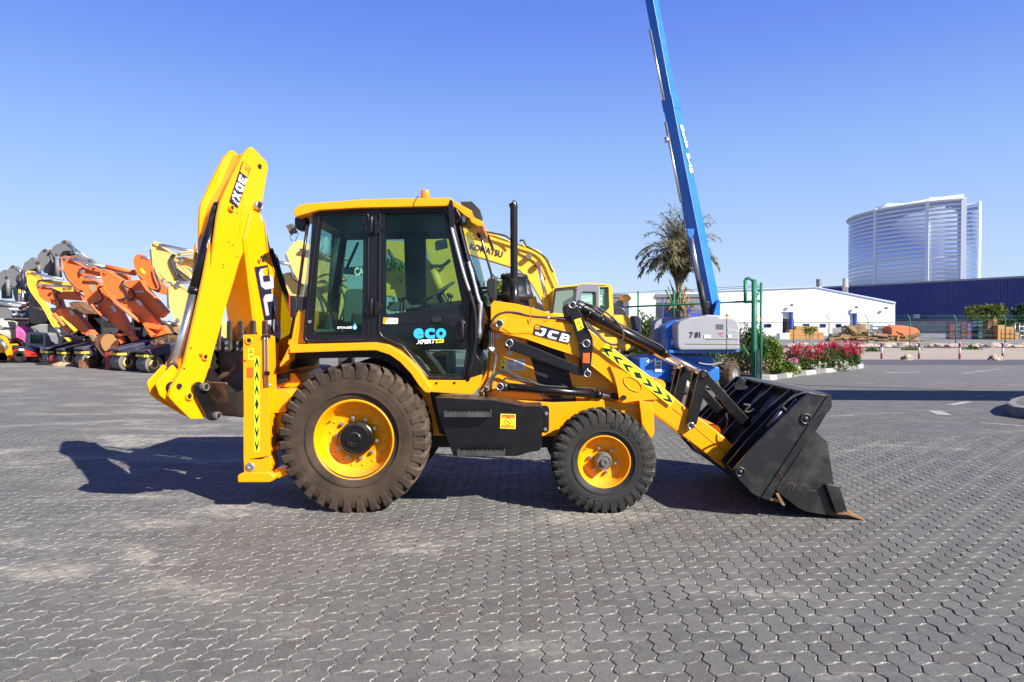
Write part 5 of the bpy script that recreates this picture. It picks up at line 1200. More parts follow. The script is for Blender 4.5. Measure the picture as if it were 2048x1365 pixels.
# lower wing of the warehouse with its loading canopies
LW = empty('warehouse_wing', G(1350,675), 'white warehouse wing with blue columns behind the green fence', 'warehouse')
Y = 100.0; f = F(Y)
mb = MB(); mb.prism([(1150,590),(1260,588),(1421,584),(1421,684),(1150,684)], f, 30, off=-6); mb.build('cladding', M['wh_white'], LW)
mb = MB(); mb.prism([(1258,589),(1311,588),(1311,684),(1258,684)], f, 5.9, off=.1); mb.build('front_bay', M['wh_white'], LW)
for x0, x1 in ((1312,1425),(1222,1257)):
    mb = MB()
    n = int((x1-x0)/2.4)
    for k in range(n):
        a = x0+(x1-x0)*k/n; mb.prism([(a,588.5),(a+1.2,587.6),(a+1.2,594.6),(a,595.2)], f, 5, off=.4)
    mb.prism([(x0,590),(x1,588),(x1,594),(x0,595.5)], f, 5, off=.3); mb.build('canopy', M['lift_grey'], LW)
    mb = MB()
    for k in range(n): a = x0+(x1-x0)*k/n; mb.prism([(a,594),(a+1,594),(a+1,640),(a,640)], f, .1, off=-5.7)
    mb.build('corrugation', M['lift_grey'], LW)
mb = MB()
for a in (1325,1377,1256): mb.prism([(a,594),(a+2,594),(a+2,684),(a,684)], f, .3, off=.2)
mb.prism([(1325,622),(1421,621),(1421,623),(1325,624)], f, .2, off=-3); mb.prism([(1374,618),(1382,618),(1382,640),(1374,640)], f, .2, off=-4); mb.prism([(1327,627),(1421,626),(1421,644),(1327,645)], f, .2, off=-5.5); mb.build('blue_column', M['wh_blue'], LW)
# blue warehouse, running away to the left
M['blue_clad'] = paint('deep_blue_cladding', (.024, .028, .17), .55, dirt=.25, dcol=(.05, .055, .26), ds=.15)
a = Vector((100.0, 233, 0)); b = Vector((131.7, 183, 0)); d = (b-a).normalized(); a2 = a-d*90; b2 = b+d*60; n = Vector((d.y, -d.x, 0))*-1
if n.y > 0: n = -n
BWH = empty('blue_warehouse', b, 'long deep blue warehouse wall on a grey concrete base', 'warehouse')
mb = MB(); back = -n*50
def wallq(mb, p, q, z0, z1, t=.3, off=0):
    o_ = n*off; mb.poly3([p+o_+Z*z0, q+o_+Z*z0, q+o_+Z*z1, p+o_+Z*z1], [v-n*t for v in (p+o_+Z*z0, q+o_+Z*z0, q+o_+Z*z1, p+o_+Z*z1)])
wallq(mb, a2, b2, 3.7, 14.6, 50); mb.build('cladding', M['blue_clad'], BWH)
mb = MB()
for k in range(260):
    p = a2+(b2-a2)*k/260; wallq(mb, p, p+d*.28, 3.8, 14.2, .1, .1)
tag(mb.build('cladding_rib', M['blue_clad'], BWH), kind='stuff')
mb = MB(); wallq(mb, a2, b2, 14.6, 15.1, 50.4, .3); mb.build('gutter', M['lift_grey'], BWH)
mb = MB(); wallq(mb, a2, b2, 0, 3.65, 40, -.4); mb.build('concrete_wall', M['concrete'], BWH)
for px in (1833, 1887):
    p = W(px, 633, 205); mb = MB(); mb.box((p.x-.4, p.y-1, p.z-.6), (p.x+.4, p.y+1, p.z+.6)); mb.build('wall_lamp', M['steel'], BWH)
for q, (px, yt, lb) in enumerate(((1638,559,'short grey flue pipe above the white gable'),(1691,557,'taller grey flue pipe in front of the blue cladding'))):
    p = W(px, yt, 150); mb = MB(); mb.lathe([(.55, -14), (.55, -2), (.62, -2), (.62, -1.6), (.55, -1.6), (.55, 0), (.4, 0), (.4, -1)], p, (0, 0, 1), 18); tag(mb.build('flue_pipe', M['lift_grey'] if q else M['steel']), lb, 'chimney')
# low white wall / grey shed behind pallets at the right
# ---- curved glass office tower
TW = empty('glass_tower', G(1830,662), 'curved glass office tower banded with white floor lines', 'office tower')
m, nt, b_ = new_mat('sky_reflecting_glass'); b_.inputs['Base Color'].default_value = (.60, .74, .94, 1); b_.inputs['Metallic'].default_value = .45; b_.inputs['Roughness'].default_value = .36; b_.inputs['Coat Weight'].default_value = .4
M['tower_glass'] = m; M['tower_white'] = paint('white_tower_bands', (.82, .82, .84), .5, dirt=.05)
pR = W(1925, 655, 380); pL = W(1708, 655, 478)
def arc3(pL, pR, sag, n=40):
    a = Vector((pL.x, pL.y)); b = Vector((pR.x, pR.y)); d = (b-a); m_ = Vector((d.y, -d.x)).normalized()
    if m_.y > 0: m_ = -m_
    h = d.length/2; R = (h*h+sag*sag)/(2*sag); c = (a+b)/2-m_*(R-sag); a0 = math.atan2(*(a-c).yx); a1 = math.atan2(*(b-c).yx)
    if a1-a0 > math.pi: a1 -= 2*math.pi
    if a0-a1 > math.pi: a1 += 2*math.pi
    return [(c+Vector((math.cos(a0+(a1-a0)*i/n), math.sin(a0+(a1-a0)*i/n)))*R) for i in range(n+1)], c
AR, cc = arc3(pL, pR, 24)
def arc_wall(pts, z0, z1, c, t, out=0.0):
    mb = MB(); O_ = []
    for p in pts: r = (p-c).normalized(); O_.append((p+r*out, p+r*(out-t)))
    ring = [q[0] for q in O_]+[q[1] for q in O_[::-1]]; n = len(O_)
    va = [[mb.bm.verts.new((q.x, q.y, z)) for q in O_i] for O_i in O_ for z in (z0,)]; vb = [[mb.bm.verts.new((q.x, q.y, z1)) for q in O_i] for O_i in O_]
    for i in range(n-1):
        mb.bm.faces.new((va[i][0], va[i+1][0], vb[i+1][0], vb[i][0])).smooth = True; mb.bm.faces.new((va[i+1][1], va[i][1], vb[i][1], vb[i+1][1]))
        mb.bm.faces.new((vb[i][0], vb[i+1][0], vb[i+1][1], vb[i][1])); mb.bm.faces.new((va[i+1][0], va[i][0], va[i][1], va[i+1][1]))
    for i in (0, n-1): mb.bm.faces.new((va[i][0], vb[i][0], vb[i][1], va[i][1]))
    return mb
zt = lambda px, py, Y: CAM_H+(655-py)/F_PX*Y
H0, H1 = 2, 70.5
arc_wall(AR, H0, H1, cc, 30).build('glass_facade', M['tower_glass'], TW)
nf = 20
for k in range(nf):
    z = 24.5+(H1-25)*k/(nf-1); arc_wall(AR, z, z+(1.15 if k != 6 else 1.7), cc, .4, .10).build('floor_band', M['tower_white'], TW)
for px, wd in ((1748, 1.6), (1845, 1.9), (1923.5, 2.4)):
    best = min(range(len(AR)), key=lambda i: abs((AR[i].x/AR[i].y)-(px-1040)/1400)); p = AR[best]; r = (p-cc).normalized(); tdir = Vector((-r.y, r.x)); mb = MB()
    q = [p+r*.9-tdir*wd/2, p+r*.9+tdir*wd/2, p-r*1+tdir*wd/2, p-r*1-tdir*wd/2]; mb.poly3([Vector((v.x, v.y, H0)) for v in q], [Vector((v.x, v.y, H1+1)) for v in q]); mb.build('vertical_fin', M['tower_white'], TW)
mb = MB()
n = len(AR)
for i in range(n-1):
    a, b = AR[i], AR[i+1]; ra = (a-cc).normalized(); rb = (b-cc).normalized(); t = i/n
    h_a = 1.5+3.0*(i/n); h_b = 1.5+3.0*((i+1)/n); v = [Vector((*(a+ra*1.5), H1+.5)), Vector((*(b+rb*1.5), H1+.5)), Vector((*(b-rb*14), H1+.5+h_b)), Vector((*(a-ra*14), H1+.5+h_a))]
    mb.poly3(v, [q-Z*.6 for q in v])
mb.build('roof_overhang', M['tower_white'], TW)
for (x0, x1, y0, y1) in ((1770,1830,406.5,411),(1858,1898,393.5,397)):
    mb = MB(); mb.prism([(x0,y1),(x0+3,y0+2),(x1,y0),(x1+2,y1)], F(430), 12); mb.build('plant_room', M['tower_white'], TW)
# its second, further wing
pL2 = W(1926, 655, 420); pR2 = W(1956, 655, 412); AR2, c2 = arc3(pL2, pR2, .9, 10)
arc_wall(AR2, H0, 73.0, c2, 1).build('glass_facade', M['tower_glass'], TW)
for k in range(nf): z = 24+(73.0-25)*k/(nf-1); arc_wall(AR2, z, z+1.15, c2, .4, .10).build('floor_band', M['tower_white'], TW)
mb = MB(); p = pR2; mb.box((p.x-.6, p.y-1, H0), (p.x+.5, p.y+1, 75)); mb.build('vertical_fin', M['tower_white'], TW)
mb = MB(); q = [Vector((AR2[0].x-1, AR2[0].y-1, 73.5)), Vector((AR2[-1].x, AR2[-1].y-1, 74.5)), Vector((AR2[-1].x, AR2[-1].y+12, 75.5)), Vector((AR2[0].x-1, AR2[0].y+12, 74.5))]; mb.poly3(q, [v-Z*.6 for v in q]); mb.build('roof_overhang', M['tower_white'], TW)

# ---- entrance canopy outside the right edge: its shadow lies across the paving
CN = empty('entrance_canopy', (14, 13, 0), 'flat steel entrance canopy beyond the right edge, seen by its shadow', 'canopy')
mb = MB(); a = Vector((12.0, 12.0, 4.5)); d_ = Vector((1, -.035, 0)).normalized(); n_ = Vector((.035, 1, 0)).normalized()
q = [a, a+d_*24, a+d_*24+n_*2.3, a+n_*2.5]; mb.poly3(q, [v+Z*.2 for v in q]); mb.build('canopy_roof', M['concrete'], CN)
for k in range(3):
    p = a+d_*(3+k*9)+n_*1.2; mb = MB(); mb.tube([Vector((p.x, p.y, 0)), p], .12, 12); mb.build('post', M['steel'], CN)
# ---------------------------------------------------------------- machines behind
def P3(Y, *pts): return [F(Y).px(*p) for p in pts]
def part(name, pts, Y, d, mat, par, bev=.01, r=0, holes=()):
    return MB().prism(rnd(pts, r) if r else pts, F(Y), d, holes).build(name, M[mat] if isinstance(mat, str) else mat, par, bev)
def rod(name, p, q, Y, r, mat, par, n=12, dy=0):
    return MB().tube([F(Y).px(*p), F(Y+dy).px(*q)], r, n).build(name, M[mat], par)
def hose(name, pts, Y, r, par, mat='hose', off=0):
    return MB().tube(smooth([F(Y).px(*p)+Vector((0, -off, 0)) for p in pts], 5), r, 6).build(name, M[mat], par)
def boss(name, c, Y, r, mat, par, t=.06):
    p = F(Y).px(*c); r *= .62; return MB().lathe([(0, t), (r*.55, t), (r*.55, t*.7), (r, t*.7), (r, -.02)], p, (0, -1, 0), 16, smooth=False).build(name, M[mat], par)
def machine_body(par, px, Y, mat, w=3.0, ang=0.0, seed=0, cab=True, cabmat='glass_dark'):
    """tracks, slewing house and cab of a parked excavator"""
    c = W(px, 655, Y); R = Matrix.Translation(Vector((c.x, c.y, 0)))@Matrix.Rotation(ang, 4, 'Z')
    for s in (-1, 1):
        mb = MB(); n = 14; L_, h = 1.7, .42
        pr = [(L_*math.copysign(1, math.cos(a))*.82+math.cos(a)*h, h+math.sin(a)*h) for a in [2*math.pi*i/n for i in range(n)]]
        A = [R@Vector((s*1.05-.25, x, z)) for x, z in pr]; B = [R@Vector((s*1.05+.25, x, z)) for x, z in pr]; mb.poly3(A, B); mb.build('track', M['dark_steel'], par, .02)
    mb = MB(); mb.box((-1.25, -1.3, 1.0), (1.25, 1.9, 1.95), R); mb.box((-1.2, 1.9, 1.05), (1.2, 2.35, 1.9), R); mb.build('slewing_house', M[mat], par, .12, 3)  # dark houses on orange and yellow machines have their shade painted in
    mb = MB(); mb.tube([R@Vector((0, 0, .8)), R@Vector((0, 0, 1.05))], .5, 16); mb.build('slew_ring', M['dark_steel'], par)
    if cab:
        mb = MB(); mb.box((-1.25, -1.5, 1.0), (-.35, .1, 2.8), R); cb = mb.build('cab', M['dark_steel'], par, .06, 2)
        mb = MB(); mb.box((-1.27, -1.3, 1.9), (-1.255, -.1, 2.6), R); mb.box((-1.15, -1.52, 1.7), (-.45, -1.505, 2.65), R); mb.build('window', M['glass_dark'], cb)
def exc(label, Y, base, group='excavators parked nose to tail on the left'):
    p = G(*base) if base[1] > 700 else W(base[0], 655, Y); return empty('excavator', Vector((p.x, Y, 0)), label, 'excavator', group)

q1 = crop(0, 470, 10.5); q2 = crop(0, 600, 9.415); q3 = crop(110, 480, 10.5); q4 = crop(110, 600, 9.415); q5 = crop(220, 560, 7.186); q6 = crop(230, 470, 10.5)
def armp(name, pts, Y, d, mat, par, ins=1.3):
    """a welded box arm: its plate, and the raised seam that runs inside the edge"""
    o = part(name, rnd(pts, .8, 2), Y, d, mat, par, .012)
    P = [F(Y).px(*p)-Vector((0, .004, 0)) for p in inset(rnd(pts, .8, 2), ins)]; MB().tube(P+[P[0]], .011, 5, cap=False).build('weld_seam', M[mat], o)
    return o
def dots(par, Y, mat, *pts):
    for p in pts: boss('pivot_pin', p, Y-.02, .12, mat, par)
# --- grey excavators, farthest left
e = exc('grey excavator cut by the left edge, head of its arm leaning left', 44, (5, 700))
armp('dipper_arm', q1((-60,900),(0,790),(60,745),(130,733),(168,750),(150,870),(118,960),(110,1090),(60,1120),(20,1170),(-60,1150)), 44, .5, 'volvo_grey', e); rod('cylinder', q1(170,960), q1(180,1290), 44, .10, 'volvo_grey', e); dots(e, 44, 'brown_steel', q1(140,888)); part('boom', q1((25,1160),(130,1110),(150,1330),(30,1340)), 44.4, .5, 'navy', e); machine_body(e, -30, 50, 'volvo_grey', ang=.5)
e = exc('grey excavator with a yellow sticker below its rounded arm head', 43, (28, 700))
armp('dipper_arm', q1((160,790),(175,710),(215,662),(270,648),(302,662),(332,712),(400,815),(412,870),(372,905),(380,980),(405,1050),(450,1080),(462,1400),(320,1400),(240,1130),(208,1060),(170,900)), 43, .5, 'volvo_grey', e); rod('cylinder_rod', q1(328,700), q1(462,785), 43, .05, 'chrome', e); dots(e, 43, 'brown_steel', q1(405,890), q1(280,662))
hose('hose', q1((430,850),(385,850),(362,890),(372,950),(402,1020),(380,1080),(300,1100),(212,1070)), 42.9, .035, e); part('sticker', q1((388,1145),(440,1142),(442,1215),(390,1218)), 42.98, .01, 'sticker_yellow', e, 0); rod('cylinder', q1(165,940), q1(180,1290), 42.9, .11, 'volvo_grey', e); machine_body(e, 40, 49, 'volvo_grey', ang=.5, cab=False)
e = exc('grey excavator with a dark cylinder hanging straight down its arm', 42, (58, 700))
armp('dipper_arm', q1((460,745),(480,680),(520,580),(590,545),(640,492),(690,473),(727,490),(748,540),(782,570),(762,640),(756,800),(560,790),(535,765),(500,745)), 42, .5, 'volvo_grey', e); rod('cylinder', q1(485,745), q1(478,1150), 41.9, .11, 'navy', e); rod('cylinder_rod', q1(478,1150), q1(476,1500), 41.9, .06, 'steel', e); dots(e, 42, 'brown_steel', q1(790,575))
hose('hose', q1((610,760),(660,735),(750,728)), 41.9, .04, e); armp('boom', q1((500,960),(560,800),(760,800),(800,900),(640,1100),(600,1500),(500,1500)), 42.6, .5, 'volvo_grey', e); part('dark_panel', q1((500,1100),(590,1120),(600,1500),(500,1500)), 42.5, .1, 'navy', e); lettering('R', F(42.5), q1(510,1225), q1(575,1235), q1(515,1175), M['white'], e, .12, .04); machine_body(e, 70, 48, 'volvo_grey', ang=.5, cab=False)
e = exc('grey excavator with rust patches, third arm head from the tallest', 41, (88, 700))
armp('dipper_arm', q1((778,560),(790,440),(820,400),(870,330),(930,293),(988,312),(1022,370),(1030,820),(912,802),(880,740),(840,600),(795,605)), 41, .5, 'volvo_grey', e); part('link_arm', q1((1034,380),(1100,400),(1130,560),(1150,880),(1040,850)), 41.3, .4, 'volvo_grey', e); rod('cylinder', q1(805,640), q1(835,800), 40.9, .10, 'volvo_grey', e); dots(e, 41, 'brown_steel', q1(952,322), q1(800,575), q1(1065,340), q1(1065,566), q1(1062,722)); hose('hose', q1((1010,380),(1070,385),(1110,430),(1150,560),(1160,700)), 40.9, .05, e); boss('pivot_hole', q1(1066,830), 40.9, .25, 'black_matt', e); machine_body(e, 100, 47, 'volvo_grey', ang=.5, cab=False)
e = exc('tallest grey excavator, its chrome rod running down to the right', 40, (118, 700))
armp('dipper_arm', q3((-85,230),(-40,140),(0,118),(50,88),(100,85),(110,50),(160,15),(195,0),(240,28),(252,75),(320,170),(352,232),(250,238),(160,285),(115,360),(60,352),(10,340),(-40,310)), 40, .5, 'volvo_grey', e)
armp('boom', q3((125,340),(200,285),(400,280),(470,300),(620,390),(800,480),(950,560),(1100,640),(1000,655),(740,595),(560,585),(350,440),(240,345)), 40.6, .5, 'volvo_grey', e); rod('cylinder_rod', q3(262,78), q3(742,430), 40, .06, 'chrome', e); rod('cylinder', q3(740,428), q3(960,565), 40, .13, 'volvo_grey', e); rod('cylinder', q3(45,375), q3(65,800), 39.9, .12, 'volvo_grey', e); rod('cylinder', q3(100,375), q3(125,800), 39.95, .06, 'dark_steel', e)
dots(e, 40, 'brown_steel', q3(210,40), q3(38,310)); hose('hose', q3((125,330),(170,265),(250,240),(330,245),(400,268)), 39.9, .05, e); lettering('V', F(40.5), q3(635,570), q3(720,575), q3(630,510), M['white'], e, .12); part('work_lamp', q3((320,335),(345,320),(430,375),(415,395)), 39.9, .2, 'brown_steel', e)
machine_body(e, 150, 46, 'volvo_grey', ang=.5, cab=False)
# grey booms lying low at the left edge with white lettering
e = exc('low grey excavator boom lying level at the left edge, white lettering', 38, (20, 700))
armp('boom', q2((-120,95),(0,95),(230,120),(520,140),(540,345),(0,345),(-120,330)), 38, .5, 'volvo_grey', e); part('dark_panel', q2((330,150),(530,160),(530,345),(330,345)), 37.98, .05, 'navy', e, 0); part('dark_panel', q2((225,205),(280,208),(280,342),(225,340)), 37.98, .05, 'navy', e, 0); rod('cylinder_rod', q2(-40,15), q2(530,75), 38.4, .07, 'steel', e); rod('cylinder_rod', q2(-40,72), q2(220,80), 37.9, .06, 'chrome', e)
lettering('VOLVO', F(37.97), q2(160,195), q2(520,200), q2(165,155), M['white'], e, .02, .05); lettering('VOLV', F(37.97), q2(225,298), q2(490,290), q2(230,258), M['white'], e, .02, .05)
rod('link_arm', q2(385,165), q2(600,25), 37.6, .10, 'brown_steel', e); part('bucket', q2((540,-30),(645,-30),(622,140),(760,205),(830,192),(925,330),(850,430),(640,455),(560,435),(530,250)), 37.2, 1.0, 'dark_steel', e, .03, 1); part('bucket', q2((60,350),(520,350),(540,450),(300,520),(130,480)), 37.2, 1.0, 'dark_steel', e, .03, 3); part('bucket_edge', q2((200,352),(520,352),(520,372),(200,368)), 37.1, .2, 'brown_steel', e, .01); machine_body(e, -60, 44, 'volvo_grey', ang=.6)
# --- yellow excavator
e = exc('lemon yellow excavator, thin arm and level boom with blue lettering', 34, (90, 700))
armp('dipper_arm', q1((550,795),(570,765),(610,753),(650,770),(700,840),(850,940),(790,1010),(750,1080),(770,1200),(810,1300),(822,1365))+q2((765,20),(830,110),(862,195),(1030,440),(1078,515),(1035,542),(975,480),(850,240),(780,120),(690,10))+q1((640,1200),(575,1060)), 34, .35, 'bright_yellow', e, .9)
armp('boom', q1((800,1020),(860,965),(1050,968))+q3((0,862),(280,890),(345,930),(375,1090),(120,1085),(0,1050))+q1((1150,1180),(960,1100)), 34.2, .35, 'bright_yellow', e); lettering('KO', F(34.2), q3(165,1060), q3(350,1062), q3(175,1010), M['navy'], e, .02, .04)
rod('cylinder_rod', q1(660,800), q1(1330,940), 34, .06, 'chrome', e); hose('hose', q1((790,1010),(830,960),(950,955),(1100,950)), 33.9, .04, e); rod('cylinder', q4(100,330), q4(400,600), 34.1, .10, 'bright_yellow', e); rod('cylinder_rod', q2(1050,520), q2(1150,640), 34, .07, 'steel', e); part('bucket_link', q4((165,710),(200,710),(275,780),(240,790)), 33.9, .2, 'bright_yellow', e); dots(e, 34, 'bright_yellow', q1(612,785)); machine_body(e, 150, 42, 'dark_steel', ang=.5)
# --- orange excavators
OR = 'orange'
e = exc('orange excavator lowest on the left, shadowed arm with a white sticker', 31, (150, 700))
armp('dipper_arm', q1((755,1075),(778,1038),(830,1023),(880,1040),(930,1090),(1160,1190),(1178,1260))+q4((60,0),(110,150),(300,165),(430,300),(520,400),(660,580),(770,700),(745,760),(650,690),(560,675),(430,560),(200,380),(20,200))+q1((1180,1500),(900,1365),(820,1290),(790,1180)), 31, .4, OR, e)
armp('boom', q3((20,1190),(60,1130),(170,1090),(380,1083),(500,1170),(605,1282),(60,1245)), 30.8, .4, OR, e); rod('cylinder_rod', q1(900,1060), q3(360,985), 30.9, .055, 'chrome', e); rod('cylinder', q4(-20,270), q4(300,610), 30.9, .10, 'orange_faded', e); rod('cylinder_rod', q4(295,600), q4(360,655), 30.9, .055, 'steel', e)
hose('hose', q3((120,1290),(60,1250),(15,1200),(20,1140),(80,1100)), 30.7, .04, e); hose('hose', q4((-60,160),(20,160),(90,120),(108,80),(80,40)), 30.9, .03, e); part('sticker', q4((255,205),(310,195),(375,270),(325,300)), 30.98, .01, 'sticker_white', e, 0); armp('bucket', q4((258,60),(330,35),(440,30),(520,130),(770,270),(600,258),(575,292),(400,270),(300,150)), 30.2, .8, 'brown_steel', e)
part('bucket_link', q4((640,690),(720,650),(770,705),(700,815),(650,770)), 30.9, .3, 'wood', e, .01, 1); dots(e, 31, 'steel', q1(833,1065), q4(658,665)); machine_body(e, 175, 39, 'dark_steel', ang=.5)
e = exc('tallest orange excavator with its chrome rod and cylinder across the top', 30, (160, 700))
armp('dipper_arm', q3((120,395),(148,350),(210,333),(268,350),(300,390),(370,450),(562,572),(520,640),(510,720),(540,800),(562,1060),(500,1058),(380,930),(230,770),(180,620),(145,440)), 30, .4, OR, e); part('lower_flange', q3((195,720),(380,945),(490,1085),(440,1098),(392,1085),(360,970),(240,830)), 29.95, .5, 'orange_faded', e)
armp('boom', q3((530,625),(600,600),(760,588),(970,642),(1365,700),(1500,760),(1500,850),(960,780),(700,770),(560,742),(530,700)), 30.2, .4, OR, e); rod('cylinder_rod', q3(310,395), q3(1085,580), 29.9, .06, 'chrome', e); rod('cylinder', q3(1075,570), q6(440,790), 29.9, .10, OR, e); rod('spare_rod', q3(1150,660), q6(450,840), 30.1, .05, 'chrome', e); dots(e, 30, 'steel', q3(218,380), q3(595,665)); dots(e, 30, 'orange_faded', q3(125,610)); part('lug', q3((800,540),(840,545),(845,590),(800,600)), 30.1, .1, OR, e)
hose('hose', q3((560,600),(520,630),(520,700),(545,740)), 29.9, .04, e); hose('hose', q3((180,640),(240,790),(350,920),(480,1050)), 29.85, .03, e); machine_body(e, 230, 37, 'dark_steel', ang=.5)
e = exc('orange excavator with a pale splash on its arm, second of the orange row', 28.5, (215, 700))
armp('dipper_arm', q3((545,785),(575,750),(640,748),(720,800),(870,880),(965,960),(915,1010),(925,1100),(1000,1190),(1100,1250),(1240,1340))+q5((20,310),(85,350),(150,490),(230,640),(300,765),(200,760),(60,660),(0,580))+q4((1000,430),(860,200),(790,100))+q3((690,1365),(620,1200),(580,1070)), 28.5, .4, OR, e)
armp('boom', q3((930,1010),(990,978),(1090,1100),(1250,1365),(1100,1365),(1000,1250)), 28.7, .4, OR, e); part('pale_splash', q3((700,960),(760,915),(850,930),(860,1020),(820,1095),(760,1080),(720,1030)), 28.485, .006, 'frond_dry', e, 0, 3)
rod('cylinder', q4(690,100), q4(900,300), 28.3, .09, 'orange_faded', e); rod('cylinder_rod', q4(890,290), q4(1010,400), 28.3, .06, 'steel', e); rod('cylinder_rod', q3(620,780), q3(965,800), 28.3, .055, 'chrome', e); hose('hose', q3((820,1345),(900,1320),(980,1270),(1000,1190),(930,1090),(912,1020),(960,975)), 28.3, .035, e); part('sticker', q4((1040,125),(1095,100),(1165,210),(1115,240)), 28.48, .01, 'sticker_white', e, 0)
part('bucket_link', q5((240,790),(310,765),(395,865),(310,892)), 28.2, .2, OR, e, .01); part('bucket_link', q5((90,790),(130,778),(195,900),(150,927)), 28.2, .2, OR, e, .01); rod('link_pin', q5(95,800), q5(280,775), 28.1, .06, OR, e)
part('bucket', q4((745,730),(800,672),(900,645),(1060,650),(1150,760),(1100,900),(1080,1120),(1000,1170),(860,1020),(750,880)), 28.0, .9, 'brown_steel', e, .03, 2); part('bucket_side', rnd(q4((850,790),(890,700),(950,652),(1060,650),(1150,758),(1060,850),(1000,950),(940,972),(880,900)), 2), 27.9, .05, 'card', e, .01); dots(e, 28.2, 'steel', q5(285,775)); machine_body(e, 262, 35, 'dark_steel', ang=.5)  # paler side plate paints in the sunlit face against the darker shell
e = exc('orange excavator in the middle of the row, wide arm and looping hoses', 27.5, (270, 700))
armp('dipper_arm', q3((945,695),(990,640),(1060,628),(1120,660),(1170,712),(1365,830))+q5((165,60),(245,170),(370,270),(480,365),(600,490),(700,620),(770,690),(825,770),(620,835),(600,780),(470,640),(430,600),(100,300),(0,190))+q3((1310,1250),(1060,1050),(1000,880)), 27.5, .4, OR, e)
armp('boom', q5((200,60),(240,20),(420,0),(500,150),(600,240),(700,340),(780,470),(740,520),(690,550),(600,510),(480,360),(370,250),(250,150)), 27.7, .4, OR, e); lettering('HITACHI', F(27.7), q5(350,188), q5(485,182), q5(352,160), M['white'], e, .02, .04)
rod('cylinder', q5(60,320), q5(430,600), 27.4, .07, 'orange_faded', e)
for h in (((100,290),(200,270),(240,230),(245,170),(180,90),(170,50),(200,10)), ((210,290),(300,290),(345,250),(350,190),(290,130),(210,90),(185,50))): hose('hose', q5(*h), 27.4, .04, e)
part('sticker', q5((365,305),(405,278),(475,355),(430,372)), 27.48, .01, 'sticker_white', e, 0); dots(e, 27.5, OR, q3(1060,685)); part('bucket_link', q5((465,632),(500,615),(720,680),(700,720),(530,690),(630,790),(595,830),(500,690)), 27.2, .4, OR, e, .01)
part('bucket', q5((570,890),(620,860),(800,800),(990,820),(930,1060),(880,1190),(720,1290),(640,1180),(590,1010)), 26.9, .9, 'dig_bucket', e, .03, 2); part('bucket_tooth_bar', q5((690,890),(720,868),(760,900),(800,960),(885,1050),(850,1145),(780,1080),(740,990)), 26.8, .3, 'brown_steel', e, .02); machine_body(e, 330, 33.5, 'dark_steel', ang=.4)
e = exc('orange excavator leaning right with a yellow sticker on its arm', 29, (290, 700))
armp('dipper_arm', q6((380,565),(395,500),(430,430),(480,403),(530,408),(552,450),(640,500),(730,570),(780,700),(850,900),(960,1040),(1060,1100),(1082,1200),(1050,1262),(940,1232),(820,1180),(760,1132),(640,1152),(560,1000),(440,780),(400,660)), 29, .4, OR, e); part('sticker', q6((515,730),(555,695),(650,790),(605,840)), 28.98, .01, 'sticker_yellow', e, 0)
rod('cylinder_rod', q6(560,460), q6(740,500), 29, .05, 'chrome', e); dots(e, 29, 'steel', q6(655,1068)); rod('cylinder', q6(680,1165), q5(830,480), 28.8, .12, 'dark_steel', e); hose('seam_hose', q6((430,750),(560,900),(700,1060),(830,1180)), 28.95, .02, e, OR)
for k in range(3): hose('hose', q6((790+k*25,720),(830+k*30,900),(900+k*25,1080),(880+k*30,1150),(800+k*20,1130+k*20)), 28.9, .03, e, 'hose' if k else OR)
machine_body(e, 400, 36, 'dark_steel', ang=.4, cab=False)
# --- faded yellow excavators
e = exc('faded yellow excavator behind the dipper, tall flat arm head', 26, (330, 700), 'faded yellow excavators')
armp('dipper_arm', q6((760,215),(790,172),(840,142),(880,158),(920,220),(1030,300),(1200,410),(1168,500),(1172,600),(1240,740),(1320,830),(1290,590),(1480,720),(1540,820),(1600,960),(1300,1000),(1110,992),(990,870),(830,695),(790,650),(765,300)), 26, .4, 'cat_yellow', e); part('front_plate', q6((722,310),(763,298),(788,650),(755,652),(738,500)), 25.98, .42, 'dull_steel', e, .01); part('lower_flange', q6((832,712),(960,885),(1090,1000),(1000,1002),(950,945),(850,790)), 25.95, .42, 'cat_yellow', e)
armp('boom', q6((1250,530),(1262,480),(1480,460),(1750,480),(2000,600),(2000,800),(1670,742),(1500,690),(1300,600)), 26.2, .4, 'cat_yellow', e); rod('cylinder_rod', q6(930,210), q6(1800,380), 25.9, .055, 'chrome', e); dots(e, 26, 'cat_yellow', q6(848,182), q6(1290,530)); dots(e, 26, 'steel', q6(1003,960), q6(1405,548)); part('link_plate', q6((825,200),(845,170),(935,235),(910,268)), 25.95, .03, 'cat_yellow', e, .005)
for h in (((1250,420),(1190,450),(1170,540),(1230,700),(1300,840),(1285,960)), ((1260,430),(1210,480),(1230,600),(1300,720),(1450,840),(1590,950)), ((1230,600),(1300,750),(1400,880),(1470,960))): hose('hose', q6(*h), 25.9, .045, e)
hose('steel_pipe', q6((1250,410),(1400,430),(1640,410),(1780,480)), 25.85, .03, e, 'cat_yellow'); hose('steel_pipe', q6((1300,400),(1460,370),(1660,370),(1780,440)), 25.85, .03, e, 'cat_yellow'); part('pipe_clamp', q6((1310,390),(1360,370),(1370,420),(1320,430)), 25.8, .1, 'dull_steel', e, .01); machine_body(e, 470, 33, 'cat_yellow', ang=.3, cab=False)
e = exc('faded yellow excavator half hidden behind the dipper, lower arm head', 24.5, (350, 700), 'faded yellow excavators')
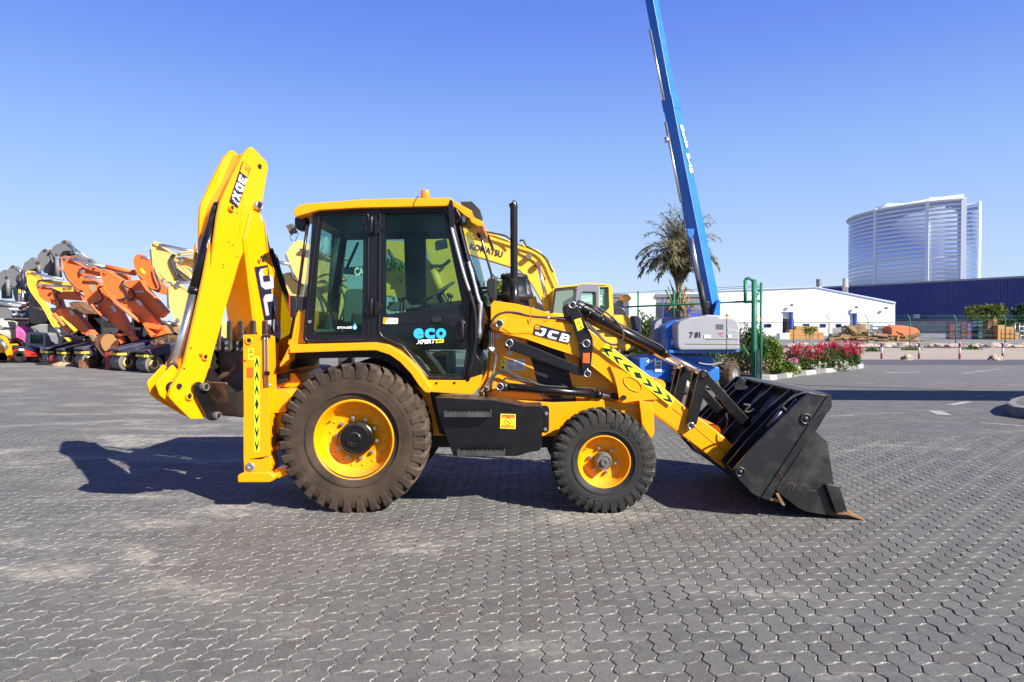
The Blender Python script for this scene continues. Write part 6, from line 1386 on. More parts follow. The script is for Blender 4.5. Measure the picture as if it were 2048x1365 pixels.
armp('dipper_arm', q5((842,130),(868,60),(900,28),(950,45),(1000,100),(1150,180),(1180,560),(1000,672),(960,640),(862,420),(845,300)), 24.5, .4, 'cat_yellow', e); part('front_plate', q5((812,135),(842,118),(850,420),(818,400)), 24.48, .42, 'dull_steel', e, .01); rod('cylinder_rod', q6(1300,1010), q6(1700,985), 24.4, .06, 'chrome', e); dots(e, 24.5, 'cat_yellow', q6(1238,1008)); dots(e, 24.5, 'steel', q6(1308,1075), q5(978,580)); part('link_plate', q6((1205,1010),(1235,985),(1325,1060),(1295,1095)), 24.45, .03, 'cat_yellow', e, .005)
part('bucket_link', q5((900,680),(960,670),(1000,700),(990,790),(920,740)), 24.3, .4, 'wood', e, .02, 1); rod('coupler_ring', q5(760,600), q5(880,640), 24.6, .05, 'steel', e); machine_body(e, 430, 31, 'cat_yellow', ang=.3, cab=False)
e = exc('faded yellow excavator seen between the boom and the cab', 22, (590, 700), 'faded yellow excavators')
part('dipper_arm', [(571,508),(586,486),(597,480),(612,486),(660,520),(690,560),(640,575),(600,568),(588,548),(580,530)], 22, .4, 'cat_yellow', e, .01, 2); part('front_plate', [(569,512),(572,507),(581,530),(588,548),(586,552)], 21.98, .42, 'volvo_grey', e, .005)
part('boom', [(553,553),(575,545),(600,548),(680,565),(720,600),(700,640),(640,640),(590,625),(565,590)], 22.3, .4, 'cat_yellow', e, .01, 3); rod('cylinder_rod', (548,523), (582,530), 21.9, .05, 'chrome', e); rod('cylinder_rod', (600,500), (700,520), 21.9, .05, 'steel', e)
hose('hose', [(582,545),(590,560),(620,580),(640,600),(650,640)], 21.8, .04, e); hose('hose', [(628,560),(650,550),(668,556),(690,600),(680,640)], 21.8, .035, e); machine_body(e, 640, 28, 'cat_yellow', ang=.2, cab=False)
part('boom_band', [(688,535),(728,533),(728,552),(684,548)], 21.95, .02, 'decal_navy', e, 0); lettering('CAT', F(21.95), (709,552), (736,552), (709,535), M['white'], e, .02, .05)
e = exc('faded yellow excavator seen through the cab door window', 19, (800, 700), 'faded yellow excavators')
part('boom', [(745,488),(780,482),(808,484),(842,505),(872,540),(888,580),(905,640),(880,660),(862,600),(845,560),(812,528),(780,510),(745,500)], 19, .45, 'yellow_old', e, .01, 3)
part('dipper_arm', [(740,545),(775,536),(812,545),(850,560),(868,600),(872,640),(840,640),(812,598),(780,592),(740,592)], 19.5, .4, 'yellow_old', e, .01, 3); part('counter_arm', [(850,490),(893,478),(912,480),(925,560),(960,600),(960,660),(900,660),(885,600),(872,548),(858,520)], 18.6, .4, 'yellow_old', e, .01, 3)
rod('cylinder', (866,540), (884,590), 18.5, .11, 'yellow_old', e); hose('hose', [(776,500),(786,520),(780,540),(774,535)], 18.4, .05, e); hose('hose', [(862,532),(885,532),(900,520)], 18.4, .05, e); boss('work_lamp', (798,562), 19.4, .10, 'brown_steel', e, .1)
part('window', [(872,482),(893,478),(896,495),(873,500)], 18.57, .02, 'navy', e, 0); machine_body(e, 830, 25, 'yellow_old', ang=0, cab=False)
# --- yellow excavator with cab, right behind the hood
K = exc('yellow excavator with blue lettering on its arched boom and a glazed cab', 20, (1150, 760), 'x'); del K['group']
bo = part('boom', kN((-420,-40),(-250,-30),(-60,10),(60,62),(100,66),(250,140),(370,195),(480,225),(620,275),(650,300),(720,380),(770,470),(800,585),(760,640),(745,740),(722,835),(690,800),(650,740),(600,650),(545,560),(500,505),(450,458),(380,432),(250,392),(110,348),(-60,300),(-420,230)), 20.3, .5, 'bright_yellow', K, .02, 3)
lettering('KOMATSU', F(20.3), kN(0,265), kN(295,345), kN(8,208), M['navy'], bo, .02, .03)
hose('boom_pipe', kN((60,100),(250,165),(460,232),(620,290),(700,380),(745,480),(795,590)), 20.2, .03, bo, 'bright_yellow'); hose('boom_hose', kN((450,190),(490,190),(515,240),(600,285),(690,350),(740,450),(760,480)), 20.1, .03, bo); hose('boom_hose', kN((100,95),(200,120),(330,150),(400,215)), 20.1, .03, bo)
part('work_lamp', kN((505,320),(530,308),(562,312),(560,345),(530,360),(508,348)), 20.1, .15, 'dull_steel', bo, .01); boss('pivot_boss', kN(615,408), 20.2, .15, 'brown_steel', bo, .1)
for (a, b, c, d) in (((625,425),(690,695),(705,830),19.95), ((520,545),(565,705),(585,800),20.9)):
    q = rod('boom_cylinder_rod', kN(*a), kN(*b), d, .055, 'chrome', K); rod('boom_cylinder', kN(*b), kN(*c), d, .12, 'bright_yellow', K)
cab_ = part('cab', kN((740,860),(735,840),(770,620),(800,602),(985,588),(1020,574),(1262,585),(1290,600),(1296,640),(1308,860),(1300,1000),(1150,1000),(960,950),(860,900)), 19.4, 1.1, 'bright_yellow', K, .02, 3, [kN((755,845),(782,635),(960,618),(968,640),(960,750),(905,860)), kN((1012,660),(1030,648),(1140,650),(1152,665),(1152,780),(1010,800)), kN((1180,612),(1262,612),(1268,800),(1235,835),(1180,800))])
fr_ = part('window_frame', kN((975,600),(1020,584),(1250,592),(1175,600),(1172,820),(1160,860),(980,860),(960,760)), 19.38, .03, 'grey_cab', cab_, .004, 2, [kN((1012,664),(1030,652),(1138,654),(1150,668),(1150,790),(1010,800))])
part('window_frame', kN((735,848),(776,622),(975,602),(975,612),(786,632),(758,846)), 19.37, .03, 'dark_steel', cab_, .004)
for q in (kN((755,845),(782,635),(960,618),(968,640),(960,750),(905,860)), kN((1012,660),(1140,650),(1152,780),(1010,800)), kN((1180,612),(1262,612),(1268,800),(1235,835),(1180,800))): part('pane', q, 19.45, .01, 'glass_clear' if q[0][0] < 1110 else 'glass', cab_, 0)
part('side_panel', kN((1300,865),(1440,866),(1478,900),(1490,960),(1480,1010),(1300,1005)), 19.3, 1.9, 'bright_yellow', K, .03, 4); mb = MB()
for k in range(6): mb.prism(kN((1405,925+k*13),(1455,925+k*13),(1455,932+k*13),(1405,932+k*13)), F(19.28), .01)
mb.build('louvre', M['yellow_old'], K)
cwt = part('counterweight', kN((1465,875),(1545,870),(1562,900),(1560,1040),(1520,1060),(1480,1020)), 19.2, 2.2, 'navy', K, .04, 4); lettering('PC 205', F(19.2), kN(1485,1040), kN(1535,1038), kN(1485,1015), M['white'], cwt, .02, .03)
part('engine_hood', kN((1305,800),(1330,792),(1385,795),(1420,830),(1422,862),(1305,862)), 19.7, 1.5, 'navy', K, .02, 3); part('skirt', kN((1120,1010),(1300,1000),(1480,1010),(1560,1045),(1520,1160),(1440,1200),(1120,1120)), 19.5, 1.9, 'bright_yellow', K, .03, 3)
mb = MB()
for Yt in (19.3, 21.4):
    L0 = W(1060, 700, Yt).x; L1 = W(1330, 700, Yt).x; pr = [(L0, .05), (L1, .05), (L1+.35, .45), (L1, .85), (L0, .85), (L0-.35, .45)]; A = [Vector((x, Yt, z)) for x, z in pr]; MB().poly3(A, [p+Vector((0, .55, 0)) for p in A]).build('track', M['dark_steel'], K, .05)
    MB().poly3([Vector((x, Yt-.02, z)) for x, z in ((L0, .3), (L1, .3), (L1, .6), (L0, .6))], [Vector((x, Yt+.5, z)) for x, z in ((L0, .3), (L1, .3), (L1, .6), (L0, .6))]).build('track_frame', M['navy'], K)
mb.bm.free(); p = W(1251, 597, 19.9); q = MB(); q.tube([p-Z*1.1, p], .02, 6); q.ball(p, .12, (1.4, .6, .8)); q.build('rear_mirror', M['yellow_old'], K)
# --- second grey roofed shape behind the hood: dark engine cover of a machine
X = exc('dark machine parked directly behind the backhoe hood', 22.5, (1080, 700), 'x'); del X['group']; part('engine_cover', [(995,598),(1010,594),(1060,595),(1090,612),(1100,700),(995,700)], 22.5, 2, 'navy', X, .03, 3); machine_body(X, 1050, 26, 'navy', cab=False)

# --- small rollers under the arms
def roller(label, px, Y, sc_=1.0, ang=0.9):
    c = W(px, 655, Y); r = empty('road_roller', Vector((c.x, Y, 0)), label, 'road roller', 'small tandem rollers under the excavator arms'); R = Matrix.Translation(Vector((c.x, Y, 0)))@Matrix.Rotation(ang, 4, 'Z')@Matrix.Scale(sc_, 4); R3 = R.to_3x3()
    for x in (-.62, .62):
        cc_ = R@Vector((x, -.42, .34)); ax = (R3@Vector((0, 1, 0))).normalized(); mb = MB(); mb.lathe([(.30*sc_, 0), (.34*sc_, .01), (.34*sc_, .84*sc_), (.30*sc_, .84*sc_), (.30*sc_, .04), (.0, .04)], cc_, ax, 28, smooth=False); d = mb.build('drum', M['dull_steel'], r)
        mb = MB(); mb.lathe([(.13*sc_, -.02), (.18*sc_, -.02), (.18*sc_, .02), (.13*sc_, .02)], cc_, ax, 24, closed=True); mb.build('yellow_ring', M['yellow_old'], d)
        mb = MB(); mb.box((x-.05, -.52, .3), (x+.05, -.47, .80), R); mb.build('fork', M['dark_steel'], r, .01)
    mb = MB(); prof = [(-1.0, .80), (-.98, .88), (-.5, 1.0), (.0, 1.12), (.35, 1.22), (.40, 1.18), (.40, .8), (.3, .72), (-.7, .70)]
    A = [R@Vector((x, -.46, z)) for x, z in prof]; mb.poly3(A, [p+R3@Vector((0, .92, 0)) for p in A]); mb.build('hood', M['navy'], r, .06, 3)
    mb = MB(); mb.box((-.95, -.47, .62), (-.55, .47, .72), R); mb.build('frame', M['yellow_old'], r, .02); mb = MB(); mb.box((-.2, -.40, .35), (.9, .40, .70), R); mb.build('engine', M['dark_steel'], r, .03)
    for y in (-.38, .2): mb = MB(); mb.box((-.975, y, .62), (-.955, y+.18, .72), R); mb.build('lamp', M['sticker_yellow'], r)
roller('small navy and yellow roller beside the crimson pump, leftmost of the rollers', 128, 32.4, .85); roller('small navy and yellow roller second from the left, by the small heap of earth', 160, 31.2, .85); roller('small roller with a big yellow drum ring under the round rusty bucket', 203, 29.9, .95); roller('nearest roller, in front of the middle orange excavator', 278, 27.8, .98); roller('roller half hidden behind the dipper, only its left drum showing', 330, 26.6, .95)
# --- red paver with a grey cab
V = empty('road_paver', W(48, 655, 33)*1, 'red and grey wheeled machine with a small cab at the far left', 'road machine'); V.location.z = 0
V.location = (W(48, 655, 33).x, 33, 0); WM[V.name] = Matrix.Translation(V.location)
part('body', kL((75,1120),(110,1095),(180,1080),(260,1095),(335,1125),(340,1155),(75,1160)), 33, 1.2, 'red', V, .03, 3); part('bonnet', kL((70,1080),(150,1060),(260,1060),(320,1085),(335,1110),(180,1078),(90,1100)), 32.98, 1.2, 'navy', V, .02, 3); part('number_plate', kL((172,1082),(218,1082),(218,1100),(172,1100)), 32.97, .02, 'white', V, 0)
q = part('cab', kL((232,945),(245,932),(400,940),(412,960),(415,1065),(360,1075),(225,1055)), 33.2, 1.2, 'grey_cab', V, .02, 3, [kL((275,952),(390,958),(395,1040),(275,1035))]); part('pane', kL((275,952),(390,958),(395,1040),(275,1035)), 33.25, .01, 'glass', q, 0); part('lamp', kL((362,1062),(425,1062),(425,1125),(362,1125)), 32.9, .4, 'steel', V, .03, 3)
for x, rr_ in ((175, .32), (390, .22)):
    c = F(33).px(*kL(x, 1175)); c.z = rr_; MB().lathe([(0, 0), (rr_*.5, 0), (rr_*.6, -.02), (rr_*.95, -.02), (rr_, .04), (rr_, .3), (0, .3)], c, (0, 1, 0), 28).build('wheel', M['tyre_black'], V)
part('underframe', kL((75,1155),(430,1150),(430,1190),(75,1195)), 33.3, .8, 'dark_steel', V, .02)
pm_ = empty('red_pump', (W(113, 655, 32).x, 31.3, 0), 'dull crimson drum shaped pump standing beside the rollers', 'pump'); MB().lathe([(0, 0), (.14, 0), (.2, .06), (.2, .55), (.14, .62), (0, .62)], F(31.3).px(*kL(460, 1178)), (1, 0, 0), 20).build('tank', M['red_dark'], pm_); MB().box((pm_.location.x-.35, 31.1, 0), (pm_.location.x+.3, 31.5, .1)).build('skid', M['dark_steel'], pm_)
# --- small backhoe cut off by the left edge
V = empty('mini_loader', (W(6, 655, 33).x, 33, 0), 'orange yellow loader with a grey cylinder, cut by the left edge', 'loader')
part('arm', kL((-60,960),(0,965),(25,985),(70,1090),(76,1140),(60,1150),(20,1060),(-60,1010)), 32.6, .3, 'yellow', V, .02, 3); part('body', kL((-120,1060),(0,1040),(40,1130),(78,1150),(74,1190),(-120,1200)), 33, 1.2, 'yellow', V, .03, 3); rod('cylinder', kL(0,1000), kL(60,1080), 32.5, .10, 'steel', V); c = F(33).px(*kL(20, 1175)); c.z = .25; MB().lathe([(0, 0), (.25, 0), (.25, .3), (0, .3)], c, (0, 1, 0), 24).build('wheel', M['tyre_black'], V)
# --- sheets and scrap at the far left
def blob(name, label, cat, pts, Y, d, mat, rough=.12, seed=0, group=None):
    f = F(Y); P = [f.px(*p) for p in pts]; cx = sum(p.x for p in P)/len(P); cz = sum(p.z for p in P)/len(P); mb = MB(); n = len(P); rings = []
    for k, t in enumerate((0, .33, .7, 1.0)):
        s = (.55, 1.0, 1.0, .6)[k]; rings.append([mb.bm.verts.new(Vector((cx+(p.x-cx)*s, Y+d*t, cz+(p.z-cz)*s))+Vector((noise.noise(p*1.3+Vector((seed, k, 0))), noise.noise(p*1.1+Vector((k, seed, 3))), noise.noise(p*1.2+Vector((3, k, seed)))))*rough) for p in P])
    mb.bm.faces.new(rings[0]); mb.bm.faces.new(rings[-1][::-1])
    for a, b in zip(rings[:-1], rings[1:]):
        for i in range(n): mb.bm.faces.new((a[i], a[(i+1) % n], b[(i+1) % n], b[i]))
    return tag(mb.build(name, M[mat]), label, cat, group)
b = empty('scrap_heap', (W(25, 655, 36).x, 36, 0), 'heap of cream sheets and boulders behind the red machine', 'scrap heap')
for q, (pp, mt) in enumerate(((kL((-30,830),(0,812),(40,820),(60,860),(90,885),(40,895),(-30,880)),'cream'), (kL((-30,900),(60,895),(130,900),(130,960),(100,1000),(30,985),(-30,950)),'cream'), (kL((70,1000),(120,960),(150,990),(130,1050),(80,1050)),'brown_steel'), (kL((-30,960),(60,985),(80,1060),(60,1100),(-30,1100)),'dark_steel'), (kL((60,1000),(240,980),(330,1040),(340,1200),(60,1200)),'dark_steel'))):
    o = blob('heap_piece', None, None, pp, 36+q*.2, 1.0, mt, .2, q); o.parent = b; o.matrix_parent_inverse = wm(b).inverted()
o = blob('plastic_sheet', 'bright pink plastic sheet thrown over the scrap heap', 'sheet', kL((122,890),(150,875),(195,872),(232,915),(222,1010),(210,1030),(170,1000),(135,1010)), 35.4, .6, 'sack', .15, 9)
# earth heap
mb = MB(); c = G(*kL(585,1240)); m_ = bmesh.ops.create_icosphere(mb.bm, subdivisions=3, radius=1)
for v in m_['verts']: v.co = c+Vector((v.co.x*.55*(1+.3*noise.noise(v.co*3)), v.co.y*.3, max(v.co.z, -.1)*.18*(1+.5*noise.noise(v.co*4))))
tag(mb.build('earth_heap', M['soil']), 'small heap of pale earth in front of the rollers', 'earth heap')
# dark engines and attachments that fill the yard under the arms
rr = random.Random(11)
names = ['rusty hydraulic breaker', 'black digging bucket', 'dark engine block', 'rusty wide bucket', 'black ripper tooth', 'stack of track plates', 'dark compressor', 'black quick coupler']
for i, (px, yb, Y, w, h, mt, lb) in enumerate(((60,733,36,.9,.8,'dark_steel','black engine block standing behind the red machine'),(92,732,35,1.1,1.5,'dark_steel','black compressor under the yellow excavator arm'),(108,733,33.8,.5,1.3,'navy','dark upright hose reel between the red machine and rollers'),(135,734,34.5,1.4,1.3,'dark_steel','black attachment frame behind the second roller'),(170,735,33.5,1.2,1.2,'brown_steel','rust brown attachment left of the round bucket'),(180,736,29.2,.4,.5,'brown_steel','small rusty plate leaning between two rollers'),(212,737,30.8,1.4,1.4,'dark_steel','black attachment frame behind the round bucket'),(226,738,28.2,.5,1.0,'red_dark','dark red attachment hanging by the round bucket'),(245,738,30.4,1.3,1.5,'navy','navy machine part behind the nearest roller'),(290,740,29.4,1.5,1.6,'dark_steel','black attachment frame behind the bucket with teeth'),(310,741,27.8,.9,1.0,'brown_steel','rusty attachment at the foot of the tall dipper'),(345,742,28.2,2.0,1.8,'dark_steel','black attachment frame seen through the dipper gap'),(460,738,29,3,1.7,'dark_steel','dark machine base behind the boom'),(560,738,30,3,1.5,'dark_steel','dark machine base behind the cab'))):
    c = W(px, 655, Y); mb = MB()
    for k in range(7):
        x = rr.uniform(-.5, .5)*w; y = rr.uniform(-.3, .5); s = rr.uniform(.15, .45)*w; z1 = h*rr.uniform(.4, 1)
        mb.box((c.x+x-s/2, Y+y-.2, 0), (c.x+x+s/2, Y+y+.3+k*.003, z1))
    for k in range(4):
        mb.tube([Vector((c.x+rr.uniform(-.5, .5)*w, Y-.3, rr.uniform(.1, h))), Vector((c.x+rr.uniform(-.5, .5)*w, Y-.2, rr.uniform(.1, h*1.1)))], rr.uniform(.02, .06), 6)
    tag(mb.build('machine_attachment', M[mt], None, .03), lb, 'attachment', 'attachments under the excavator arms')

# ---------------------------------------------------------------- boom lift
LF = empty('boom_lift', (W(1400, 655, 18.6).x, 18.6, 0), 'blue and grey four wheeled boom lift, its boom raised out of the picture', 'boom lift')
Yl = 17.9
part('chassis', kP((345,945),(352,935),(420,925),(640,905),(830,892),(860,905),(1060,1010),(1210,1030),(1300,1040),(1300,1200),(1180,1212),(1050,1200),(900,1230),(760,1228),(500,1180),(385,1105),(350,1060)), Yl, 1.9, 'lift_blue', LF, .04, 3); part('turntable_base', kP((700,900),(830,892),(1210,905),(1240,1000),(1210,1030),(900,1030)), Yl+.3, 1.4, 'lift_blue', LF, .04, 3); part('turntable', kP((690,835),(1545,835),(1530,862),(1120,870),(700,872)), Yl-.45, 2.2, 'lift_blue', LF, .02)
hd_ = part('engine_hood', kP((797,540),(825,498),(960,447),(1120,432),(1145,415),(1298,420),(1312,450),(1450,452),(1505,478),(1532,540),(1545,832),(830,835),(802,790)), Yl-.55, .75, 'lift_grey', LF, .06, 4)
part('control_hood', kP((528,560),(545,500),(600,465),(700,450),(840,440),(900,445),(760,480),(662,530),(660,790),(560,775),(525,720)), Yl+1.1, .75, 'lift_grey', LF, .06, 4); part('mast_base', kP((660,545),(800,470),(840,490),(800,545),(800,835),(662,835)), Yl+.1, .9, 'lift_blue', LF, .03, 3)
part('oil_tank', kP((685,690),(788,690),(788,830),(685,830)), Yl-.1, .5, 'lift_blue', LF, .02, 2); part('tank_label', kP((725,712),(752,712),(752,770),(725,770)), Yl-.11, .01, 'sticker_white', LF, 0)
mb = MB(); mb.prism(kP((890,758),(1545,765),(1545,770),(890,764)), F(Yl-.56), .01); mb.prism(kP((1140,703),(1530,706),(1530,711),(1140,708)), F(Yl-.56), .01); mb.prism(kP((1386,455),(1391,455),(1391,830),(1386,830)), F(Yl-.56), .01); mb.build('hood_seam', M['dull_steel'], hd_)
mb = MB()
for k in range(7): mb.prism(kP((1258,528+k*9),(1350,530+k*9),(1350,533+k*9),(1258,531+k*9)), F(Yl-.56), .01)
mb.build('vent', M['dull_steel'], hd_)
for ch, x in (('7', 940), ('8', 1002), ('1', 1058)): lettering(ch, F(Yl-.55), kP(x,690), kP(x+(44 if ch != '1' else 12),688), kP(x+(2 if ch != '1' else 0),620), M['black_matt'], hd_, .012, .03)
part('sticker', kP((1285,632),(1352,632),(1352,638),(1285,638)), Yl-.565, .004, 'red', hd_, 0); part('sticker', kP((1310,652),(1352,652),(1352,665),(1310,665)), Yl-.565, .004, 'flower_rose', hd_, 0); part('sticker', kP((1120,655),(1195,655),(1195,695),(1120,695)), Yl-.565, .004, 'white', hd_, 0); part('sticker', kP((1402,650),(1445,650),(1445,690),(1402,690)), Yl-.565, .004, 'sticker_white', hd_, 0)
lettering('Genie', F(Yl-.55), kP(1398,615), kP(1505,615), kP(1400,575), M['sticker_white'], hd_, .012, .0)
lettering('4x4', F(Yl), kP(425,992), kP(540,975), kP(438,940), M['white'], LF, .012, .03); t = part('notice', kP((530,962),(612,958),(615,1092),(535,1095)), Yl-.03, .01, 'white', LF, 0)
mb = MB(); mb.prism(kP((550,975),(602,973),(603,1010),(551,1013)), F(Yl-.035), .002); mb.prism(kP((537,1022),(603,1018),(604,1050),(539,1054)), F(Yl-.035), .002); mb.build('notice_print', M['grey_cab'], t)
mb = MB(); mb.lathe([(.05, 0), (.05, .06), (.03, .08), (0, .08)], F(Yl-.2).px(1455, 634.5), (0, 0, 1), 16); mb.build('beacon', M['beacon'], LF)
def lwheel(px, pyb, Y, R=.42, Wd=.34, ax=(.80, -.60, 0)):
    c = F(Y).px(px, 700); c.z = R; a = Vector(ax).normalized(); mb = MB(); mb.lathe([(R*.5, -Wd*.5), (R*.85, -Wd*.5), (R*.95, -Wd*.36), (R*.95, Wd*.36), (R*.85, Wd*.5), (R*.55, Wd*.5)], c, a, 32); s = Vector((0, 0, 1)); t = a.cross(s)
    for sd in (-1, 1):
        for k in range(16):
            th = 2*math.pi*(k+(.5 if sd > 0 else 0))/16; v = []
            for tt, r0, r1, sk in ((sd*Wd*.5, R*.80, R*.9, 0), (sd*Wd*.38, R*.93, R*1.0, .0), (-sd*.02, R*.93, R*1.0, .5)):
                q = []
                for w_, r_ in ((-.1, r0), (-.08, r1), (.08, r1), (.1, r0)): an = th+w_*1.3+sk*.28; q.append(mb.bm.verts.new(c+a*tt+(s*math.cos(an)+t*math.sin(an))*r_))
                v.append(q)
            for A_, B_ in zip(v[:-1], v[1:]):
                for i in range(3): mb.bm.faces.new((A_[i], A_[i+1], B_[i+1], B_[i]))
            mb.bm.faces.new(v[0]); mb.bm.faces.new(v[-1][::-1])
    wl = mb.build('wheel', M['tyre_worn'], LF); mb = MB(); mb.lathe([(R*.56, Wd*.48), (R*.5, Wd*.44), (R*.45, Wd*.2), (R*.2, Wd*.15), (R*.18, Wd*.3), (0, Wd*.32)], c, a, 28); mb.build('rim', M['lift_grey'], wl)
lwheel(1366, 790, 17.75, .41); lwheel(1459, 776, 18.9, .40); lwheel(1333, 770, 20.3, .41); lwheel(1415, 765, 20.6, .40)
mb = MB(); mb.tube([F(18.2).px(1366, 762), F(18.9).px(1450, 748)], .10, 10); mb.build('axle', M['lift_blue'], LF); hose('cable', kP((1050,985),(1120,1000),(1210,1005),(1280,990),(1330,985)), 17.7, .02, LF, 'lens')
# boom: two telescoping boxes, edge towards the viewer
def beam(name, p0, p1, w0, w1, mat, par, rot=R_(48)):
    ax = (p1-p0).normalized(); a = Vector((math.cos(rot), -math.sin(rot), 0)); a = (a-ax*a.dot(ax)).normalized(); b = ax.cross(a).normalized(); mb = MB(); v = []
    for p, w_ in ((p0, w0), (p1, w1)): v.append([p+a*(w_/2*i)+b*(w_/2*j) for i, j in ((-1, -1), (1, -1), (1, 1), (-1, 1))])
    mb.poly3(v[0], v[1]); return mb.build(name, M[mat], par, .01), a, b, ax
pa = W(1421, 612, 18.3); pb = W(1340, 198, 19.0); pc = W(1292, -60, 19.45)
b1_, a_, b__, ax_ = beam('main_boom', pa, pb, .36, .31, 'lift_blue', LF); b2_, *_ = beam('inner_boom', pb-ax_*.2, pc, .25, .25, 'lift_blue', LF); beam('boom_collar', pb-ax_*.35, pb, .34, .34, 'lift_blue', LF)
mb = MB(); q = lambda px0, py0, Y0: W(px0, py0, Y0); mb.tube([W(1300,60,19.1), W(1328,202,18.75)], .035, 8); mb.tube([W(1331,245,18.7), W(1362,405,18.4)], .035, 8); mb.tube([W(1332,275,18.6), W(1335,285,18.6)], .06, 8); mb.build('hose_carrier', M['steel'], LF)
rod('lift_cylinder_rod', (1383,476), (1399,566), 17.95, .045, 'steel', LF); rod('lift_cylinder', (1399,564), (1413,632), 17.95, .075, 'black_matt', LF)
part('boom_bracket', [(1425,636),(1432,612),(1438,600),(1442,602),(1440,636)], 17.9, .4, 'lift_blue', LF, .01); part('boom_foot', [(1408,601),(1424,606),(1431,612),(1424,636),(1410,636)], 18.1, .3, 'navy', LF, .01); part('cylinder_lug', [(1375,458),(1388,458),(1388,470),(1381,478),(1376,470)], 17.95, .12, 'lift_blue', LF, .005)
nr_ = a_ if a_.y < b__.y else b__
for nn in (a_, -a_, b__, -b__):
    if nn.x > .3 and nn.y < -.2: nr_ = nn
ff_ = Fr(pa.lerp(pb, .5)+nr_*.17, (nr_.cross(ax_))*-1, ax_)
if ff_.n.dot(nr_) < 0: ff_ = Fr(ff_.o, -ff_.u, ff_.v)
lettering('Genie', ff_, (1358.5,250), (1371,297), (1364.5,250), M['white'], b1_, .02, .04); lettering('S-45', ff_, (1371,308), (1379.5,348), (1377,307), M['white'], b1_, .02, .04)
# ---------------------------------------------------------------- plants, fences, stacks
def leaves(mb, c, r, n, size, rr, squash=(1, 1, 1), lumps=5, hollow=.35, up=0.0):
    c = Vector(c); cs = [(c, 1.0)]
    for k in range(lumps):
        d = Vector((rr.gauss(0, 1), rr.gauss(0, 1), rr.gauss(0, .8))).normalized(); cs.append((c+Vector((d.x*squash[0], d.y*squash[1], d.z*squash[2]))*r*.55, rr.uniform(.38, .62)))
    for i in range(n):
        cc, s = rr.choice(cs); d = Vector((rr.gauss(0, 1), rr.gauss(0, 1), rr.gauss(0, 1))).normalized(); q = r*s*(hollow+(1-hollow)*rr.random()**.5)*(1+.25*noise.noise(d*2.3+cc))
        p = cc+Vector((d.x*squash[0], d.y*squash[1], d.z*squash[2]))*q
        a = (d+Vector((rr.uniform(-1, 1), rr.uniform(-1, 1), rr.uniform(-1, 1)+up))).normalized(); b = a.cross(Vector((rr.uniform(-1, 1), rr.uniform(-1, 1), rr.uniform(-1, 1)))).normalized(); s2 = size*rr.uniform(.6, 1.4)
        mb.quad(p-a*s2*.5, p+b*s2*.28, p+a*s2*.6, p-b*s2*.28)
def tree(name, label, cat, px, Y, r, z, mat, n=2600, size=.22, group=None, sq=(1, 1, .9), lumps=7, trunk=.12, seed=1):
    rr = random.Random(seed); c = W(px, 655, Y); base = Vector((c.x, Y, 0)); t = empty(name, base, label, cat, group)
    mb = MB(); top = base+Vector((rr.uniform(-.1, .1)*r, 0, z)); mb.tube(smooth([base, base+Vector((.05*r, 0, z*.4)), top]), trunk*1.3, 10, r2=trunk*.5)
    for k in range(6): d = Vector((rr.uniform(-1, 1), rr.uniform(-1, 1), rr.uniform(.3, 1))).normalized(); s = base+Vector((0, 0, z*rr.uniform(.35, .7))); mb.tube(smooth([s, s+d*r*.4+Z*.1, s+d*r*.8+Z*.3]), trunk*.5, 6, r2=trunk*.12)
    mb.build('trunk', M['twig'], t); mb = MB(); leaves(mb, top, r, n, size, rr, sq, lumps); mb.build('crown', M[mat], t); return t
tree('tree', 'olive green tree in front of the blue warehouse', 'tree', 1975, 108, 2.5, 3.6, 'leaf_olive', 3600, .42, None, (1.12, 1, .72), 9, .15, 3)
tree('tree', 'darker tree cut by the right edge before the blue warehouse', 'tree', 2046, 106, 1.5, 3.9, 'leaf_dark', 2200, .4, None, (1.1, 1, .9), 7, .12, 5)
tree('tree', 'dark tree behind the timber crates at the right edge', 'tree', 2010, 112, 2.0, 1.9, 'leaf_dark', 1800, .4, None, (2.2, 1, .6), 8, .12, 8)
tree('tree', 'bright green tree between the exhaust pipe and the windscreen', 'tree', 1000, 45, 1.25, 4.0, 'leaf_bright', 2600, .22, None, (1.0, 1, 1.0), 7, .08, 6)
tree('tree', 'green tree seen through the cab windows behind the machines', 'tree', 800, 48, 1.8, 5.2, 'leaf_bright', 1600, .3, None, (1, 1, 1), 7, .1, 9)
